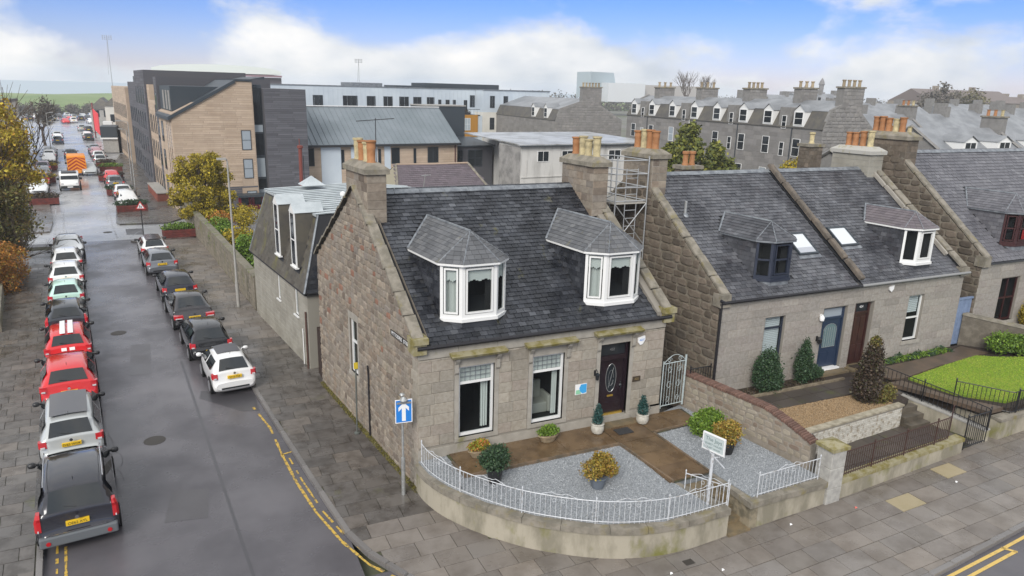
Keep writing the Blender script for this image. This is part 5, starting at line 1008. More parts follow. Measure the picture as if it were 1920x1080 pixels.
mb.build('board_frame', whites, t); gyt = M('grey_lettering', (.16, .22, .22), .6); text('The Jays', nf, 0, .09, .022, .15, gyt, bd); text('GUEST HOUSE', nf, 0, -.05, .022, .08, gyt, bd); text('GUEST HOUSE', nf, 0, -.15, .022, .065, gyt, bd)
# side gate to the passage
g2 = thing('wrought_iron_gate', 'tall pale wrought iron side gate between the corner house and its neighbour', 'gate', (9.0, 0, 0)); ff = F((8.68, .0, 0), (1, .06, 0), (0, 0, 1), (0, -1, 0))
mb = MB(); mb.tube([ff.p(0, .12), ff.p(0, 1.85)], .02, 6); mb.tube([ff.p(.98, .1), ff.p(.98, 1.95)], .035, 6); mb.tube([ff.p(0, .2), ff.p(.98, .2)], .018, 5); mb.tube([ff.p(0, 1.75), ff.p(.98, 1.75)], .018, 5); mb.build('gate_frame', greyir, g2)
for i in range(1, 8): mb = MB(); x = .98*i/8; mb.tube([ff.p(x, .2), ff.p(x, 1.75+(.0 if i % 2 else .05))], .009, 5); mb.build('bar', greyir, g2)
mb = MB()
for cx in (.28, .7):
    for cz, r in ((1.5, .09), (.95, .1), (.42, .08)): mb.tube([ff.p(cx+r*math.cos(a*.5)*(1-a*.03), cz+r*1.4*math.sin(a*.5)*(1-a*.03), .02) for a in range(16)], .008, 4)
mb.tube([ff.p(.98*k/12, 1.76+.27*math.sin(k*math.pi/12), 0) for k in range(13)], .012, 5)
for cx in (.25, .73): mb.tube([ff.p(cx+.11*math.cos(a*.5)*(1-a*.04), 1.87+.09*math.sin(a*.5)*(1-a*.04)) for a in range(18)], .009, 4)
mb.build('scrollwork', greyir, g2)
# plants and pots
def pot(name, label, x, y, prof, mat, z=0, cat='plant pot', n=18, oval=None):
    t = thing(name, label, cat, (x, y, z), 0); mb = MB(); mb.lathe(prof, (0, 0, 0), n)
    if oval: mb.v = [(a*oval[0], b*oval[1], c) for a, b, c in mb.v]
    mb.build('pot', mat, t, smooth=40); return t
stoneurn = M('pale_stone_urn', (.5, .48, .43), .7, var=(9, (.38, .36, .31), .4, .62))
for lb, x, y in (('white stone urn with small cone conifer left of the guest house door', 5.82, -.55), ('white stone urn with small cone conifer right of the guest house door', 7.6, -.5)):
    t = pot('potted_conifer', lb, x, y, [(.1, 0), (.17, .03), (.21, .12), (.21, .24), (.18, .3), (.22, .33), (.2, .36), (.16, .33)], stoneurn)
    foliage('conifer_foliage', [(0, 0, .5, .17, .17, .2), (0, 0, .68, .14, .14, .2), (0, 0, .85, .08, .08, .16)], 1620, 0.028, lf_teal, t, seed=int(x*10)); mb = MB(); mb.tube([(0, 0, .3), (0, 0, .9)], .02, 5); mb.build('stem', bark, t)
t = pot('potted_shrub', 'round dark shrub in a black pot on the grey gravel nearest the corner', 1.6, -1.95, [(.16, 0), (.25, .42), (.27, .43), (.27, .47), (.22, .44)], trim, -.05); foliage('shrub_foliage', [(0, 0, .72, .42, .4, .32), (.15, .1, .85, .25, .25, .2), (-.2, 0, .7, .25, .25, .2)], 3960, 0.036, lf_box, t, seed=3)
t = pot('potted_shrub', 'olive and russet shrub in a grey pot in the middle of the gravel', 4.15, -3.3, [(.17, 0), (.24, .3), (.27, .32), (.27, .36), (.22, .33)], M('grey_plastic_pot', (.13, .15, .18), .5), -.05); foliage('shrub_foliage', [(-.18, 0, .58, .32, .3, .24), (.25, .1, .62, .32, .3, .27), (.1, .15, .75, .2, .2, .22), (.35, -.05, .5, .22, .22, .2)], 4680, 0.034, lf_yr, t, seed=4)
t = pot('potted_shrub', 'orange and yellow shrub in a dark pot on the right hand gravel by the wall', 8.9, -3.1, [(.2, 0), (.28, .35), (.3, .36), (.3, .4), (.24, .36)], trim, -.05); foliage('shrub_foliage', [(0, 0, .65, .42, .4, .33), (.2, .1, .78, .28, .28, .2), (-.15, .1, .75, .28, .25, .22)], 4680, 0.032, lf_yr, t, seed=6)
t = thing('round_bush', 'bright green rounded bush beside the dividing wall', 'bush', (9.15, -1.9, -.05), 0); foliage('bush_foliage', [(0, 0, .38, .55, .5, .42), (.2, .1, .42, .42, .4, .36), (-.22, .05, .4, .38, .36, .34)], 7560, 0.040, lf_grn, t, seed=8); mb = MB(); mb.tube([(0, 0, 0), (.05, 0, .4)], .03, 5); mb.build('stem', bark, t)
trough = M('stone_trough', (.33, .26, .17), .85, var=(6, (.22, .17, .11), .4, .62))
for lb, x, y, s in (('clay bowl planter with yellow green flowers under the left window', 1.72, -.5, 5), ('clay bowl planter with yellow green flowers under the middle window', 4.1, -.42, 6)):
    t = pot('bowl_planter', lb, x, y, [(.2, 0), (.28, .16), (.31, .2), (.3, .25), (.25, .22)], trough, oval=(1.15, .7)); foliage('flowers', [(0, 0, .33, .34, .22, .14), (.1, .05, .4, .2, .16, .1)], 2160, 0.028, lf_grn if s == 6 else leafm('yellow_red_flowers', [(.35, .32, .03), (.12, .2, .02), (.4, .1, .02), (.3, .3, .03)]), t, seed=s)
t = thing('doormat', 'dark doormat in front of the guest house step', 'doormat', (6.68, -.75, 0)); mb = MB(); mb.box(6.4, 6.95, -.98, -.6, .005, .025); mb.build('mat', M('dark_mat', (.03, .03, .032), .95), t)
for i, (x, y) in enumerate(((5.9, -6.6), (4.6, -6.2), (11.2, -6.1), (15.1, -6.45), (8.9, -5.9))):
    t = thing('litter', ['white scrap of litter on the paving below the curved wall', 'small white wrapper on the paving below the curved wall', 'red and white wrapper on the front pavement by the pillar', 'white splash stained paper on the front pavement', 'tiny white scrap by the straight garden wall'][i], 'litter', (x, y, gz(x))); mb = MB(); s = .05; z = gz(x)+.006
    mb.add([(x-s, y-s*.5, z), (x+s*.6, y-s*.7, z+.02), (x+s, y+s*.5, z), (x-s*.3, y+s*.6, z+.03), (x, y, z+.045)], [(0, 1, 4), (1, 2, 4), (2, 3, 4), (3, 0, 4)]); mb.build('paper', whites if i != 2 else M('red_wrap', (.6, .15, .12), .5), t)
for x, y in ((5.3, -6.0), (20.3, -6.2)): mb = MB(); mb.box(x-.14, x+.14, y-.1, y+.1, gz(x)-.01, gz(x)+.006); mb.build('drain_cover', M('cast_iron', (.04, .035, .03), .6), pav)
# moss strip at the foot of the gable
mb = MB(); q = random.Random(9)
foliage('moss', [(SH(0, t, 0).x-.1, t, -.99, .1, .22, .03) for t in [k*.3 for k in range(31)]], 10800, 0.018, leafm('moss_tufts', [(.16, .14, .02), (.1, .09, .02), (.2, .17, .03), (.08, .08, .03)]), seed=12, kind='stuff')
# ---------------------------------------------------------------- dividing wall with brick coping
DO, DU = Vector((9.8, .35, 0)), Vector((.94, -5.05, 0)).normalized(); DF = F(DO, DU, (0, 0, 1), (-1, -.18, 0)); DL = 5.1
dtop = lambda u: 1.1 if u < 3.3 else 1.1-.5*min(1, (u-3.3)/1.8)**1.3
dw = thing('dividing_wall', 'patchy rubble wall with brown brick on edge coping between the two front gardens', 'wall', (10.3, -2.2, 0)); mb = MB()
for i in range(17): a, b = DL*i/17, DL*(i+1)/17; mb.hexa([DF.p(a, -.9, -.3), DF.p(b, -.9, -.3), DF.p(b, -.9, 0), DF.p(a, -.9, 0), DF.p(a, dtop(a), -.3), DF.p(b, dtop(b), -.3), DF.p(b, dtop(b), 0), DF.p(a, dtop(a), 0)])
mb.build('wall_body', mortar, dw)
pieces(dw, 'stone', M('buff_wall_rubble', (.3, .25, .19), .9, pal=[(.28, .245, .19), (.33, .29, .235), (.2, .15, .115), (.3, .27, .21), (.25, .2, .155)], rnd=.1, bump=(25, .6, .012)), 'rubble', [q for q in courses(DF, -.02, 1.1, .2, .3, lambda v: (0, DL if v < .6 else DL-1.8*((v-.55)/.55)**.8), gap=.03, hj=.3, lj=.5, w0=-.05, w1=.014)])
n = 66; pieces(dw, 'coping_brick', brickr, 'brick', [(DF.p((i+.5)*DL/n, dtop((i+.5)*DL/n), -.15)+Vector((0, 0, R.uniform(-.005, .005))), DU*(DL/n-.012), DF.W*.36, Vector((0, 0, .1))) for i in range(n)])
# ---------------------------------------------------------------- neighbour's garden
ng = props(thing('neighbour_garden', None, None), kind='structure')
mb = MB(); mb.prism([(10.2, -.02), (10.9, -.02), (17.7, -.02), (17.3, -3.0), (16.4, -3.4), (11.3, -3.72), (10.95, -3.7)], -1, .3); mb.build('upper_bed', soil, ng)
mb = MB(); gp = [(12.0, -1.95), (16.2, -2.05), (16.38, -3.4), (11.5, -3.66), (11.2, -2.9)]; mb.prism(gp, .29, .345); mb.build('gravel_bed', gravnb, ng)
gpi = inpoly(gp); scatter('gravel', gpi, (11, 16.5, -3.8, -1.9), 12000, .022, gravn, .35, 6, kind='stuff')
sl = [(0, [(a+.01, b+.01), (a+.95, b+.01), (a+.95, b+.53), (a+.01, b+.53)]) for a in [11.4+.96*i for i in range(6)] for b in (-1.95, -1.4)]+[(0, [(a+.01, b+.01), (a+.6, b+.01), (a+.6, b+.6), (a+.01, b+.6)]) for a in (16.3, 16.9) for b in (-2.6, -1.98, -1.36)]
slab_parts(sl, ng, darkpath, 'path_slab', zt=lambda x, y: .34)
mb = MB(); ff = F((11.2, -.86, 0), (1, .0, 0), (0, 0, 1), (0, -1, 0)); mb.fb(ff, .3, 5.3, .3, .42, -.05, .05); mb.build('bed_kerb', M('old_kerb', (.24, .2, .14), .85, var=(4, (.15, .12, .08), .4, .6), bump=(25, .5, .01)), ng)
foliage('ground_cover', [(11.8+.35*i, -.45, .33, .22, .3, .04) for i in range(12)], 4680, 0.024, lf_br, kind='stuff', seed=21)
mb = MB(); mb.prism([(10.7, -3.7), (17.6, -3.2), (17.7, -5.2), (11, -5.2)], -1, -.52); mb.build('lower_path_bed', jointm, ng)
slab_parts([(0, [(a+.01, b+.01), (a+.8, b+.01), (a+.8, b+.45), (a+.01, b+.45)]) for a in [11.1+.81*i for i in range(8)] for b in (-5.15, -4.69, -4.23, -3.9)], ng, darkpath, 'path_slab', zt=lambda x, y: -.5+.02*(x-11))
bf = F((11.0, -3.78, 0), Vector((5.45, .33, 0)).normalized(), (0, 0, 1)); bf.W = bf.W if bf.W.y < 0 else -bf.W
rw = thing('brick_retaining_wall', 'flaking whitewashed brick wall holding up the brown gravel garden', 'wall', (13.6, -3.65, -.5)); mb = MB(); mb.fb(bf, .2, 5.4, -.9, .36, -.2, 0); mb.build('wall_body', ashj, rw); pieces(rw, 'brick', brickw, 'brick', courses(bf, -.5, .3, .075, .225, lambda v: (.2, 5.4), gap=.01, lj=.05, w0=-.02, w1=.012)); mb = MB(); mb.fb(bf, .15, 5.45, .37, .43, -.22, .03); mb.build('coping', M('pale_coping', (.38, .34, .26), .8, var=(4, (.25, .22, .16), .4, .6)), rw)
s2 = props(thing('garden_steps', None, None), kind='structure')
for i in range(4): mb = MB(); mb.box(16.45, 17.45, -3.0-.28*(i+1), -3.0-.28*i, -.9, .14-.19*i); mb.build('step', M('dark_wet_step', (.12, .1, .075), .5, var=(3, (.07, .06, .045), .4, .6), bump=(40, .4, .006)), s2)
cw = thing('garden_wall', 'low mossy concrete wall under the brown railing of the neighbouring garden', 'wall', (14, -5.4, -1)); mb = MB(); mb.prism([(11.08, -5.55), (16.95, -5.35), (16.95, -5.08), (11.08, -5.28)], lambda x, y: gz(x)-.2, lambda x, y: -.32+.025*(x-11)); mb.build('wall_body', render_w, cw)
for i in range(5): a, b = 11.08+i*1.18, 11.08+(i+1)*1.18-.008; mb = MB(); mb.prism([(a, -5.58+.034*(a-11)), (b, -5.58+.034*(b-11)), (b, -5.24+.034*(b-11)), (a, -5.24+.034*(a-11))], lambda x, y: -.318+.025*(x-11), lambda x, y: -.2+.025*(x-11)); mb.build('coping_stone', mossm, cw)
brir = M('rusty_brown_railing', (.05, .022, .016), .6); V2_ = lambda *a: [Vector((x, y, 0)) for x, y in a]
railing('brown_railing', 'dense rusty brown railing along the neighbouring low front wall', V2_((11.1, -5.4), (16.3, -5.22), (17.0, -4.8)), -.2, .8, .1, brir, r=.011, posts=1.5, scroll=False, zf=lambda s: -.2+.03*s)
railing('black_railing', 'black railing running from the brown door down between the two gardens', V2_((17.45, -.9), (18.2, -3.9), (18.4, -5.2)), .3, .75, .15, black, r=.011, posts=1.8, scroll=False, zf=lambda s: .3-.088*s)
railing('black_gate', 'black iron garden gate at the end of the brown railing', V2_((17.15, -5.25), (18.35, -5.2)), -.55, 1.15, .11, black, r=.012, posts=1.2, scroll=False)
railing('black_railing', 'black railing across the front of the lawn', V2_((18.7, -3.7), (19.6, -5.15), (30, -4.9)), .25, .8, .13, black, r=.011, posts=2, scroll=False)
railing('black_gate', 'black iron gate in the passage left of the pair of granite houses', V2_((9.95, .1), (10.85, .1)), .25, 1.1, .11, black, r=.012, posts=1, scroll=False)
# lawn garden
lg = props(thing('lawn_garden', None, None), kind='structure'); mb = MB(); mb.prism([(17.75, -.02), (34, -.02), (34, -5.0), (19.65, -5.05), (18.6, -3.6)], -1, .42); mb.build('garden_bed', soil, lg)
LP_ = [(18.65, -1.95), (21, -1.6), (23.6, -1.3), (24.3, -1.75), (26.5, -2.6), (32, -2.8), (32, -4.75), (19.95, -4.75), (18.9, -3.6)]; mb = MB(); mb.prism(LP_, .4, .5); mb.build('lawn', lawnb, lg)
lpi = inpoly(LP_); scatter('grass', lpi, (18.6, 32, -4.8, -1.3), 26000, .035, grassm, .5, 14, kind='stuff')
mb = MB(); mb.prism([(17.85, -.75), (22.5, -.65), (24.2, -.25), (24.6, -1.2), (24, -1.25), (21, -1.5), (18.5, -1.85), (18.0, -1.7)], .41, .47); mb.build('path', M('reddish_wet_path', (.12, .085, .06), .4, var=(1.5, (.08, .06, .045), .4, .6), bump=(40, .3, .004)), lg)
foliage('ground_cover', [(18.3+.4*i, -.35, .47, .24, .22, .07+.03*(i % 3)) for i in range(13)], 4680, 0.032, lf_grn, kind='stuff', seed=22)
mb = MB(); mb.prism([(17.62, -1.9), (18.3, -1.95), (18.62, -3.6), (19.5, -4.95), (18.6, -4.95), (18.25, -3.4)], .3, .45); mb.build('path', M('reddish_wet_path', (.12, .085, .06), .4), lg)
foliage('ground_cover', [(18.1+.42*i+.1*(i % 2), -.5+.12*(i % 3), .5, .12+.06*(i % 2), .14, .08+.05*(i % 3)) for i in range(13)], 1800, .04, lf_box, kind='stuff', seed=23)
rl = thing('garden_wall', 'low wall with pale coping under the black railing between the two gardens', 'wall', (18, -3, -.5)); mb = MB(); mb.prism([(17.3, -.9), (17.55, -.9), (18.35, -3.9), (18.55, -5.2), (18.3, -5.2), (18.08, -3.9)], -1, lambda x, y: .24+.09*(y+.9)); mb.build('wall_body', render_w, rl); mb = MB(); mb.prism([(17.28, -.9), (17.57, -.9), (18.37, -3.9), (18.57, -5.2), (18.28, -5.2), (18.06, -3.9)], lambda x, y: .245+.09*(y+.9), lambda x, y: .3+.09*(y+.9)); mb.build('coping', concm, rl)
t = thing('red_flower', 'single red flower clump at the left end of the flower bed', 'flower', (18.15, -.85, .45), 0); foliage('petals', [(0, 0, .32, .1, .1, .08)], 288, 0.032, M('red_petals', (.7, .02, .05), .5), t, seed=2); mb = MB(); mb.tube([(0, 0, 0), (0, 0, .3)], .012, 4); mb.build('stem', lf_grn, t)
rw = thing('garden_wall', 'dark rough wall between the lawn and the far right house', 'wall', (25.5, -1, .4)); mb = MB(); WLm = M('dark_rough_wall', (.11, .095, .075), .9, var=(3, (.17, .15, .12), .45, .65), bump=(14, .8, .02)); mb.hexa([(24.45, .05, -.5), (24.7, .05, -.5), (28.4, -4.5, -.5), (28.15, -4.5, -.5), (24.45, .05, 1.75), (24.7, .05, 1.75), (28.4, -4.5, 1.1), (28.15, -4.5, 1.1)]); mb.build('wall_body', WLm, rw)
mb = MB(); mb.hexa([(24.4, .05, 1.752), (24.75, .05, 1.752), (28.45, -4.5, 1.102), (28.1, -4.5, 1.102), (24.42, .05, 1.85), (24.72, .05, 1.85), (28.42, -4.5, 1.2), (28.12, -4.5, 1.2)]); mb.build('coping', copem, rw)
fw = thing('garden_wall', 'low concrete wall under the black railing of the lawn', 'wall', (22, -5.1, -.6)); mb = MB(); mb.prism([(18.9, -5.3), (34, -5.1), (34, -4.85), (18.9, -5.0)], lambda x, y: gz(x)-.2, .14); mb.prism([(18.6, -3.9), (18.9, -3.9), (19.2, -5.0), (18.9, -5.3)], -1, .14); mb.build('wall_body', render_w, fw); mb = MB(); mb.prism([(18.85, -5.34), (34, -5.14), (34, -4.8), (18.85, -4.96)], .142, .25); mb.build('coping', copem, fw)
bg = thing('blue_side_gate', 'flat blue grey boarded gate between the pair of houses and the far right house', 'gate', (24.4, .1, .6))
for i in range(7): mb = MB(); mb.fb(HF(), 23.93+i*.145, 23.93+(i+1)*.145-.008, .44, 2.45, -.15, -.1-.004*(i % 2)); mb.build('board', bluegate, bg)
mb = MB(); mb.fb(HF(), 23.9, 24.97, 2.452, 2.53, -.16, -.06); mb.build('top_rail', bluegate, bg)
def bush(name, label, x, y, z, bl, n, size, mat, cat='shrub', seed=1, hs=1):
    t = thing(name, label, cat, (x, y, z), 0); foliage('foliage', bl, n, size, mat, t, seed=seed); mb = MB(); mb.tube([(0, 0, 0), (0, 0, bl[0][2])], .05, 5); mb.build('stem', bark, t); return t
bush('conifer_shrub', 'rounded dark green conifer shrub left of the white blind window', 12.85, -.55, .3, [(0, 0, .65, .5, .45, .62), (.05, 0, 1.05, .38, .36, .55), (.25, -.1, .5, .35, .35, .45)], 11700, 0.040, lf_box, seed=31)
bush('conifer_shrub', 'narrow dark green conifer shrub right of the white blind window', 14.72, -.5, .3, [(0, 0, .7, .32, .32, .68), (.0, 0, 1.25, .18, .18, .5), (.35, 0, .45, .35, .3, .3), (.6, -.1, .42, .25, .22, .2)], 9360, 0.036, lf_box, seed=32)
t = bush('tall_brown_bush', 'tall dead looking dark brown bush beside the garden steps', 15.6, -2.6, .3, [(0, 0, .95, .42, .42, .95), (.05, 0, 1.6, .3, .3, .7), (-.08, 0, .6, .45, .45, .6)], 16200, 0.040, lf_br, seed=33)
foliage('green_shoots', [(0, 0, 2.25, .18, .18, .22), (.7, -.2, .35, .35, .3, .3), (.35, -.3, .3, .3, .25, .25)], 3420, 0.036, lf_dark, t, seed=34)
bush('yellow_green_shrub', 'low yellow green shrub beside the dark rough wall', 25.0, -1.5, .45, [(0, 0, .5, .7, .5, .4), (.7, -.5, .5, .7, .5, .4), (1.6, -.9, .45, .7, .5, .4)], 9000, 0.048, lf_grn, seed=35)
bush('yellow_green_shrub', 'small shrub at the right edge under the maroon window', 28.6, -.4, .45, [(0, 0, 1.0, .5, .4, .6)], 2700, 0.048, lf_holly, seed=36)
t = thing('black_rubbish_bag', 'black bag with white papers behind the granite pillar', 'bag', (11.25, -4.05, .3), 0); mb = MB(); mb.lathe([(.16, 0), (.24, .1), (.2, .24), (.06, .3)], (0, 0, -.0), 9); mb.build('bag', trim, t, smooth=60); mb = MB(); mb.box(-.2, .05, -.1, .1, .25, .31); mb.build('papers', whites, t)
# ---------------------------------------------------------------- scaffold tower in the passage
sc = thing('scaffold_tower', 'aluminium scaffold tower standing in the passage beside the corner house chimney', 'scaffold', (9.7, 4.8, -.5))
X0, X1, Y0, Y1 = 8.95, 10.35, 3.95, 6.1
for x in (X0, X1):
    for y in (Y0, Y1): mb = MB(); q = SH(x, y, 0); mb.tube([(q.x+.4, q.y, -.9), (q.x+.4, q.y, 8.35 if y == Y0 else 8.1)], .03, 8); mb.build('upright', alum, sc, smooth=50)
for z in [.2+.5*i for i in range(17)]:
    big = abs((z*2) % 3) < .1 or z > 6.6
    mb = MB(); a, b = SH(X0, Y0, z), SH(X1, Y0, z); s = Vector((.4, 0, 0))
    if big:
        mb.tube([a+s, b+s], .024, 6); c, d = SH(X0, Y1, z), SH(X1, Y1, z); mb.tube([c+s, d+s], .024, 6); mb.tube([a+s, c+s], .022, 6); mb.tube([b+s, d+s], .022, 6); mb.build('horizontal_tube', alum, sc, smooth=50)
for y in (Y0+.02,):
    mb = MB(); a, b = SH(X0+.45, y, 0), SH(X0+.95, y, 0); s = Vector((.4, 0, 0)); mb.tube([a+s+Vector((0, 0, .2)), a+s+Vector((0, 0, 7.9))], .02, 6); mb.tube([b+s+Vector((0, 0, .2)), b+s+Vector((0, 0, 7.9))], .02, 6); mb.build('ladder_stile', alum, sc, smooth=50)
    for i in range(26): mb = MB(); mb.tube([a+s+Vector((0, 0, .35+i*.3)), b+s+Vector((0, 0, .35+i*.3))], .014, 5); mb.build('rung', alum, sc)
for z0, z1, k in ((5.0, 6.6, 0), (5.0, 6.6, 1), (3.2, 4.9, 0), (3.2, 4.9, 1), (6.1, 7.0, 2)):
    mb = MB(); s = Vector((.4, 0, 0)); a, b = (SH(X0, Y0, z0), SH(X1, Y0, z1)) if k == 0 else (SH(X1, Y0, z0), SH(X0, Y0, z1)) if k == 1 else (SH(X0, Y1, z0), SH(X0, Y0, z1)); mb.tube([a+s, b+s], .02, 6); mb.build('brace', alum, sc, smooth=50)
for z in (4.75, 6.62): mb = MB(); p = [SH(X0, Y0, z), SH(X1, Y0, z), SH(X1, Y1, z), SH(X0, Y1, z)]; p = [q+Vector((.4, 0, 0)) for q in p]; mb.hexa([q-Vector((0, 0, .03)) for q in p]+[q+Vector((0, 0, .02)) for q in p]); mb.build('platform', M('scaffold_board', (.4, .38, .34), .7), sc)
t = thing('pink_sheet', 'crumpled bright pink sheet hanging on the scaffold tower', 'sheet', (9.3, 5.9, 6)); mb = MB(); mb.add([(8.72, 5.7, 6.3), (9.1, 5.75, 6.32), (9.2, 5.6, 6.1), (8.8, 5.6, 6.02), (8.95, 5.5, 6.2)], [(0, 1, 4), (1, 2, 4), (2, 3, 4), (3, 0, 4)]); mb.build('cloth', M('pink_cloth', (.7, .1, .35), .7), t)

for lb, x, y in (('round manhole cover in the side street asphalt', -7.2, 6.5), ('round manhole cover near the striped red car', -8.9, 19), ('round manhole cover in the wet junction', -11, 46)):
    t = thing('manhole_cover', lb, 'manhole cover', (x, y, -1.12), 0); mb = MB(); mb.lathe([(.34, 0), (.34, .008), (.3, .008), (.29, .005), (.02, .006)], (0, 0, 0), 18); mb.build('cover', M('cast_iron', (.04, .035, .03), .6), t)
t = thing('road_gully', 'rectangular drain grate in the gutter beside the kerb', 'drain', (-3.55, 12, -1.12), 0); mb = MB(); mb.box(-.25, .1, -.2, .2, 0, .006); mb.build('frame', M('cast_iron', (.04, .035, .03), .6), t); mb = MB(); [mb.box(-.22, .07, -.17+k*.06, -.15+k*.06, .006, .01) for k in range(6)]; mb.build('grate', M('grate_dark', (.015, .015, .015), .6), t)
# ---------------------------------------------------------------- vehicles
DEF = dict(L=4.1, W=1.78, H=1.48, belt=.93, hood=.95, rear=.1, rg=(.12, .55), roof=(.5, 2.55), ws=3.25, roofw=.66, boot=0, tl='side', plate=.78)
def car(label, color, x, y, rz=None, name='parked_car', cat='car', group=None, plate='', **kw):
    d = dict(DEF); d.update(kw); L_, W_, H = d['L'], d['W']/2, d['H']; zb, zs, zh = .22, d['belt'], d['hood']; R0, R1 = d['roof']; g0, g1 = d['rg']; WS = d['ws']; rw = d['roofw']
    paint = M('paint_'+name_of(color), color, .2, coat=.8, metal=.25 if max(color) < .6 else 0, spec=.6)
    t = thing(name, label, cat, (x, y, -1.12 if 'z' not in kw else kw['z']), (.109 if rz is None else rz), group)
    st = []                                                      # (y, zbottom, zshoulder, [pts from shoulder inward to centre])
    def low(y, w, zt, zb_=zb): return [(0, zb_), (w*.8, zb_), (w*.97, zb_+.08), (w, .5), (w*.985, zt-.12), (w*.93, zt-.02), (w*.78, zt), (w*.4, zt+.02), (0, zt+.025)], y
    def high(y, w, zr, k=1.): r_ = w*rw/.66*.7*k; return [(0, zb), (w*.8, zb), (w*.97, zb+.08), (w, .5), (w*.985, zs-.12), (w*.94, zs), (r_, zr-.07), (r_*.85, zr-.01), (0, zr+.02)], y
    st = [low(0, W_*.84, .6, .34), low(.05, W_*.93, .64, .26), low(max(.12, g0-.06), W_*.97, zs-.03 if not d['boot'] else zs-.06)]
    if d['boot']: st += [low(g0-.1, W_*.99, zs+.0)]
    st += [low(g0, W_*.98, zs+.02), high(g1, W_*.99, H-.03, .97), high(g1+(R1-g1)*.5, W_, H), high(R1, W_, H-.05), low(WS, W_, zs+.04), low(L_-.75, W_*.98, zh-.06), low(L_-.2, W_*.9, zh-.2), low(L_-.03, W_*.78, .58, .26), low(L_, W_*.7, .5, .34)]
    ys = [s[1] for s in st]; mb = MB(); n = 9; row = 2*n-2
    for pts, yy in st: mb.v += [(p[0], yy, p[1]) for p in pts]+[(-p[0], yy, p[1]) for p in pts[-2:0:-1]]
    for i in range(len(st)-1):
        for k in range(row): k2 = (k+1) % row; mb.f.append((i*row+k, i*row+k2, (i+1)*row+k2, (i+1)*row+k)); mb.m.append(0)
    mb.f += [tuple(range(row)), tuple(range((len(st)-1)*row, len(st)*row))]; mb.m += [0, 0]
    body = mb.build('body', paint, t, smooth=48)
    if y < 45: sv = body.modifiers.new('s', 'SUBSURF'); sv.levels = sv.render_levels = 2
    gi_ = 4 if d['boot'] else 3; lo, hi = st[gi_][0], st[gi_+1][0]; ylo, yhi = st[gi_][1], st[gi_+1][1]
    nrm = Vector((0, -(hi[7][1]-lo[7][1]), (yhi-ylo))).normalized()*.012
    def glassq(p0, p1, ya, yb, in0=.07, in1=.07, nm='rear_window', off=nrm):
        m_ = MB(); cols = []
        for q in (-1, -.5, 0, .5, 1):
            a_ = Vector((q*p0[0], ya, p0[1]+.02*(1-q*q))); b_ = Vector((q*p1[0], yb, p1[1]+.02*(1-q*q))); cols.append((a_.lerp(b_, in0)+off, a_.lerp(b_, 1-in1)+off))
        vs = [v for c_ in cols for v in c_]; m_.add(vs, [(2*i, 2*i+2, 2*i+3, 2*i+1) for i in range(4)]); return m_.build(nm, glsc, t, smooth=60)
    glassq((lo[6][0]*.9, lo[6][1]), (hi[7][0]*.93, hi[7][1]), ylo, yhi, .12, .1)
    wi = gi_+3; a_, b_ = st[wi][0], st[wi+1][0]; nf_ = Vector((0, (a_[7][1]-b_[7][1]), st[wi+1][1]-st[wi][1])).normalized()*.012
    glassq((b_[6][0]*.98, b_[6][1]), (a_[7][0]*.9, a_[7][1]), st[wi+1][1], st[wi][1], .12, .28, nm='windscreen', off=nf_*-.8)
    for s in (-1, 1):                                            # side windows
        zt = H-.12; xb, xt = s*W_*.935, s*(W_*rw/.66*.7*.99-.02); yA, yB = g1-.05+(.35 if d['boot'] else .12), R1-.02
        P = [(xb, ylo+.42+(g1-g0)*.25, zs+.03), (xb, WS-.16, zs+.03), (xt+s*.02, yB, zt-.03), (xt+s*.02, yA, zt-.03)]
        m_ = MB(); m_.add([(p[0]+s*.03, p[1], p[2]) for p in P], [(0, 1, 2, 3)]); sw_ = m_.build('side_window', glsc, t)
        m_ = MB(); ym = (g1+WS)/2-.1; m_.add([(p[0], p[1], p[2]) for p in ((xb+s*.035, ym-.04, zs+.03), (xb+s*.035, ym+.04, zs+.03), (xt+s*.055, ym+.02, zt-.03), (xt+s*.038, ym-.06, zt-.03))], [(0, 1, 2, 3)]); m_.build('pillar', paint, sw_)
        m_ = MB(); ya = WS-.28; m_.lathe([(.03, -.06), (.035, .02), (.075, .05), (.085, .12), (.075, .19), (.03, .22)] if s > 0 else [(.03, -.22), (.075, -.19), (.085, -.12), (.075, -.05), (.035, -.02), (.03, .06)], (s*W_*.97, ya, zs+.07), 10, ax='x'); m_.build('wing_mirror', trim if d.get('bm', 1) else paint, t, smooth=60)
        for yy in (.75, L_-.82):
            m_ = MB(); m_.lathe([(.36, 0), (.36, .006)], (s*(W_+.001)-(.006 if s < 0 else 0), yy, .34), 16, ax='x'); m_.build('wheel_arch', wellm, t)
            m_ = MB(); m_.lathe([(.26, -.1), (.315, -.09), (.325, 0), (.315, .03), (.25, .04)] if s > 0 else [(.25, -.04), (.315, -.03), (.325, 0), (.315, .09), (.26, .1)], (s*(W_-.01), yy, .32), 18, ax='x'); wh = m_.build('wheel', tyre, t, smooth=40)
            m_ = MB(); m_.lathe([(.23, 0), (.2, .012), (.05, .02)] if s > 0 else [(.05, -.02), (.2, -.012), (.23, 0)], (s*(W_+.03), yy, .32), 10, ax='x'); m_.build('rim', rimm, wh)
        # tail lights
        m_ = MB(); k = d['tl']
        x0_, z0_, z1_ = {'tall': (.84, .72, zs+.1), 'wide': (.55, .68, .83), 'side': (.74, zs-.2, zs-.01)}[k]; yr = lambda z: .05+.07*(z-.64)/(zs-.64) if z < zs else ylo+(z-zs)/(H-zs)*(yhi-ylo); wr_ = lambda z: W_*.98 if z < zs else W_*(.955-(z-zs)/(H-zs)*(.955-rw/.66*.7))
        if k == 'tall' and d['boot'] == 0: yr0 = yr
        zz_ = [z0_+(z1_-z0_)*i/5 for i in range(6)]; vs = []
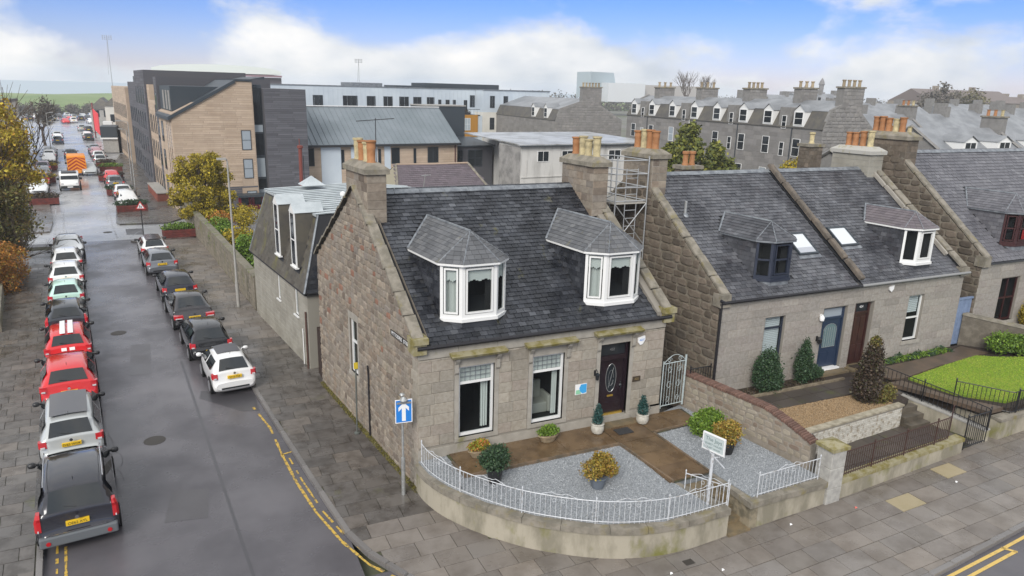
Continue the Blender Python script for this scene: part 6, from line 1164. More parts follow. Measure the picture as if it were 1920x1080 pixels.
        for z in zz_: w1_, y1_ = wr_(z)+.012, yr(z)-.02; xi = max(W_*x0_, w1_-.2) if k == 'tall' else W_*x0_; vs += [(s*min(xi, w1_-.05), y1_, z), (s*(w1_-.05), y1_+.005, z), (s*w1_, y1_+.06, z), (s*w1_, y1_+(.3 if z < zs-.05 else .2), z), (s*min(xi, w1_-.05), y1_+.2, z)]
        m_.add(vs, [(5*i+k_, 5*i+(k_+1) % 5, 5*i+5+(k_+1) % 5, 5*i+5+k_) for i in range(5) for k_ in range(5)]+[(0, 1, 2, 3, 4), (25, 26, 27, 28, 29)]); m_.build('tail_light', redlight, t)
        m_ = MB(); m_.box(min(s*W_*(x0_+.06), s*W_*.93), max(s*W_*(x0_+.06), s*W_*.93), .022, .06, z0_+.01, z0_+.055); m_.build('lamp_lens', clearl, t)
        m_ = MB(); m_.hexa([(s*W_*.55, L_-.16, .56), (s*W_*.86, L_-.3, .56), (s*W_*.86, L_-.3, .72), (s*W_*.55, L_-.16, .7), (s*W_*.55, L_-.06, .56), (s*W_*.84, L_-.16, .56), (s*W_*.86, L_-.26, .72), (s*W_*.55, L_-.12, .7)]); m_.build('headlight', clearl, t)
    pz = d['plate']; m_ = MB(); m_.box(-.26, .26, .0-.012, .05+.02, pz-.055, pz+.055); pt = m_.build('number_plate', yplate, t)
    if plate:
        pf = F((0, -.0125, pz), (1, 0, 0), (0, 0, 1), (0, -1, 0)); text(plate, pf, 0, 0, .001, .105, blackt, pt, .95)
    m_ = MB(); m_.box(-W_*.62, W_*.62, -.02, .05, .36, .42); m_.build('rear_grille' if d.get('rb') is None else 'rear_bumper', trim, t)
    m_ = MB(); m_.box(-W_*.5, W_*.5, L_-.04, L_+.012, .36, .5); m_.build('front_grille', trim, t)
    gp_ = (lo[7][1]+hi[7][1])/2; m_ = MB(); mm = Vector((0, ylo, lo[7][1])).lerp(Vector((0, yhi, hi[7][1])), .16)+nrm*2.2; m_.tube([mm, mm+Vector((-.26, .04, .05))], .011, 4); m_.build('wiper', trim, t)
    m_ = MB(); p = Vector((0, g1+.18, H+.02)); m_.tube([p, p+Vector((0, -.12, .16))], .007, 4); m_.build('aerial', trim, t)
    m_ = MB(); m_.lathe([(.05, 0), (.05, .012)], (0, 0, 0), 10); m_.v = [(a, -.03-c+(.0), pz+.16+b) for a, b, c in m_.v]; m_.build('badge', chrome, t)
    if d.get('rails'):
        for s in (-1, 1): m_ = MB(); r_ = s*W_*rw/.66*.66; m_.tube([(r_, g1+.1, H), (r_, g1+.2, H+.05), (r_, R1-.3, H+.04), (r_, R1-.1, H-.01)], .017, 6); m_.build('roof_rail', chrome, t)
    if d.get('roofpanel'):
        c_ = d['roofpanel']; a0, a1 = c_[1], c_[2]; r_ = W_*rw/.66*.56; m_ = MB(); m_.add([(-r_, a0, H-.0), (0, a0, H+.028), (r_, a0, H-.0), (-r_, a1, H-.0-.02*(a1 > R1-.4)), (0, a1, H+.028), (r_, a1, H-.0-.02*(a1 > R1-.4))], [(0, 1, 4, 3), (1, 2, 5, 4)]); m_.build('roof_panel', c_[0], t, smooth=60)
    if d.get('bumper'):
        m_ = MB(); m_.box(-W_*.93, W_*.93, -.07, .12, .3, .58); o = m_.build('rear_bumper', d['bumper'], t); bv = o.modifiers.new('b', 'BEVEL'); bv.width = .04; bv.segments = 2
        m_ = MB(); m_.box(-W_*.66, W_*.66, -.035, .02, .6, .63); m_.build('chrome_strip', chrome, t)
        for s in (-1, 1): m_ = MB(); m_.lathe([(.055, 0), (.055, .02)], (0, 0, 0), 12); m_.v = [(a+s*W_*.72, -.065-c, .42+b) for a, b, c in m_.v]; m_.build('reflector', redlight, t)
    if d.get('stripes'):
        for s in (-1, 1):
            m_ = MB(); a0, a1 = s*.05, s*.24; P = [(g1+.02, H-.02), (g1+.3, H+.022), ((g1+R1)/2, H+.03), (R1-.1, H-.005)]
            for (p, q), (p2, q2) in zip(P, P[1:]): m_.quad((a0, p, q+.008), (a1, p, q+.004), (a1, p2, q2+.004), (a0, p2, q2+.008))
            for (p, q), (p2, q2) in (((.0, .84), (.08, zs-.02)),): m_.quad((a0, p+.05, q), (a1, p+.05, q), (a1, p2+.02, q2), (a0, p2+.02, q2))
            m_.build('white_stripe', whites, t)
    return t
NM = {}
def name_of(c):
    r, g, b = c; m = max(c)
    if m-min(c) < .06: k = 'black' if m < .04 else 'charcoal' if m < .12 else 'grey' if m < .3 else 'silver' if m < .55 else 'white'
    else: k = 'red' if r == m and g < .2 else 'blue' if b == m else 'mint' if g == m else 'orange'
    NM.setdefault(k, []); 
    if c not in NM[k]: NM[k].append(c)
    i = NM[k].index(c); return ['', 'light_', 'deep_', 'pale_', 'soft_'][min(i, 4)]+k
CH, BK, RD, WH, MI, SI, GY, BL = (.026, .026, .034), (.012, .012, .015), (.6, .012, .016), (.78, .78, .78), (.5, .72, .64), (.5, .52, .52), (.16, .17, .19), (.03, .05, .09)
hatch = {}; wag = dict(L=4.6, W=1.76, H=1.5, belt=.95, rg=(.1, .5), roof=(.5, 2.9), ws=3.45, rails=1, tl='side')
car('charcoal off-roader with roof rails and grey bumper, nearest car of the left row', CH, -8.79, .75, plate='OE62 AYL', L=4.5, W=1.9, H=1.68, belt=1.08, hood=1.08, rg=(.08, .5), roof=(.5, 2.75), ws=3.4, roofw=.7, tl='tall', plate_=1, bumper=M('grey_bumper', (.11, .12, .13), .5), rails=1, rb=1, **{'plate': .0} if 0 else {}) if 0 else None
def C1(label, color, x, y, txt='', **kw):
    pz = kw.pop('pz', .78); d = dict(DEF); return _car(label, color, x, y, txt, pz, kw)
def _car(label, color, x, y, txt, pz, kw):
    nm = kw.pop('nm', 'parked_car'); rz = kw.pop('rz', None); grp = kw.pop('grp', None); cat = kw.pop('cat', 'car'); DEF['plate'] = pz; t = car(label, color, x, y, rz, nm, cat, grp, txt, **kw); DEF['plate'] = .78; return t
GL = 'cars parked along the left kerb'; GRt = 'cars parked along the right kerb'
C1('charcoal off-roader with chrome roof rails and grey bumper, nearest car in the left row', CH, -8.82, .72, 'OE62 AYL', pz=.82, L=4.5, W=1.88, H=1.66, belt=1.06, hood=1.05, rg=(.08, .5), roof=(.5, 2.75), ws=3.4, roofw=.71, tl='tall', bumper=M('grey_bumper', (.12, .13, .14), .5), rails=1, grp=GL)
C1('silver estate car with dark panoramic roof behind the charcoal off-roader', SI, -9.42, 5.5, 'SV65 WOK', pz=.8, L=4.5, W=1.76, H=1.5, belt=.97, rg=(.1, .48), roof=(.5, 2.9), ws=3.45, roofw=.7, roofpanel=(glass('roof_glass', (.07, .07, .08), rough=.1), .75, 2.75), grp=GL)
C1('plain bright red hatchback between the silver estate and the striped red car', RD, -9.95, 10.15, 'SA61 VTM', L=4.3, W=1.84, H=1.5, belt=1.0, rg=(.1, .55), roof=(.5, 2.6), ws=3.3, pz=.72, grp=GL)
C1('bright red hatchback with two white stripes over roof and tailgate', RD, -10.42, 14.55, 'SF13 PXB', L=4.0, W=1.72, H=1.46, belt=.98, pz=.62, stripes=1, grp=GL)
C1('dark hatchback with tall red lights ahead of the striped red car', (.03, .035, .045), -10.9, 18.7, '', L=4.0, W=1.72, H=1.5, tl='tall', belt=1.0, roofw=.62, grp=GL)
fiat = dict(L=3.55, W=1.63, H=1.49, belt=.98, hood=.95, rg=(.1, .55), roof=(.5, 2.1), ws=2.75, roofw=.63, tl='side')
C1('pale mint green small hatchback with yellow plate in the left row', MI, -11.38, 23.2, 'SH64 LVO', grp=GL, **fiat)
C1('white hatchback with swept dark rear lights beyond the mint car', WH, -11.85, 27.6, '', L=4.0, W=1.75, H=1.46, grp=GL)
C1('white hatchback second beyond the mint car', (.74, .75, .76), -12.25, 31.7, '', L=3.9, W=1.7, H=1.46, rg=(.1, .5), grp=GL)
C1('white saloon facing the camera at the far end of the near left row', (.7, .72, .74), -13.05, 40.2, '', rz=.109+math.pi, L=4.4, W=1.8, H=1.42, boot=1, rg=(.8, 1.4), roof=(1.4, 2.7), ws=3.5, belt=.92, grp=GL)
C1('small white retro hatchback with dark sunroof, nearest car on the right', WH, -4.38, 9.3, 'SY15 FGE', pz=.82, roofpanel=(M('sunroof_cloth', (.09, .09, .1), .5), 1.0, 2.0), bm=0, grp=GRt, **fiat)
C1('glossy black hatchback directly beyond the small white retro car', BK, -4.98, 13.35, 'SP62 GXD', L=4.0, W=1.74, H=1.48, pz=.56, grp=GRt)
C1('long black saloon with wide red lights and chrome strip on the right', (.02, .017, .02), -5.5, 18.0, 'YK09 OTT', L=4.8, W=1.85, H=1.44, boot=1, rg=(.75, 1.5), roof=(1.5, 2.9), ws=3.75, belt=.95, tl='wide', pz=.72, grp=GRt)
C1('dark navy hatchback beyond the black saloon', (.014, .016, .03), -6.05, 23.2, '', L=4.2, W=1.78, H=1.48, grp=GRt)
C1('mid grey hatchback with yellow plate beyond the navy hatchback', GY, -6.95, 29.8, 'SC11 NRE', L=4.2, W=1.8, H=1.45, tl='side', grp=GRt)
C1('small white car with black roof last before the junction', WH, -7.4, 34.2, '', L=3.8, W=1.68, H=1.42, roofw=.68, roofpanel=(blackd, .55, 2.5), grp=GRt)
# moving traffic and the far rows
C1('oncoming silver hatchback driving behind the vans', SI, -15.75, 89.8, nm='moving_car', rz=.109+math.pi, W=1.75)
C1('dark grey car driving away beyond the orange chevron van', (.07, .08, .1), -19.6, 108.5, nm='moving_car')
vanw = thing('white_van', 'white van with headlights facing the camera on the left lane', 'van', (-16.55, 76.2, -1.12), .109+math.pi)
def van(t, L_, W_, H, hood, paint, front=True):
    w = W_/2; st = [(0, .35, H-.15), (.06, .3, H), (L_-1.6, .3, H), (L_-1.1, .3, H-.15), (L_-.75, .3, 1.15+hood), (L_-.1, .3, .9+hood), (L_, .35, .75)]
    mb = MB()
    for y, z0, z1 in st: k = .9 if y >= L_-.1 else 1; mb.v += [(-w*k, y, z0), (w*k, y, z0), (w*k, y, z0+(z1-z0)*.5), (w*k*(.97 if z1 > 1.6 else .9), y, z1-.05), (w*k*.85, y, z1), (-w*k*.85, y, z1), (-w*k*(.97 if z1 > 1.6 else .9), y, z1-.05), (-w*k, y, z0+(z1-z0)*.5)]
    for i in range(len(st)-1):
        for k in range(8): k2 = (k+1) % 8; mb.f.append((i*8+k, i*8+k2, (i+1)*8+k2, (i+1)*8+k)); mb.m.append(0)
    mb.f += [tuple(range(8)), tuple(range(len(st)*8-8, len(st)*8))]; mb.m += [0, 0]; mb.build('body', paint, t, smooth=35)
    y1, y2, z1, z2 = L_-1.08, L_-.77, H-.2, 1.2+hood; mb = MB(); mb.quad((-w*.82, y1+.02, z1+.02), (w*.82, y1+.02, z1+.02), (w*.86, y2+.03, z2+.02), (-w*.86, y2+.03, z2+.02)); mb.build('windscreen', glsd, t)
    for s in (-1, 1):
        for y in (.8, L_-.85):
            mb = MB(); mb.lathe([(.4, 0), (.4, .006)], (s*(w+.001)-(.006 if s < 0 else 0), y, .36), 14, ax='x'); mb.build('wheel_arch', wellm, t); mb = MB(); mb.lathe([(.3, -.1), (.35, -.06), (.35, .05), (.3, .06)], (s*(w-.0), y, .35), 14, ax='x'); mb.build('wheel', tyre, t)
        mb = MB(); mb.box(min(s*w*.6, s*w*.86), max(s*w*.6, s*w*.86), L_-.12, L_+.01, .72, .9); mb.build('headlight', clearl, t); mb = MB(); mb.box(min(s*w, s*(w+.24)), max(s*w, s*(w+.24)), L_-1.2, L_-1.1, 1.1, 1.35); mb.build('wing_mirror', trim, t)
        mb = MB(); mb.quad((s*(w+.004), L_-1.7, 1.15), (s*(w+.004), L_-1.0, 1.15), (s*(w*.985), L_-1.15, H-.2), (s*(w*.985), L_-1.7, H-.2)); mb.build('side_window', glsd, t)
    mb = MB(); mb.box(-w*.9, w*.9, L_-.05, L_+.03, .32, .6); mb.build('front_bumper', trim, t); mb = MB(); mb.box(-.26, .26, L_+.03, L_+.045, .42, .53); mb.build('number_plate', whites, t)
van(vanw, 4.6, 1.9, 1.75, .0, M('paint_van_white', (.75, .75, .75), .25, coat=.6)); mb = MB(); mb.box(-.7, .7, 1.0, 3.0, 1.76, 1.86); mb.build('roof_rack', trim, vanw)
ov = thing('orange_van', 'orange highway van with red chevrons on its rear doors driving away', 'van', (-16.7, 86.2, -1.12), .109); OR = M('chevron_orange', (.85, .3, .02), .5); van(ov, 5.2, 2.05, 2.5, .2, OR)
mb = MB(); rd_ = M('chevron_red', (.4, .03, .01), .5)
for k in range(5):
    z = .5+k*.42
    for s in (-1, 1): pts = [(0, z+.42), (s*.95, z-.25), (s*.95, z-.05), (0, z+.62)]; pts = [(x_, min(2.35, max(.45, z_))) for x_, z_ in pts]; mb.add([(x_, -.004, z_) for x_, z_ in pts], [(0, 1, 2, 3)])
mb.build('red_chevron', rd_, ov); mb = MB(); mb.box(-.9, .9, .02, .1, .3, .45); mb.build('rear_bumper', trim, ov)
FC = [(RD, 'red'), (SI, 'silver'), (WH, 'white'), (GY, 'grey'), (BL, 'dark blue'), (BK, 'black'), (CH, 'charcoal'), (WH, 'white')]
PROTO = {}
def far(kind, color, x, y, rz, label, name='parked_car', grp=None):
    if abs(rz-.109-math.pi) < .01: x -= .46; y += 4.2
    if kind not in PROTO:
        t = C1(label, color, x, y, rz=rz, nm=name, grp=grp, **({'L': 4.4, 'boot': 1, 'rg': (.7, 1.3), 'roof': (1.3, 2.7), 'ws': 3.5, 'H': 1.44} if kind else {})); PROTO[kind] = t; return t
    s = PROTO[kind]; t = s.copy(); C.objects.link(t); t.name = name; t.location = (x, y, -1.12); t.rotation_euler.z = rz; t['label'] = label
    if grp: t['group'] = grp
    for ch in list(s.children):
        c = ch.copy(); C.objects.link(c); c.parent = t
        if ch.name.startswith('body'): c.material_slots[0].link = 'OBJECT'; c.material_slots[0].material = M('paint_'+name_of(color), color, .2, coat=.8, metal=.25 if max(color) < .6 else 0, spec=.6)
        for g_ in ch.children:
            if g_.type == 'FONT': continue
            e = g_.copy(); C.objects.link(e); e.parent = c
    return t
q = random.Random(5); GF_ = 'cars parked beyond the junction on the right'; GLf = 'cars parked beyond the junction on the left'
for k, (x, y, col, nm_) in enumerate(((-9.9, 57.6, WH, 'white car with dark roof facing the camera behind the nearest red planter'), (-10.5, 63.0, (.7, .72, .74), 'white car parked between the first two right planters'), (-11.7, 71.5, GY, 'grey car parked between the second planter and the red car'), (-12.3, 76.8, RD, 'red car parked beyond the second right planter'), (-15.0, 98.5, SI, 'silver car parked beyond the fourth right planter'), (-15.6, 104.5, WH, 'white car parked far along the right kerb'), (-16.4, 111, (.45, .25, .28), 'pinkish car parked far along the right kerb'), (-17.1, 117, GY, 'grey car at the far end of the right row'), (-20.3, 146, BK, 'black car parked near the dark site cabin'), (-21.0, 152, WH, 'white car parked just beyond the black car'), (-22.4, 172, BK, 'dark car parked by the far red hoarding'), (-24.2, 178, SI, 'silver car pulling out by the far red hoarding'))): far(k % 2, col, x, y, .109 if k % 3 else .109+math.pi, nm_, grp=GF_)
for k, (x, y, col, nm_) in enumerate(((-18.6, 69, (.7, .72, .74), 'white car among the left planters nearest the junction'), (-19.3, 76, (.3, .03, .03), 'dark red car behind the white one among the left planters'), (-20.0, 83, GY, 'grey car in the middle of the left planter row'), (-20.8, 89.5, (.2, .15, .2), 'purplish car among the left planters'), (-21.6, 101.5, (.72, .72, .72), 'white car beyond the last left planter'), (-22.2, 107, WH, 'white car second beyond the last left planter'), (-22.8, 113, GY, 'grey car third beyond the last left planter'), (-24.6, 138, BL, 'dark blue car parked beside the far tree trunk'), (-25.4, 145, WH, 'white car parked behind the dark blue one'), (-26.2, 152, SI, 'silver car third beyond the dark blue one'))): far((k+1) % 2, col, x, y, .109 if k % 2 else .109+math.pi, nm_, grp=GLf)
cols = [WH, SI, BK, WH, BL, SI, GY, WH, BK, RD, SI]
for k in range(44):
    r_, c_ = divmod(k, 11); x = -44+c_*3.0+r_*.4+q.uniform(-.4, .4)+(3 if r_ == 0 else 0); y = 212+r_*11+c_*.8
    if r_ == 0 and c_ in (0, 1, 9, 10): continue
    col = q.choice(cols) if not (r_ == 0 and c_ == 3) else RD
    far(k % 2, col, x, y, math.pi/2*.15+math.pi*(k % 2), 'small distant %s car in the crowded car park before the bare trees' % ('red' if col == RD else 'white' if col == WH else 'silver' if col == SI else 'dark'), grp='distant cars in the car park %s' % ('red' if col == RD else 'white' if col == WH else 'silver' if col == SI else 'dark'))
# planters
def planter(label, x, y, w, l, rz, hh=.6, mat=None, lf=None, seed=1):
    t = thing('planter', label, 'planter', (x, y, -1.0), rz); mb = MB()
    for k in range(3):
        z0, z1 = k*hh/3+.003, (k+1)*hh/3-.008; mb.box(-w/2, w/2, -l/2, -l/2+.06, z0, z1); mb.box(-w/2, w/2, l/2-.06, l/2, z0, z1); mb.box(-w/2, -w/2+.06, -l/2+.06, l/2-.06, z0, z1); mb.box(w/2-.06, w/2, -l/2+.06, l/2-.06, z0, z1)
    mb.build('box_boards', mat or redp, t); mb = MB(); mb.box(-w/2+.06, w/2-.06, -l/2+.06, l/2-.06, .1, hh-.05); mb.build('soil', soil, t)
    foliage('plants', [(-w*.25, 0, hh+.12, w*.32, l*.45, .28), (w*.25, 0, hh+.12, w*.32, l*.45, .26), (0, 0, hh+.18, w*.3, l*.4, .28)], 1500, .07, lf or lf_dark, t, seed=seed)
PLg = lf_box
for lb, x, y, w, l, lf, s in (('dark red boarded planter with low green shrubs beside the boundary wall before the junction', -5.85, 42.3, 2.3, 1.4, lf_grn, 1), ('red planter with dark shrubs at the right corner beyond the junction', -9.6, 55.9, 2.5, 1.5, lf_box, 2), ('second red planter on the right beyond the parked white cars', -11.2, 67.3, 2.3, 1.5, lf_box, 3), ('third red planter on the right beside the red car', -12.7, 80.0, 2.6, 1.5, lf_br, 4), ('fourth red planter on the right with green top', -13.3, 90.5, 2.6, 1.5, lf_grn, 5), ('fifth planter on the right with brown top', -14.2, 96, 2.4, 1.5, lf_br, 6), ('red brown planter on the left nearest the junction', -17.3, 62.5, 2.4, 1.8, lf_br, 7), ('second planter on the left with yellow green top', -19.4, 79.5, 2.2, 1.5, lf_holly, 8), ('third planter on the left with brown top', -21.2, 95.5, 2.6, 1.6, lf_br, 9), ('fourth planter on the left with olive top', -20.9, 92.7, 2.4, 1.2, lf_holly, 10)): planter(lb, x, y, w, l, .109, lf=lf, seed=s)
# ---------------------------------------------------------------- trees on the left and along the boundary wall
def tree(name, label, x, y, z, h, rad_, lf, n, size, seed, group=None, trunk=.2, blobs=None, br=1, cat='tree', depth=3, shell=.5):
    t = thing(name, label, cat, (x, y, z), 0, group); q = random.Random(seed); mb = MB(); branches(mb, Vector((0, 0, -.1)), Vector((q.uniform(-.05, .05), 0, 1)).normalized(), h*.4, trunk, depth, q, .55, 4, .2); mb.build('trunk', bark, t)
    if lf: foliage('crown', blobs or blobs_in((0, 0, h*.68), (rad_*.75, rad_*.75, h*.3), 26, rad_*.3, seed), n, size, lf, t, seed=seed, shell=shell)
    return t
tree('holly_tree', 'dense yellow green holly tree behind the boundary wall', -3.9, 43.5, -.8, 6.6, 2.3, lf_holly, 0, .1, 41, blobs=None, cat='tree') if 0 else None
ht = thing('holly_tree', 'dense yellow green cone shaped tree behind the boundary wall', 'tree', (-3.95, 42.8, -.9), 0); mb = MB(); branches(mb, Vector((0, 0, 0)), Vector((0, 0, 1)), 2.6, .2, 2, random.Random(4), .6, 4); mb.build('trunk', bark, ht)
q = random.Random(6); bl = []
for k in range(70): z = q.uniform(1.2, 6.0); r_ = (2.6*(1-((z-2.6)/3.9)**2)**.5 if z > 2.6 else 2.6*(.75+.25*(z-1.2)/1.4))*.86; a_ = q.uniform(0, 6.28); rr = r_*q.uniform(.45, 1); bl.append((rr*math.cos(a_), rr*math.sin(a_), z, .52, .52, .45))
foliage('crown', bl, 36000, .075, lf_holly, ht, seed=7, shell=.4)
for i, (u, w, r_, lf, lb) in enumerate(((24, -1.2, 1.1, lf_holly, 'yellow shrub directly beneath the dense holly tree'), (19.5, -1.3, 1.2, lf_or, 'orange brown shrub behind the middle of the boundary wall'), (15.5, -1.2, 1.1, lf_grn, 'bright green shrub behind the boundary wall'), (12, -1.3, 1.0, lf_holly, 'yellowish shrub left of the lamp post over the boundary wall'), (8.5, -1.2, 1.0, lf_grn, 'green shrub right of the lamp post over the boundary wall'), (4.0, -1.1, .9, lf_grn, 'green shrub next to the annex behind the boundary wall'), (22, -3.5, 1.4, lf_holly, 'yellow green shrub deeper in the walled garden'), (15, -4.0, 1.2, lf_grn, 'green shrub deeper in the walled garden'))):
    p = BF_.p(u, -1, w); bush('garden_shrub', lb, p.x, p.y, -.9, blobs_in((0, 0, 1.35), (.7*r_, 1.5*r_, .6), 9, .5*r_, 50+i), 4200, .07, lf, seed=50+i)
# left edge trees
lt = thing('autumn_tree', 'large yellow leaved autumn tree with bare twigs at the left edge', 'tree', (-17.6, 38, -1.4), 0); mb = MB(); q = random.Random(12)
for a_ in range(5): branches(mb, Vector((0, 0, .5)), Vector((q.uniform(-.1, .5), q.uniform(-.5, .4), 1)).normalized(), q.uniform(3.5, 4.8), .15, 4, q, .5, 3, .12)
mb.build('trunk', bark, lt)
foliage('crown', [b for b in blobs_in((1.2, -.5, 6.6), (2.6, 3.5, 4.4), 90, .7, 13)], 27000, .095, lf_aut, lt, seed=14, shell=.8)
lt = thing('autumn_tree', 'tall thin autumn tree behind the left edge tree', 'tree', (-20.4, 48, -1.3), 0); mb = MB(); branches(mb, Vector((0, 0, 0)), Vector((.05, 0, 1)), 4.6, .2, 4, random.Random(21), .5, 4, .2); mb.build('trunk', bark, lt); foliage('crown', blobs_in((.2, 0, 7.3), (2.6, 2.6, 3.4), 45, .75, 15), 8000, .1, lf_aut, lt, seed=16, shell=.8)
lt = thing('twiggy_bush', 'dark olive twiggy bush overhanging the left pavement', 'bush', (-16.2, 35.2, -1.2), 0); mb = MB(); q = random.Random(31)
for a_ in range(16): branches(mb, Vector((q.uniform(-.5, .5), q.uniform(-1, 1), .3)), Vector((q.uniform(-.2, .9), q.uniform(-.7, .5), q.uniform(.25, 1))).normalized(), q.uniform(1.2, 1.9), .035, 3, q, .5, 3, .05)
mb.build('twigs', bark, lt); foliage('leaves', blobs_in((.1, 0, 3.0), (1.7, 2.6, 2.5), 75, .7, 33), 22000, .085, lf_dark, lt, seed=33, shell=.7)
bush('orange_bush', 'orange brown hedge bush at the left edge of the frame', -15.3, 30, -1.2, blobs_in((0, 0, 1.3), (1.0, 3.2, 1.2), 28, .6, 61), 15000, .06, lf_or, 'bush', seed=61)
bush('olive_bush', 'olive green bush behind the orange one at the left edge', -17.2, 33.5, -1.2, blobs_in((0, 0, 2.1), (1.0, 1.6, 1.0), 14, .6, 62), 6000, .07, lf_holly, 'bush', seed=62)
bush('brown_hedge', 'low brown hedge on the left pavement beyond the junction', -18.8, 55, -1.1, blobs_in((0, 0, .9), (1.2, 2.6, .7), 12, .6, 63), 4000, .08, lf_br, 'hedge', seed=63)
lw = thing('low_street_wall', 'low stone wall along the outer edge of the left pavement', 'wall', (-15, 28, -1)); mb = MB(); a, b = Vector((-15.0, 26.5, 0)), Vector((-17.2, 41, 0)); ff = F(a, (b-a).normalized(), (0, 0, 1)); mb.fb(ff, -6, 15, -1.1, -.35, 0, .3); mb.build('wall_body', gwall, lw)
# ---------------------------------------------------------------- far street buildings
def T3(o, ux, uy): u = Vector((ux, uy, 0)).normalized(); return F(o, u, (0, 0, 1), u.cross(Vector((0, 0, 1))))
def win(mb_list, f, u, v, w, h, parent, fm, gm=None, dep=.04, bars=1, name='window', sillm=None):
    mb = MB(); b = .05 if w < 1.6 else .07
    for a, c, d, e in ((u, u+b, v, v+h), (u+w-b, u+w, v, v+h), (u+b, u+w-b, v, v+b), (u+b, u+w-b, v+h-b, v+h)): mb.fb(f, a, c, d, e, .005, dep+.02)
    if bars & 1: mb.fb(f, u+b, u+w-b, v+h*.5-b*.4, v+h*.5+b*.4, .005, dep+.015)
    if bars & 2: mb.fb(f, u+w*.5-b*.4, u+w*.5+b*.4, v+b, v+h-b, .005, dep+.015)
    o = mb.build(name, fm, parent); mb = MB(); mb.quad(*[f.p(x, y, dep) for x, y in ((u+b, v+b), (u+w-b, v+b), (u+w-b, v+h-b), (u+b, v+h-b))]); mb.build('pane', gm or glsd, o); return o
FL = thing('brick_flats', 'modern beige and dark grey brick apartment block with slanted dark roof', 'building', (-5.6, 53.5, -1))
S0 = Vector((-5.6, 53.5, 0)); st_ = Vector((-.12, 1, 0)).normalized(); ss_ = Vector((1, .12, 0)).normalized(); P3 = lambda s, t, z: S0+ss_*s+st_*t+Vector((0, 0, z))
FG = F(S0, ss_, (0, 0, 1), -st_); FS = F(S0, st_, (0, 0, 1), -ss_)
def blockb(s0, s1, t0, t1, z0, z1, mat, parent, name='wall_block'):
    mb = MB(); q = [P3(s0, t0, 0), P3(s1, t0, 0), P3(s1, t1, 0), P3(s0, t1, 0)]; mb.prism([(p.x, p.y) for p in q], z0, z1); return mb.build(name, mat, parent)
mb = MB(); prof = [(0, -1), (7.1, -1), (7.1, 10.75), (5.6, 10.75), (0, 7.8)]; A = [P3(s, 0, z) for s, z in prof]; B = [P3(s, 9, z) for s, z in prof]; n = 5
mb.add(A+B, [tuple(range(n)), tuple(range(n, 2*n))[::-1]]+[(i, (i+1) % n, n+(i+1) % n, n+i) for i in range(n)]); gb = mb.build('gable_block', beigej, FL)
pieces(gb, 'brick_course', beige, 'ashlar', courses(FG, 1.15, 10.7, .2, 1.4, lambda v: ((0 if v < 7.75 else (v-7.75)/2.95*5.6), 7.05), [(5.7, 6.7, .1, 2), (5.85, 6.75, 1.85, 3.75), (5.85, 6.75, 4.5, 6.4)], gap=.03, w0=-.02, w1=.02, lj=.3))
pieces(gb, 'grey_course', dgrey, 'ashlar', courses(FG, -1, 1.15, .2, 1.4, lambda v: (0, 7.05), [(5.6, 7.0, -1, 1.0)], gap=.03, w0=-.02, w1=.02, lj=.3), lim=40)
win(0, FG, 5.85, 1.9, .85, 1.8, FL, anth, glsl); win(0, FG, 5.85, 4.55, .85, 1.8, FL, anth, glsl); win(0, FG, 6.0, .15, .9, .55, FL, anth, glsbl)
mb = MB()
A = [P3(-.3, -.15, 7.55), P3(5.6, -.15, 10.9), P3(5.6, 8.9, 10.9), P3(-.3, 8.9, 7.55)]; mb.add(A+[a-Vector((0, 0, .3)) for a in A], MB.BF); rf = mb.build('slanted_roof', anth, FL)
mb = MB(); A = [P3(-.05, .6, 7.7), P3(5.4, .6, 10.85), P3(7.1, .6, 10.85), P3(7.1, 8.9, 10.85), P3(-.05, 8.9, 7.7)]
mb = MB(); mb.fb(FG, 5.5, 7.15, 10.76, 10.92, -8.9, .12); mb.build('parapet', anth, FL)
# flat seen behind the slanted gable: dark upper volume with tall narrow lights
d_ = blockb(.25, 6.5, 1.2, 8.8, 8.0, 10.2, anth, FL, 'dark_dormer'); ff = F(P3(.25, 0, 0), st_, (0, 0, 1), -ss_); 
for t0 in (1.7, 3.5, 5.5): win(0, ff, t0, 8.1, .28, 1.7, d_, concm, glsl, bars=0); win(0, ff, t0+.4, 8.1, .28, 1.7, d_, concm, glsl, bars=0)
blockb(7.12, 8.05, .6, 9, -1, 10.5, anth, FL, 'glazed_strip'); ff = F(P3(0, .6, 0), ss_, (0, 0, 1), -st_)
for v0, v1, m_ in ((6.9, 10.2, glsd), (6.15, 6.8, glsbl), (4.0, 6.0, glsd), (1.9, 3.7, glsbl), (.9, 1.7, glsd), (-.6, .7, glsbl)): mb = MB(); mb.fb(ff, 7.2, 7.98, v0, v1, .005, .03); mb.build('stair_window', m_, FL)
gb = blockb(8.07, 12.0, -.2, 9, -1, 10.15, dgreyj, FL, 'grey_block'); ff = F(P3(0, -.2, 0), ss_, (0, 0, 1), -st_)
pieces(gb, 'grey_course', dgrey, 'ashlar', courses(ff, -1, 10.1, .2, 1.3, lambda v: (8.07, 12.0), [(10.2, 11.6, .0, .8)], gap=.03, w0=-.02, w1=.02, lj=.3), lim=220); win(0, ff, 10.2, .1, 1.4, .6, FL, anth, glsd)
ent = thing('entrance_canopy', 'red framed glazed entrance under a dark canopy at the foot of the flats', 'entrance', P3(6.5, -.9, -1)); mb = MB(); mb.fb(FG, 4.9, 8.2, .3, .5, .1, 1.6); mb.build('canopy', anth, ent); redf = M('dark_red_frame', (.16, .01, .02), .4)
for u in (5.1, 6.3): mb = MB(); mb.fb(FG, u, u+1.15, -1, .25, .3, .36); dr = mb.build('door', redf, ent); mb = MB(); mb.fb(FG, u+.25, u+.9, -.6, .1, .365, .38); mb.build('pane', glsd, dr)
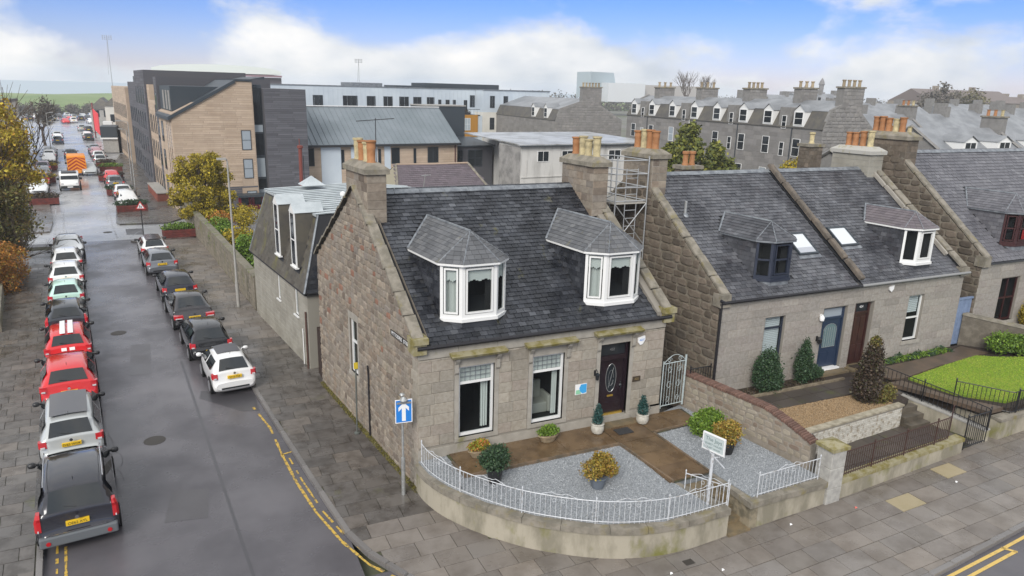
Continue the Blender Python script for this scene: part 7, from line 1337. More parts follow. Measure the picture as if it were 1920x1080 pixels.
# street front of the flats, segment by segment
def seg(t0, t1, z1, mat, joint, dp, wins, name, course, s0=0., s1=11, lim=120):
    b = blockb(s0, s1, t0, t1, -1, z1, joint, FL, name); ff = F(P3(s0, 0, 0), st_, (0, 0, 1), -ss_); ops = []
    for u, v, w, h in wins: win(0, ff, u, v, w, h, b, anth, glsd, bars=0); ops.append((u-.02, u+w+.02, v-.02, v+h+.02))
    pieces(b, course, mat, 'ashlar', courses(ff, -1, z1, .3, 2.2, lambda v: (t0, t1), ops, gap=.04, w0=-.02, w1=.02, lj=.3), lim=lim)
cl = lambda a, n, st, w=.35: [(a+st*i, v, w, 1.9) for i in range(n) for v in (-.3, 2.5, 5.2)]
pieces(FL, 'street_brick_course', beige, 'ashlar', courses(FS, -1, 7.7, .3, 2.2, lambda v: (0, 9), [(1.0, 1.4, -.6, 7.4), (2.2, 2.6, .2, 7.0), (3.4, 3.8, .2, 7.4), (6.0, 7.3, -.6, 7.2)], gap=.04, w0=-.02, w1=.02), lim=120)
for u, w in ((1.0, .35), (2.2, .3), (3.4, .35)): mb = MB(); mb.fb(FS, u, u+w, -.4, 7.2, .0, .012); mb.build('tall_window_slot', glsd, FL)
for v in (-.4, 2.3, 5.0): win(0, FS, 6.1, v, 1.1, 1.9, FL, anth, glsd, bars=0)
seg(9.05, 11.2, 11.0, dgrey, dgreyj, 0, [(9.6, v, .9, 1.7) for v in (-.4, 2.3, 5.0, 7.8)], 'grey_segment', 'grey_course', .05)
seg(11.25, 18.2, 8.6, beige, beigej, 0, cl(12, 4, 1.7)+[(13, 7.2, .3, 1.0)], 'beige_segment', 'brick_course', .25)
seg(18.25, 20.3, 10.2, beige, beigej, 0, cl(18.8, 1, 1.), 'beige_segment', 'brick_course', .3)
seg(20.35, 31.0, 11.75, dgrey, dgreyj, 0, cl(22, 4, 2.5, .7)+[(22+2.5*i, 8.0, .7, 1.9) for i in range(4)], 'grey_segment', 'grey_course', .1, lim=200)
seg(31.05, 47.5, 10.4, dgrey, dgreyj, 0, cl(33, 6, 2.4, .6), 'grey_segment', 'grey_course', .6, lim=150)
seg(47.55, 75, 9.6, beige, beigej, 0, cl(49, 12, 2.1), 'beige_segment', 'brick_course', .2, lim=150)
mb = MB(); q = [P3(2, 47, 0), P3(9, 47, 0), P3(9, 55, 0), P3(2, 55, 0)]; mb.prism([(p.x, p.y) for p in q], 9.62, 11.2); mb.build('roof_plant_room', anth, FL)
mb = MB(); q = [P3(1, 9.3, 0), P3(10.5, 9.3, 0), P3(10.5, 20, 0), P3(1, 20, 0)]; A = [Vector((p.x, p.y, 0)) for p in q]; mb.add([A[0]+Vector((0, 0, 9.4)), A[1]+Vector((0, 0, 11.3)), A[2]+Vector((0, 0, 11.3)), A[3]+Vector((0, 0, 9.4)), A[0], A[1], A[2], A[3]], [(0, 1, 2, 3), (0, 1, 5, 4), (1, 2, 6, 5), (3, 0, 4, 7), (2, 3, 7, 6)]); mb.build('dark_upper_roof', anth, FL)
for s in (3, 4.6): mb = MB(); p = P3(s, 9.8, 10.1); mb.lathe([(.12, 0), (.12, .35), (.2, .36), (.05, .5)], p, 8); mb.build('roof_vent', whitef, FL)
rp = thing('red_brick_planter_wall', 'raised red brick planter wall with pale coping along the flats', 'wall', tuple(P3(-1, 12, -1))); FP = F(P3(-1.0, 0, 0), st_, (0, 0, 1), -ss_); mb = MB(); mb.fb(FP, 7.5, 16, -1.1, -.2, -1, 0); mb.build('wall_body', M('red_brick_base', (.16, .05, .035), .85), rp); pieces(rp, 'brick', M('red_wall_brick', (.24, .07, .045), .85, rnd=.2), 'brick', courses(FP, -1, -.22, .13, .4, lambda v: (7.5, 16), gap=.015, w0=-.02, w1=.01)); mb = MB(); mb.fb(FP, 7.4, 16.1, -.2, -.1, -1.05, .05); mb.build('coping', concm, rp)
t = thing('red_flue_pipe', 'tall dark red flue pipe standing before the dark brick block', 'pipe', (4.7, 49.5, -1)); mb = MB(); mb.tube([(4.68, 49.5, -1), (4.75, 49.5, 5.0)], .17, 10); mb.build('pipe', M('rust_red_pipe', (.17, .04, .03), .7), t, smooth=50); mb = MB(); mb.lathe([(.17, 0), (.26, .05), (.26, .25), (.2, .3)], (4.75, 49.5, 5.0), 10); mb.tube([(4.68, 49.35, 5.2), (4.68, 49.35, 5.9)], .04, 5); mb.build('cap', M('rust_red_pipe', (.17, .04, .03), .7), t)
mb = MB(); mb.tube([(4.98, 49.5, 1.0), (4.98, 49.5, 4.4)], .03, 5); mb.build('side_rod', trim, t)
# zinc roofed wing
ZW = thing('zinc_roof_wing', 'beige brick wing with a broad grey standing seam metal roof', 'building', (12, 58, -1)); ZO = Vector((6.0, 57.0, 0)); zu = Vector((1, .12, 0)).normalized(); zn = Vector((-.12, 1, 0)).normalized(); ZF = F(ZO, zu, (0, 0, 1), -zn)
mb = MB(); mb.fb(ZF, .1, 17.7, -1.2, 4.75, -9, 0); zb_ = mb.build('wall', beigej, ZW); WZ = [(.3, 2.6, 1.0, 1.8), (9.7, 2.6, .95, 1.7), (14.0, 2.6, 1.3, 1.7), (.3, -.2, 1, 1.7), (4.1, 2.2, .35, 2.0), (9.1-.9, 2.2, .3, 2), (12.3, 2.2, .3, 2)]
ops = []
for u, v, w, h in WZ: win(0, ZF, u, v, w, h, ZW, anth, glsd, bars=2 if w > 1.1 else 0); ops.append((u, u+w, v, v+h))
for u, w in ((2.0, 2.1), (5.2, .9), (7.2, 1.0) if 0 else (7.0, 1.1), (10.9-.2, 0.01) if 0 else (15.6, .01)):
    if w > .1: mb = MB(); mb.fb(ZF, u, u+w, -1, 4.5, .0, .05); mb.build('zinc_panel', zincw, ZW); ops.append((u, u+w, -1, 4.5))
mb = MB(); mb.fb(ZF, 8.9, 11.7 if 0 else 9.6, -1, 4.5, .0, .05); mb.build('zinc_panel', zincw, ZW); ops.append((8.9, 9.6, -1, 4.5))
pieces(zb_, 'brick_course', beige, 'ashlar', courses(ZF, -1, 4.5, .25, 1.5, lambda v: (.1, 17.7), ops, gap=.03, w0=-.02, w1=.02), lim=200)
mb = MB(); A = [ZF.p(-.3, 4.75, .4), ZF.p(17.9, 4.75, .4), ZF.p(17.9, 8.4, -5.2), ZF.p(-.3, 8.4, -5.2)]; mb.add(A+[a-Vector((0, 0, .2)) for a in A], MB.BF); B = [ZF.p(-.3, 8.4, -5.2), ZF.p(17.9, 8.4, -5.2), ZF.p(17.9, 5, -10), ZF.p(-.3, 5, -10)]; mb.quad(*B); mb.add([ZF.p(17.7, 4.75, 0), ZF.p(17.7, 4.75, -9.5), ZF.p(17.7, 8.3, -5.2)], [(0, 1, 2)]); zr_ = mb.build('metal_roof', zincr, ZW)
for i in range(31): u = -.2+i*.6; mb = MB(); mb.tube([ZF.p(u, 4.78, .38), ZF.p(u, 8.43, -5.2)], .045, 4); mb.build('seam', zincr, zr_)
mb = MB(); mb.fb(ZF, -.35, 17.95, 4.5, 4.72, .35, .5); mb.build('gutter', trim, ZW); mb = MB(); mb.tube([ZF.p(17.4, -1, .08), ZF.p(17.4, 4.6, .08)], .07, 6); mb.build('downpipe', M('brown_pipe2', (.09, .035, .03), .6), ZW)
mb = MB(); mb.fb(ZF, -.3, 17.9, 8.42, 8.5, -5.3, -5.05); mb.build('ridge_strip', whites, ZW)
CB = thing('dark_link_block', 'dark brick and anthracite link block between the zinc roofed wing and the white rendered building', 'building', (26, 58, -1)); mb = MB(); mb.fb(ZF, 17.95, 22.9, -1, 4.3, -7, -1); mb.build('wall', dgreyj, CB); mb = MB(); mb.fb(ZF, 16.9, 22.6, 4.3, 8.5, -11, -7.4); mb.build('upper_block', anth, CB); mb = MB(); mb.fb(ZF, 16.85, 22.7, 8.52, 8.66, -11.1, -7.3); mb.build('parapet', concm, CB)
fq = F(ZF.p(0, 0, -1), zu, (0, 0, 1), -zn); win(0, fq, 19.6, 1.9, 1.9, 1.9, CB, anth, glsd, bars=3); win(0, fq, 18.1, 2.2, .8, 1.6, CB, anth, glsd)
mb = MB(); A = [fq.p(17.9, 4.3, .2), fq.p(23.2, 4.3, .2), fq.p(23.2, 4.9, -6), fq.p(17.9, 4.9, -6)]; mb.add(A+[a-Vector((0, 0, .15)) for a in A], MB.BF); mb.build('roof', anth, CB)
# long pale zinc clad building at the back
LB = thing('long_zinc_building', 'long pale zinc clad building with roof terrace behind the brick flats', 'building', (45, 110, -1)); LF_ = T3((0, 105, 0), 1, .1); LF_.W = -LF_.W if LF_.W.y > 0 else LF_.W
mb = MB(); mb.fb(LF_, 8, 48, 5.9, 10.5, -14, -3.0); mb.fb(LF_, 48.05, 63, 6.5, 10.5, -14, 0); up_ = mb.build('upper_storey', zincw, LB)
for i in range(66): u = 9+i*.82; w0 = -3 if u < 48 else 0; mb = MB(); mb.fb(LF_, u, u+.05, 6.52, 10.48, w0+.0, w0+.04); mb.build('standing_seam', zincw, up_)
mb = MB(); mb.fb(LF_, 8, 48, -1, 5.85, -14, 0); mb.build('lower_wall', zincw, LB); mb = MB(); mb.fb(LF_, 48.02, 63, -1, 6.5, -14, .02); mb.build('white_wall', cream, LB)
mb = MB(); mb.fb(LF_, 36, 47.0, 2, 6.0, 0, .15); mb.build('ochre_panel', ochre, LB)
mb = MB(); mb.fb(LF_, 7.9, 63.1, 10.5, 10.66, -14.1, .15 if 0 else -2.9); mb.fb(LF_, 48, 63.1, 10.5, 10.66, -2.9, .15); mb.build('parapet', lead, LB); fw_ = F(LF_.p(0, 0, -3), LF_.U, (0, 0, 1), LF_.W)
for u, w in ((17, 1.7), (22.2, 2.6), (26.5, 1.6), (29.6, 1.7), (32.6, 1.8), (35.3, 1.6), (38, 1.5), (40.3, .6), (41.8, .8), (43.3, .6), (45.6, .7)): win(0, fw_, u, 6.4, w, 2.6 if u < 40 else 2.2, LB, anth, glsd, bars=2)
for u, v in ((49.6, 7.3), (52.5, 7.3), (49.6, 3.3), (52.5, 3.3), (46.9, 7.3)): win(0, LF_ if u > 48 else fw_, u, v, 1.0, 2.2, LB, anth, glsd, bars=3)
win(0, F(LF_.p(0, 0, .15), LF_.U, (0, 0, 1), LF_.W), 44.2, 3.2, 1.2, 2.2, LB, whitef, glsbl, bars=3)
mb = MB(); mb.tube([LF_.p(8, 7.0, -.1), LF_.p(47.5, 7.0, -.1)], .05, 4)
for i in range(60): mb.tube([LF_.p(8+i*.66, 5.9, -.1), LF_.p(8+i*.66, 7.0, -.1)], .025, 3)
mb.build('terrace_railing', trim, LB); mb = MB(); mb.fb(LF_, 8, 47.5, 5.86, 6.0, -3, .1); mb.build('terrace_edge', anth, LB)
for i, (u, m_) in enumerate(((24.5, lf_br), (27.5, lf_or), (31, lf_box), (34.5, lf_or), (37.5, lf_br), (43, lf_box), (45, lf_br))): t = thing('terrace_planter', ['brown planter box at the left end of the roof terrace', 'orange planted box beside the brown one on the roof terrace', 'dark green planted box mid terrace', 'orange planted box right of the terrace middle', 'brown planted box before the narrow terrace windows', 'dark planted box near the terrace corner', 'last brown planted box at the terrace corner'][i], 'planter', tuple(LF_.p(u, 6, -1)), 0); mb = MB(); mb.box(-.9, .9, -.2, .2, 0, .45); mb.build('box', ochre if m_ is lf_or else trim, t); foliage('plants', [(0, 0, .6, .8, .2, .22)], 150, .1, m_, t, seed=i)
for u0, u1, z in ((28, 34, 11.3), (37, 50, 11.0), (43, 60, 11.6)): mb = MB(); mb.fb(LF_, u0, u1, 10.3, z, -22, -15); mb.build('roof_plant', anth if u0 > 30 else lead, LB)
# white rendered flat roofed building
RB = thing('rendered_building', 'flat roofed streaky pale rendered building with small white windows', 'building', (32, 50, -1)); RF = T3((20, 48, 0), 1, .08); RF.W = -RF.W if RF.W.y > 0 else RF.W
mb = MB(); mb.fb(RF, 6.5, 24, -1, 5.2, -4.6, 0); mb.fb(RF, 10, 24, -1, 5.2, -15, -4.61); mb.build('wall', rendg, RB); mb = MB(); mb.fb(RF, 6.46, 6.495, -1, 5.0, -4.6, -.02); mb.build('side_wall', M('stained_grey_render', (.3, .29, .28), .85, var=(1, (.18, .175, .17), .4, .62)), RB)
mb = MB(); A = [RF.p(6.2, 5.2, .35), RF.p(24.2, 5.2, .35), RF.p(24.2, 5.6, -13), RF.p(6.3, 5.6, -13), ]; mb.add([A[0], A[1], A[2], A[3]]+[a+Vector((0, 0, .12)) for a in A], MB.BF); mb.build('flat_roof', M('wet_felt_roof', (.38, .39, .4), .3, var=(.5, (.2, .2, .19), .45, .62)), RB)
mb = MB(); mb.fb(RF, 6.15, 24.2, 5.1, 5.2, .34, .4); mb.build('roof_edge', anth, RB); mb = MB(); mb.fb(RF, 6.6, 24, 1.9, 2.0, .0, .08); mb.build('string_course', rendg, RB)
for u, w in ((8.5, 1.4), (11.5, 1.4), (17.6, 1.7), (21.5, 1.4)): win(0, RF, u, 3.5, w, 1.1, RB, whitef, glsd, bars=2)
for u, v, w in ((7.2, 2.1, .1),): mb = MB(); mb.tube([RF.p(u, 1.9, .06), RF.p(u, 3.8, .06)], .04, 4); mb.build('pipe', rendg, RB)
# small purple slate cottage
PC = thing('slate_cottage', 'low cottage with purple slate roof behind the corner house ridge', 'house', (10.5, 31, -1)); mb = MB(); q = [(7.6, 27.5), (14.4, 27.9), (14.0, 34.5), (7.2, 34.1)]; mb.prism(q, -1, 3.4); mb.build('wall', M('cottage_wall', (.25, .22, .18), .9), PC)
psl = M('purple_cottage_slate', (.11, .09, .1), .55, pal=[(.095, .078, .088), (.125, .1, .115), (.11, .09, .1)], rnd=.1); V_ = Vector((0, 3.4, 2.0)); ln = V_.length; V_ /= ln; pf = F((7.9, 27.7, 3.3), Vector((1, .05, 0)).normalized(), V_)
mb = MB(); a, b = Vector((7.4, 27.3, 3.25)), Vector((14.7, 27.7, 3.25)); e, g_ = Vector((8.4, 31.2, 5.35)), Vector((13.9, 31.4, 5.35)); c, d = Vector((14.3, 34.8, 3.2)), Vector((7.0, 34.4, 3.2)); dz = Vector((0, 0, -.12)); mb.quad(a+dz, b+dz, g_+dz, e+dz); mb.quad(e, g_, c, d); mb.build('roof', slbase, PC); mb = MB(); mb.add([Vector((7.3, 27.5, 3.2)), Vector((7.2, 34.3, 3.2)), e+Vector((-.05, 0, -.05))], [(0, 1, 2)]); mb.build('gable', M('cottage_gable', (.3, .27, .2), .9), PC)
o_ = []; Ue = (b-a).normalized(); Vv = (e-a); Vv = Vv-Ue*Vv.dot(Ue); lv = Vv.length; Vv /= lv; Wn = Ue.cross(Vv)
for r in range(19):
    x = 1.0*r/19+(.16 if r % 2 else 0)
    while x < 7.25-.6*r/19: o_.append((a+Ue*(x+.16)+Vv*(r*lv/19+.1)+Wn*.004, Ue*.31, Vv*.24, Wn*.02)); x += .32
pieces(PC, 'slate', psl, 'slate', o_); mb = MB(); mb.tube([e, (e+g_)/2-Vector((0, 0, .04)), g_], .08, 6); mb.build('ridge', M('cottage_ridge', (.36, .27, .2), .8), PC)
for p0, p1 in ((e, a), (g_, b)): mb = MB(); mb.tube([p0, p1], .09, 5); mb.build('verge', copem, PC)
t = thing('tv_aerial', 'small tv aerial above the purple slate cottage', 'aerial', (9.4, 28.6, 4)); mb = MB(); mb.tube([(9.3, 28, 3.7), (9.5, 28, 5.0)], .03, 4); mb.tube([(9.2, 28, 4.9), (9.9, 28, 4.95)], .025, 4); mb.build('aerial', galv, t)
t = thing('reed_shrub', 'pale yellow wispy shrub beyond the corner house ridge', 'shrub', (12.2, 24, 2), 0); mb = MB(); q = random.Random(4)
for i in range(90): a_ = Vector((q.uniform(-1.6, 1.6), q.uniform(-.4, .4), 0)); mb.tube([a_, a_+Vector((q.uniform(-.3, .3), 0, q.uniform(1.0, 1.9)))], .012, 3)
mb.build('stems', M('reed_stems', (.3, .27, .09), .8), t); foliage('foliage', [(0, 0, 1.0, 1.6, .4, .5)], 700, .06, lf_holly, t, seed=5)
for i, (x, y, h) in enumerate(((20.6, 26, 5.6), (23, 27.5, 5.9))): tree('sapling', ['small leafy sapling left of the corner house right chimney', 'slightly taller sapling beside the first one before the rendered wall'][i], x, y, -1, h-.3, .7, lf_grn, 1400, .09, 70+i, trunk=.05, depth=2)
# ---------------------------------------------------------------- granite tenement row
oldp = M('sooty_buff_pot', (.3, .24, .16), .85, rnd=.25)
def tenement(name, label, O, U, L_, ze, zr, z0, depth, bays, gable_s=True, chim=(), seed=1, wcol=whitef):
    t = thing(name, label, 'building', (O[0], O[1], z0)); u_ = Vector((*U, 0)).normalized(); n_ = Vector((u_.y, -u_.x, 0)); 
    if n_.x > 0: n_ = -n_
    f = F((*O, 0), u_, (0, 0, 1), n_); mb = MB(); mb.fb(f, 0, L_, z0, ze, -depth, 0); wb = mb.build('wall', tenj, t); mt = ze+1.7; ins = .75
    mb = MB(); A = [f.p(0, ze, .12), f.p(L_, ze, .12), f.p(L_, mt, -ins), f.p(0, mt, -ins)]; mb.quad(*A); mb.build('mansard', tenman, t)
    mb = MB(); B = [f.p(0, mt, -ins), f.p(L_, mt, -ins), f.p(L_, zr, -depth/2), f.p(0, zr, -depth/2)]; mb.quad(*B); mb.quad(f.p(0, zr, -depth/2), f.p(L_, zr, -depth/2), f.p(L_, ze, -depth), f.p(0, ze, -depth)); mb.tube([f.p(0, mt, -ins), f.p(L_, mt, -ins)], .06, 4); mb.build('slate_roof', tenroof, t)
    for e in (0, L_):
        mb = MB(); pts = [(0, ze), (ins, mt), (depth/2, zr), (depth, ze)]; a = [f.p(e-.02, z+.15, -w) for w, z in pts]+[f.p(e-.02, z0, -depth), f.p(e-.02, z0, 0)]; b = [q_+u_*(.3 if e == 0 else -.3) for q_ in a]; n = 6; mb.add(a+b, [tuple(range(n)), tuple(range(n, 2*n))[::-1]]+[(i, (i+1) % n, n+(i+1) % n, n+i) for i in range(n)]); gbl = mb.build('gable', tenj, t)
        if e == 0 and gable_s:
            gf = F(f.p(-.02, 0, 0), -n_, (0, 0, 1), -u_); iv = lambda v: ((0 if v < ze else (v-ze)*.45 if v < mt else ins+(v-mt)/(zr-mt)*(depth/2-ins)), (depth if v < ze else depth-(v-ze)/(zr-ze)*depth/2)) if v < zr-.1 else None
            pieces(gbl, 'stone', tenst, 'rubble', courses(gf, max(z0, 2), zr, .38, .62, iv, gap=.07, hj=.2, lj=.4, w0=-.05, w1=.05))
    pieces(wb, 'granite_block', tenst, 'ashlar', courses(f, ze-5.2, ze-.1, .55, 1.1, lambda v: (0, L_), [(u-.1, u+w+.1, v, v+h) for k, u, v, w, h in bays if k != 'd'], gap=.035, w0=-.02, w1=.01), lim=260)
    for k, u, v, w, h in bays:
        if k == 'd':
            mb = MB(); q = [(u-.15, v-.15), (u+w+.15, v-.15), (u+w+.15, v+h+.1), (u+w/2, v+h+.65), (u-.15, v+h+.1)]; mb.prism(q, -1.6, .1, f=f); do = mb.build('dormer', whitef, t); win(0, F(f.p(0, 0, .1), f.U, f.V, f.W), u, v, w, h, do, wcol, glsd)
            mb = MB(); 
            for s in (0, 1): x0, x1 = (u-.25, u+w/2) if s == 0 else (u+w/2, u+w+.25); z0_, z1_ = (v+h+.05, v+h+.72) if s == 0 else (v+h+.72, v+h+.05); mb.quad(f.p(x0, z0_, .2), f.p(x1, z1_, .2), f.p(x1, z1_+.02, -2.2), f.p(x0, z0_+.02, -2.2))
            mb.build('dormer_roof', tenroof, do)
        elif k == 's':
            mb = MB(); mb.fb(f, u-.45, u+w+.45, ze, v+h+.8, -1.5, .03); so = mb.build('stair_tower', tenj, t); win(0, F(f.p(0, 0, .03), f.U, f.V, f.W), u, v, w, h, so, wcol, glsd)
        else: win(0, f, u, v, w, h, t, wcol, glsl if (int(u*7)+int(v)) % 5 == 0 else glsd)
    for u0, u1, w0, w1, zt, npots in chim:
        mb = MB(); mb.fb(f, u0, u1, zr-2.2, zt, -w1, -w0); co = mb.build('chimney_stack', tenj, t); mb = MB(); mb.fb(f, u0-.1, u1+.1, zt, zt+.16, -w1-.1, -w0+.1); mb.build('chimney_cap', copem, co)
        pieces(co, 'stone', tenst, 'ashlar', courses(F(f.p(u0, 0, -w0), f.W*-1, (0, 0, 1), -u_), zr-1.2, zt, .35, .5, lambda v: (0, w1-w0), gap=.05, w0=-.02, w1=.03), lim=30)
        for i in range(npots): mb = MB(); mb.lathe([(.16, 0), (.14, .5), (.2, .55), (.2, .65)], f.p((u0+u1)/2, zt+.14, -w0-.3-(w1-w0-.6)*i/max(1, npots-1)), 7); mb.build('chimney_pot', oldp, co)
    for u in [q_[1]-.9 for q_ in bays if q_[0] == 's']: mb = MB(); mb.tube([f.p(u, z0, .06), f.p(u, ze, .06)], .05, 4); mb.build('downpipe', whitef if int(u) % 2 else anth, t)
    return t
bays = []
for u in (8.6, 13.0, 16.9, 21.5, 25.8, 30.4, 35.1, 39.5): bays.append(('d', u, 8.35, 1.15, 1.25)); bays += [('w', u+.1, 5.25, 1.05, 1.75), ('w', u+.1, 2.0, 1.05, 1.75)]
for u in (10.9, 19.2, 28.2, 37.6): bays.append(('s', u, 7.9, .65, 1.3)); bays += [('w', u, 5.15, .65, 1.4), ('w', u, 2.2, .65, 1.3)]
tenement('granite_tenement', 'long grey granite tenement row with white mansard dormers and big gable end', (50.4+.35, 32.6), (.05, 1), 36, 7.7, 10.4, -1, 6.4, [(k, u-6, v-.35, w, h) for k, u, v, w, h in bays if u > 6.2], chim=[(0, .9, 2.0, 4.6, 11.6, 4), (6.0, 7.0, 2.4, 4.6, 11.5, 3), (13.8, 15.0, 2.4, 4.8, 11.4, 4), (22.6, 23.8, 2.4, 4.8, 11.4, 3), (32, 33.2, 2.4, 4.8, 11.4, 3)])
tenement('granite_tenement', 'tenement with broad plain gable and red brick stub left of the long row', (49.5, 84), (.05, 1), 30, 6.2, 9.6, -1, 12, [('d', 3, 6.6, 1.1, 1.4), ('d', 8, 6.6, 1.1, 1.4)], chim=[(0, 1, 4.6, 8, 11.3, 6)], gable_s=True)
if 0: tb = thing('tenement_side', 'pale slated tenement side with two white dormers beside the zinc building', 'building', (48, 80, -1)); tf = T3((49.6, 84.2, 0), 1, .05); tf.W = -tf.W if tf.W.y > 0 else tf.W
# far right cluster of slated houses
for i, (x0, x1, y, z, zr, lb) in enumerate(((57, 69, 24, 5.6, 8.2, 'slated house with two white dormers beyond the third house ridge'), (73, 90, 27, 5.4, 8.0, 'slated house with wide white dormer near the right edge'), (62, 80, 42, 6.0, 8.9, 'pale slated terrace farther back on the right'), (34.5, 41, 13, 4.6, 7.1, 'low slate roofed house between the tenement gable and the big chimneys'))):
    t = thing('slated_house', lb, 'house', ((x0+x1)/2, y, -1)); mb = MB(); mb.box(x0, x1, y, y+8, -1, z); mb.build('wall', tenj, t); mb = MB(); mb.quad((x0-.1, y-.3, z-.1), (x1+.1, y-.3, z-.1), (x1+.1, y+4, zr), (x0-.1, y+4, zr)); mb.quad((x0-.1, y+4, zr), (x1+.1, y+4, zr), (x1+.1, y+8.3, z-.1), (x0-.1, y+8.3, z-.1)); mb.build('roof', tenroof if i < 3 else slate2, t)
    for xx in (x0, x1): mb = MB(); mb.add([(xx, y, z-.1), (xx, y+8, z-.1), (xx, y+4, zr+.1)], [(0, 1, 2)]); mb.tube([(xx, y-.3, z), (xx, y+4, zr+.15), (xx, y+8.3, z)], .16, 4); mb.build('gable', tenj, t)
    mb = MB(); mb.box(x1-.5, x1+.5, y+3, y+5, zr-1, zr+1.0); co = mb.build('chimney_stack', tenj, t); mb = MB(); mb.box(x1-.6, x1+.6, y+2.9, y+5.1, zr+1.0, zr+1.15); mb.build('chimney_cap', copem, co)
    for k in range(3): mb = MB(); mb.lathe([(.16, 0), (.14, .5), (.2, .6)], (x1, y+3.3+k*.7, zr+1.15), 7); mb.build('chimney_pot', terra if k else buff, co)
    if i < 2:
        for k, u in enumerate((x0+2.5, x0+7.5)):
            w = 1.6 if i == 0 else 2.4; mb = MB(); q = [(u-.2, z+.3), (u+w+.2, z+.3), (u+w+.2, z+1.5), (u+w/2, z+2.0), (u-.2, z+1.5)]; ff = F((0, y+.3, 0), (1, 0, 0), (0, 0, 1), (0, -1, 0)); mb.prism(q, -2.4, .0, f=ff); do = mb.build('dormer', whitef, t); win(0, ff, u, z+.35, w, 1.15, do, whitef, glsd, bars=2); mb = MB(); mb.quad(ff.p(u-.3, z+1.5, .15), ff.p(u+w/2, z+2.08, .15), ff.p(u+w/2, z+2.08, -2.6), ff.p(u-.3, z+1.5, -2.6)); mb.quad(ff.p(u+w+.3, z+1.5, .15), ff.p(u+w/2, z+2.08, .15), ff.p(u+w/2, z+2.08, -2.6), ff.p(u+w+.3, z+1.5, -2.6)); mb.build('dormer_roof', tenroof, do)
def stack(label, x, y, z0, z1, w, d, pts_, mat=None):
    t = thing('chimney', label, 'chimney', (x, y, z0)); mb = MB(); mb.box(x-w/2, x+w/2, y-d/2, y+d/2, z0, z1); mb.build('stack', mat or darkrub, t); ff = F((x-w/2, y-d/2, 0), (1, 0, 0), (0, 0, 1), (0, -1, 0)); pieces(t, 'stone', mat or darkrub, 'ashlar', courses(ff, z0, z1, .26, .4, lambda v: (0, w), w1=.02)+courses(F((x-w/2, y-d/2, 0), (0, 1, 0), (0, 0, 1), (-1, 0, 0)), z0, z1, .26, .4, lambda v: (0, d), w1=.02)); mb = MB(); mb.box(x-w/2-.1, x+w/2+.1, y-d/2-.1, y+d/2+.1, z1, z1+.18); mb.build('cap', copem, t)
    for k, m_ in enumerate(pts_): mb = MB(); mb.lathe([(.18, 0), (.17, .08), (.14, .12), (.145, .55), (.19, .6), (.19, .72), (.12, .72)], (x+(k-(len(pts_)-1)/2)*.42*(w > d), y+(k-(len(pts_)-1)/2)*.42*(w <= d), z1+.18), 12); mb.build('chimney_pot', m_, t, smooth=40)
stack('small stone chimney with two clay pots just behind the pair of granite houses', 18.75, 12.2, 3, 6.85, 1.15, .7, [terra, terra])
stack('pinkish stone chimney with one buff pot before the tenement gable', 31.5, 16, 3, 7.6, 1.1, .9, [buff])
# conifer behind
cf = thing('conifer_tree', 'big olive green cypress tree in front of the tenement row', 'tree', (39.4, 38, -1), 0); mb = MB(); branches(mb, Vector((0, 0, 0)), Vector((0, 0, 1)), 2.8, .25, 2, random.Random(8), .5, 4); mb.build('trunk', bark, cf); q = random.Random(9); bl = []
for (cx, zt, r0_) in ((0, 9.4, 2.5), (3.0, 7.0, 1.9), (-2.0, 6.9, 1.5), (4.8, 5.4, 1.5)):
    for k in range(46): z = q.uniform(2.2, zt-.3); r_ = r0_*(1-(z-2)/(zt-2))**.7; a_ = q.uniform(0, 6.28); bl.append((cx+r_*math.cos(a_)*q.uniform(.3, 1), r_*math.sin(a_)*q.uniform(.3, 1), z, .7, .7, .7))
foliage('crown', bl, 26000, .19, lf_con, cf, seed=10, shell=.5)
tree('round_tree', 'small olive round tree before the tenement gable end', 36.5, 21.5, -1, 7.8, 1.9, lf_holly, 5000, .11, 81, trunk=.1)
# ---------------------------------------------------------------- distance
SD = thing('stadium', 'distant stadium with long white roof edge behind the flats', 'stadium', (8, 205, 0)); mb = MB(); mb.box(-8.9, 24, 200, 230, -1, 12.3); mb.build('stand', M('stadium_dark', (.1, .09, .1), .7), SD); mb = MB(); n = 14
for i in range(n): x0, x1 = -8.8+i*32.6/n, -8.8+(i+1)*32.6/n; h = lambda x: 14.0+1.3*math.sin(math.pi*(x+8.8)/32.6)**.5; mb.hexa([(x0, 199, 13.1), (x1, 199, 13.1), (x1, 225, 13.1), (x0, 225, 13.1), (x0, 199, h(x0)), (x1, 199, h(x1)), (x1, 225, h(x1)+.3), (x0, 225, h(x0)+.3)])
mb.build('white_roof', M('stadium_white', (.66, .7, .66), .5), SD); mb = MB(); mb.box(-8.9, 24, 198.7, 198.95, 12.4, 12.9); mb.build('fascia', M('stadium_maroon', (.25, .16, .18), .6), SD)
for i, (x, z) in enumerate(((-21.6, 24.2), (60.3, 20.2))): t = thing('floodlight_mast', ['slender floodlight mast above the far end of the street', 'slender floodlight mast above the long zinc building'][i], 'floodlight', (x, 260, -1)); mb = MB(); mb.tube([(x, 260, -1), (x, 260, z)], [.12, .06], 5); mb.tube([(x-.8, 260, z*.5), (x, 260, z)], .06, 4); mb.build('mast', galv, t); mb = MB(); mb.box(x-1.4, x+1.4, 259.7, 260.3, z-1.2, z+.3); mb.build('lamp_rack', galv, t) if 0 else [mb.box(x-1.4, x+1.4, 259.8, 260.2, z-1.2+k*.6, z-1.0+k*.6) for k in range(0)]; mb = MB(); [mb.box(x-1.4+j*.6, x-1.1+j*.6, 259.8, 260.2, z-1.1+k*.5, z-.8+k*.5) for j in range(5) for k in range(3)]; mb.build('lamp_rack', galv, t)
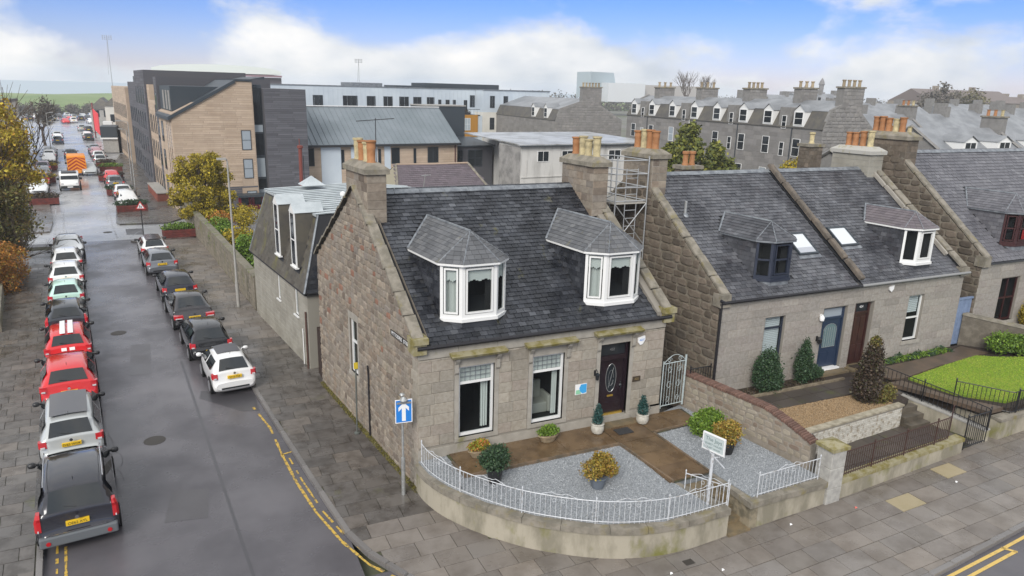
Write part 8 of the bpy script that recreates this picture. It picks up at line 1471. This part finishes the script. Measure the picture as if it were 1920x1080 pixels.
# buildings at the far end of the street on the right
for lb, x, y, w, d, h, m_ in (('white gabled house beyond the flats', -17.2, 150, 5, 9, 5.6, cream), ('grey block beyond the white gabled house', -21.6, 172, 4.4, 12, 4.2, concm)):
    t = thing('far_house', lb, 'house', (x, y, -1)); mb = MB(); mb.box(x, x+w, y, y+d, -1, h); wl = mb.build('wall', m_, t); mb = MB(); mb.add([(x-.3, y-.3, h), (x+w+.3, y-.3, h), (x+w+.3, y+d, h), (x-.3, y+d, h), (x+w/2, y+1, h+2.4), (x+w/2, y+d-1, h+2.4)], [(0, 1, 4), (1, 2, 5, 4), (2, 3, 5), (3, 0, 4, 5)]); mb.build('roof', tenman, t)
    for k in range(2): win(0, HF(), x+.8+k*1.8, 2.2, .9, 1.5, wl, whitef, glsd) if 0 else win(0, F((x, y, 0), (1, 0, 0), (0, 0, 1), (0, -1, 0)), .8+k*1.8, 2.4, .9, 1.5, wl, anth, glsd)
t = thing('site_cabin', 'dark boxy cabin with white roof edge beyond the flats', 'cabin', (-15, 118, -1)); mb = MB(); mb.box(-16.1, -13.7, 118, 124, 1.45, 3.2); mb.build('upper_box', anth, t); mb = MB(); mb.box(-16.2, -13.7, 117.9, 124, 1.2, 1.44); mb.build('white_band', whites, t); mb = MB(); mb.box(-15.9, -13.7, 118.2, 124, -1, 1.19); mb.build('base', concm, t); mb = MB(); mb.box(-16, -14.6, 124.1, 126, 3.0, 3.7); mb.build('white_unit', whites, t)
t = thing('red_hoarding', 'tall red advertising hoarding at the far end of the right pavement', 'hoarding', (-19, 150, -1)); mb = MB(); mb.hexa([(-19.7, 154, .6), (-18.5, 149, -.2), (-18.4, 149.1, -.2), (-19.6, 154.1, .6), (-19.7, 154, 4.8), (-18.5, 149, 4.0), (-18.4, 149.1, 4.0), (-19.6, 154.1, 4.8)]); mb.build('board', M('hoarding_red', (.75, .03, .04), .5), t); mb = MB(); mb.tube([(-19.7, 154, -1), (-19.7, 154, 6)], .12, 6); mb.build('post', M('dark_red_post', (.2, .03, .03), .6), t)
gl = thing('glass_tower', 'pale glass tower block on the horizon', 'building', (210, 330, 0)); mb = MB(); mb.add([(203, 330, 8), (226, 338, 8), (228, 350, 8), (203, 345, 8), (203, 330, 21.5), (222, 337, 21.5), (222, 350, 21.5), (203, 345, 21.5)], MB.BF); mb.build('glazed_block', M('pale_glass_far', (.4, .47, .5), .3), gl); mb = MB(); mb.box(212, 236, 326, 340, 6, 16); mb.build('white_block', M('far_white_block', (.62, .64, .66), .5), gl)
t = thing('long_low_block', 'long pale low block on the horizon before the bare trees', 'building', (250, 330, 0)); mb = MB(); mb.box(236, 285, 330, 345, 5, 15.5); mb.build('wall', M('far_beige_block', (.4, .38, .36), .8), t)
for i, (x, y, z, h, r_, m_, lb) in enumerate(((158, 190, 2, 17, 6.5, None, 'bare round tree on the skyline above the tenement row'), (168, 190, 2, 17, 6.5, None, 'second bare tree on the skyline beside the first'), (205, 130, 0, 17, 7, lf_far, 'large brown tree left of the far sandstone tenement'), (217, 128, 0, 16, 7.5, lf_faro, 'large olive tree before the far sandstone tenement'), (248, 118, 0, 17, 7.5, lf_faro, 'olive tree right of the far sandstone tenement'), (262, 112, 0, 18, 7, lf_far, 'brown tree at the right edge of the skyline'), (176, 128, 0, 11, 4, lf_faro, 'small green tree by the distant terrace'), (188, 122, 0, 12, 4, lf_far, 'small brown tree by the distant car park'))):
    t = thing('distant_tree', lb, 'tree', (x, y, z-1), 0); mb = MB(); branches(mb, Vector((0, 0, 0)), Vector((0, 0, 1)), h*.36, .45, 5 if not m_ else 3, random.Random(i+90), .55, 3, .25); mb.build('trunk', M('far_bark', (.12, .1, .09), .9), t)
    if m_: foliage('crown', blobs_in((0, 0, h*.62), (r_*.8, r_*.8, h*.3), 22, r_*.3, i+5), 3500, .4, m_, t, seed=i, shell=.7)
def farblock(name, label, x0, x1, y, d, z0, ze, zr, wins, mat, roof, chim=()):
    t = thing(name, label, 'building', ((x0+x1)/2, y, z0)); mb = MB(); mb.box(x0, x1, y, y+d, z0, ze); wl = mb.build('wall', mat, t); mb = MB(); mb.quad((x0, y-.3, ze), (x1, y-.3, ze), (x1, y+d/2, zr), (x0, y+d/2, zr)); mb.quad((x0, y+d/2, zr), (x1, y+d/2, zr), (x1, y+d, ze), (x0, y+d, ze)); mb.add([(x0, y, ze), (x0, y+d, ze), (x0, y+d/2, zr)], [(0, 1, 2)]); mb.build('roof', roof, t); f = F((0, y, 0), (1, 0, 0), (0, 0, 1), (0, -1, 0))
    for u, v in wins: win(0, f, u, v, 1.3, 2.0, wl, M('far_stone_trim', (.35, .33, .3), .8), glsd, bars=1)
    for c in chim: mb = MB(); mb.box(c-.5, c+.5, y+d/2-.9, y+d/2+.9, ze, zr+1.1); mb.build('chimney_stack', mat, t)
FT = M('far_sandstone', (.3, .26, .21), .85, var=(.3, (.22, .19, .16), .4, .6)); FR = M('far_brown_roof', (.17, .14, .13), .8)
farblock('sandstone_tenement', 'large distant brown sandstone tenement on the right skyline', 216, 262, 140, 16, -2, 10.6, 14.6, [(219+i*4.6, v) for i in range(9) for v in (1.2, 5, 8.2)], FT, FR, (228, 247))
farblock('distant_terrace', 'distant granite terrace with small dormers on the rise', 178, 206, 156, 12, -2, 8.6, 12.2, [(180+i*3.5, v) for i in range(7) for v in (6.2, 9.0)], tenj, tenroof, (183, 190, 197, 204))
mb = MB(); gp = [(150, 100), (290, 70), (330, 200), (170, 210)]; mb.prism(gp, -2, 2.2); mb.build('rising_ground', ground_m, kind='structure'); mb = MB(); mb.prism([(138, 118), (150, 114), (158, 126), (146, 131)], 1, 5.2); mb.build('grass_bank', hillm, kind='structure')
for i, (x0, x1, y, ze, zr, lb) in enumerate(((84, 104, 52, 6.2, 8.8, 'nearest slated terrace block left of the far right chimneys'), (110, 128, 58, 6.6, 9.3, 'slated terrace block above the third house ridge'), (134, 156, 64, 7.0, 9.8, 'slated terrace block nearest the right edge'), (96, 118, 84, 7.0, 9.6, 'slated terrace block in front of the raised car park'), (126, 150, 92, 7.2, 9.9, 'long slated terrace block below the large brown tree'), (160, 190, 96, 7.4, 10.2, 'low slated block below the sandstone tenement'), (150, 176, 150, 8.4, 11.4, 'small gabled terrace left of the green bank on the skyline'), (268, 300, 150, 9, 13, 'brown block at the right end of the skyline'))):
    farblock('slated_terrace', lb, x0, x1, y, 9, -2, ze, zr, [(x0+2+k*3.6, ze-2.6) for k in range(int((x1-x0-3)/3.6))], tenj if i < 7 else FT, tenroof if i < 7 else FR, tuple(x0+k for k in range(0, int(x1-x0)+1, 9)))
t = thing('church_spires', 'distant dark turreted school hall on the skyline', 'church', (283, 250, 0)); mb = MB(); mb.box(272, 290, 250, 262, 0, 13.6); mb.build('hall', M('far_dark_stone', (.2, .19, .19), .8), t)
for x, z in ((277.5, 17.2), (281, 16.5), (288, 20.5)): mb = MB(); mb.lathe([(1.1, 0), (1.1, z-3.5), (1.5, z-3.2), (.9, z-1.5), (.05, z)], (x, 251, 0), 8); mb.build('turret', M('far_dark_stone', (.2, .19, .19), .8), t)
q = random.Random(77)
for k in range(16): far(k % 2, q.choice(cols), 168+k*4.2, 118-k*.9, 1.57+.2, 'small distant car in the raised car park before the sandstone tenement', grp='distant cars in the raised car park'); bpy.context.scene.objects[-1:]
for o in [o for o in C.objects if o.get('group') == 'distant cars in the raised car park']: o.location.z = 2.25
# trees closing the street, hill-foot woods
for i, (x, y) in enumerate(((-52, 255), (-46, 262), (-40, 258), (-33, 262), (-28, 256), (-60, 250), (-57, 262), (-22, 262), (-36, 270), (-66, 258), (-50, 275), (-43, 270), (-30, 275), (-62, 272), (-16, 264))): t = thing('avenue_tree', 'bare brown avenue tree closing the end of the street', 'tree', (x*1.15, y+55, -7.4), 0, 'bare trees closing the street'); mb = MB(); branches(mb, Vector((0, 0, 0)), Vector((0, 0, 1)), 3.2, .3, 2, random.Random(i+200), .55, 3); mb.build('trunk', M('far_bark', (.12, .1, .09), .9), t); foliage('crown', blobs_in((0, 0, 5.2), (3.2, 3, 2.4), 14, 1.5, i+300), 2200, .3, lf_far, t, seed=i, shell=.8)
t = tree('street_tree', 'bare dark tree on the left pavement beside the far dark blue car', -26.3, 136, -1.1, 8.5, 2.6, lf_far, 2200, .16, 91, trunk=.28)
foliage('far_wood', [(-150+i*9+2*math.sin(i), 345+6*math.cos(i*2), -6.5, 6, 5, 3.4) for i in range(24)]+[(120+i*14, 420+9*math.cos(i), 3, 10, 8, 7) for i in range(34)], 26000, .8, lf_far, kind='stuff', seed=44)
t = thing('left_street_building', 'pale building half hidden behind the left autumn trees', 'building', (-27, 70, -1)); mb = MB(); mb.box(-40, -27.2, 66, 120, -1, 7.0); mb.build('wall', cream, t); mb = MB(); mb.box(-40, -27, 65.8, 120, 7.02, 7.4); mb.build('roof', tenman, t)
# ---------------------------------------------------------------- air
hz = MB(); hz.box(-1200, 1600, -80, 1700, -20, 27); hm = bpy.data.materials.new('haze'); hm.use_nodes = True; hn = hm.node_tree; hn.nodes.clear(); ho = hn.nodes.new('ShaderNodeOutputMaterial'); hv = hn.nodes.new('ShaderNodeVolumePrincipled'); hv.inputs['Color'].default_value = (.86, .9, .97, 1); hv.inputs['Density'].default_value = .00045; hv.inputs['Anisotropy'].default_value = .1; hn.links.new(hv.outputs[0], ho.inputs['Volume'])
HAZE = 1
if HAZE: hz.build('haze', hm, kind='stuff')
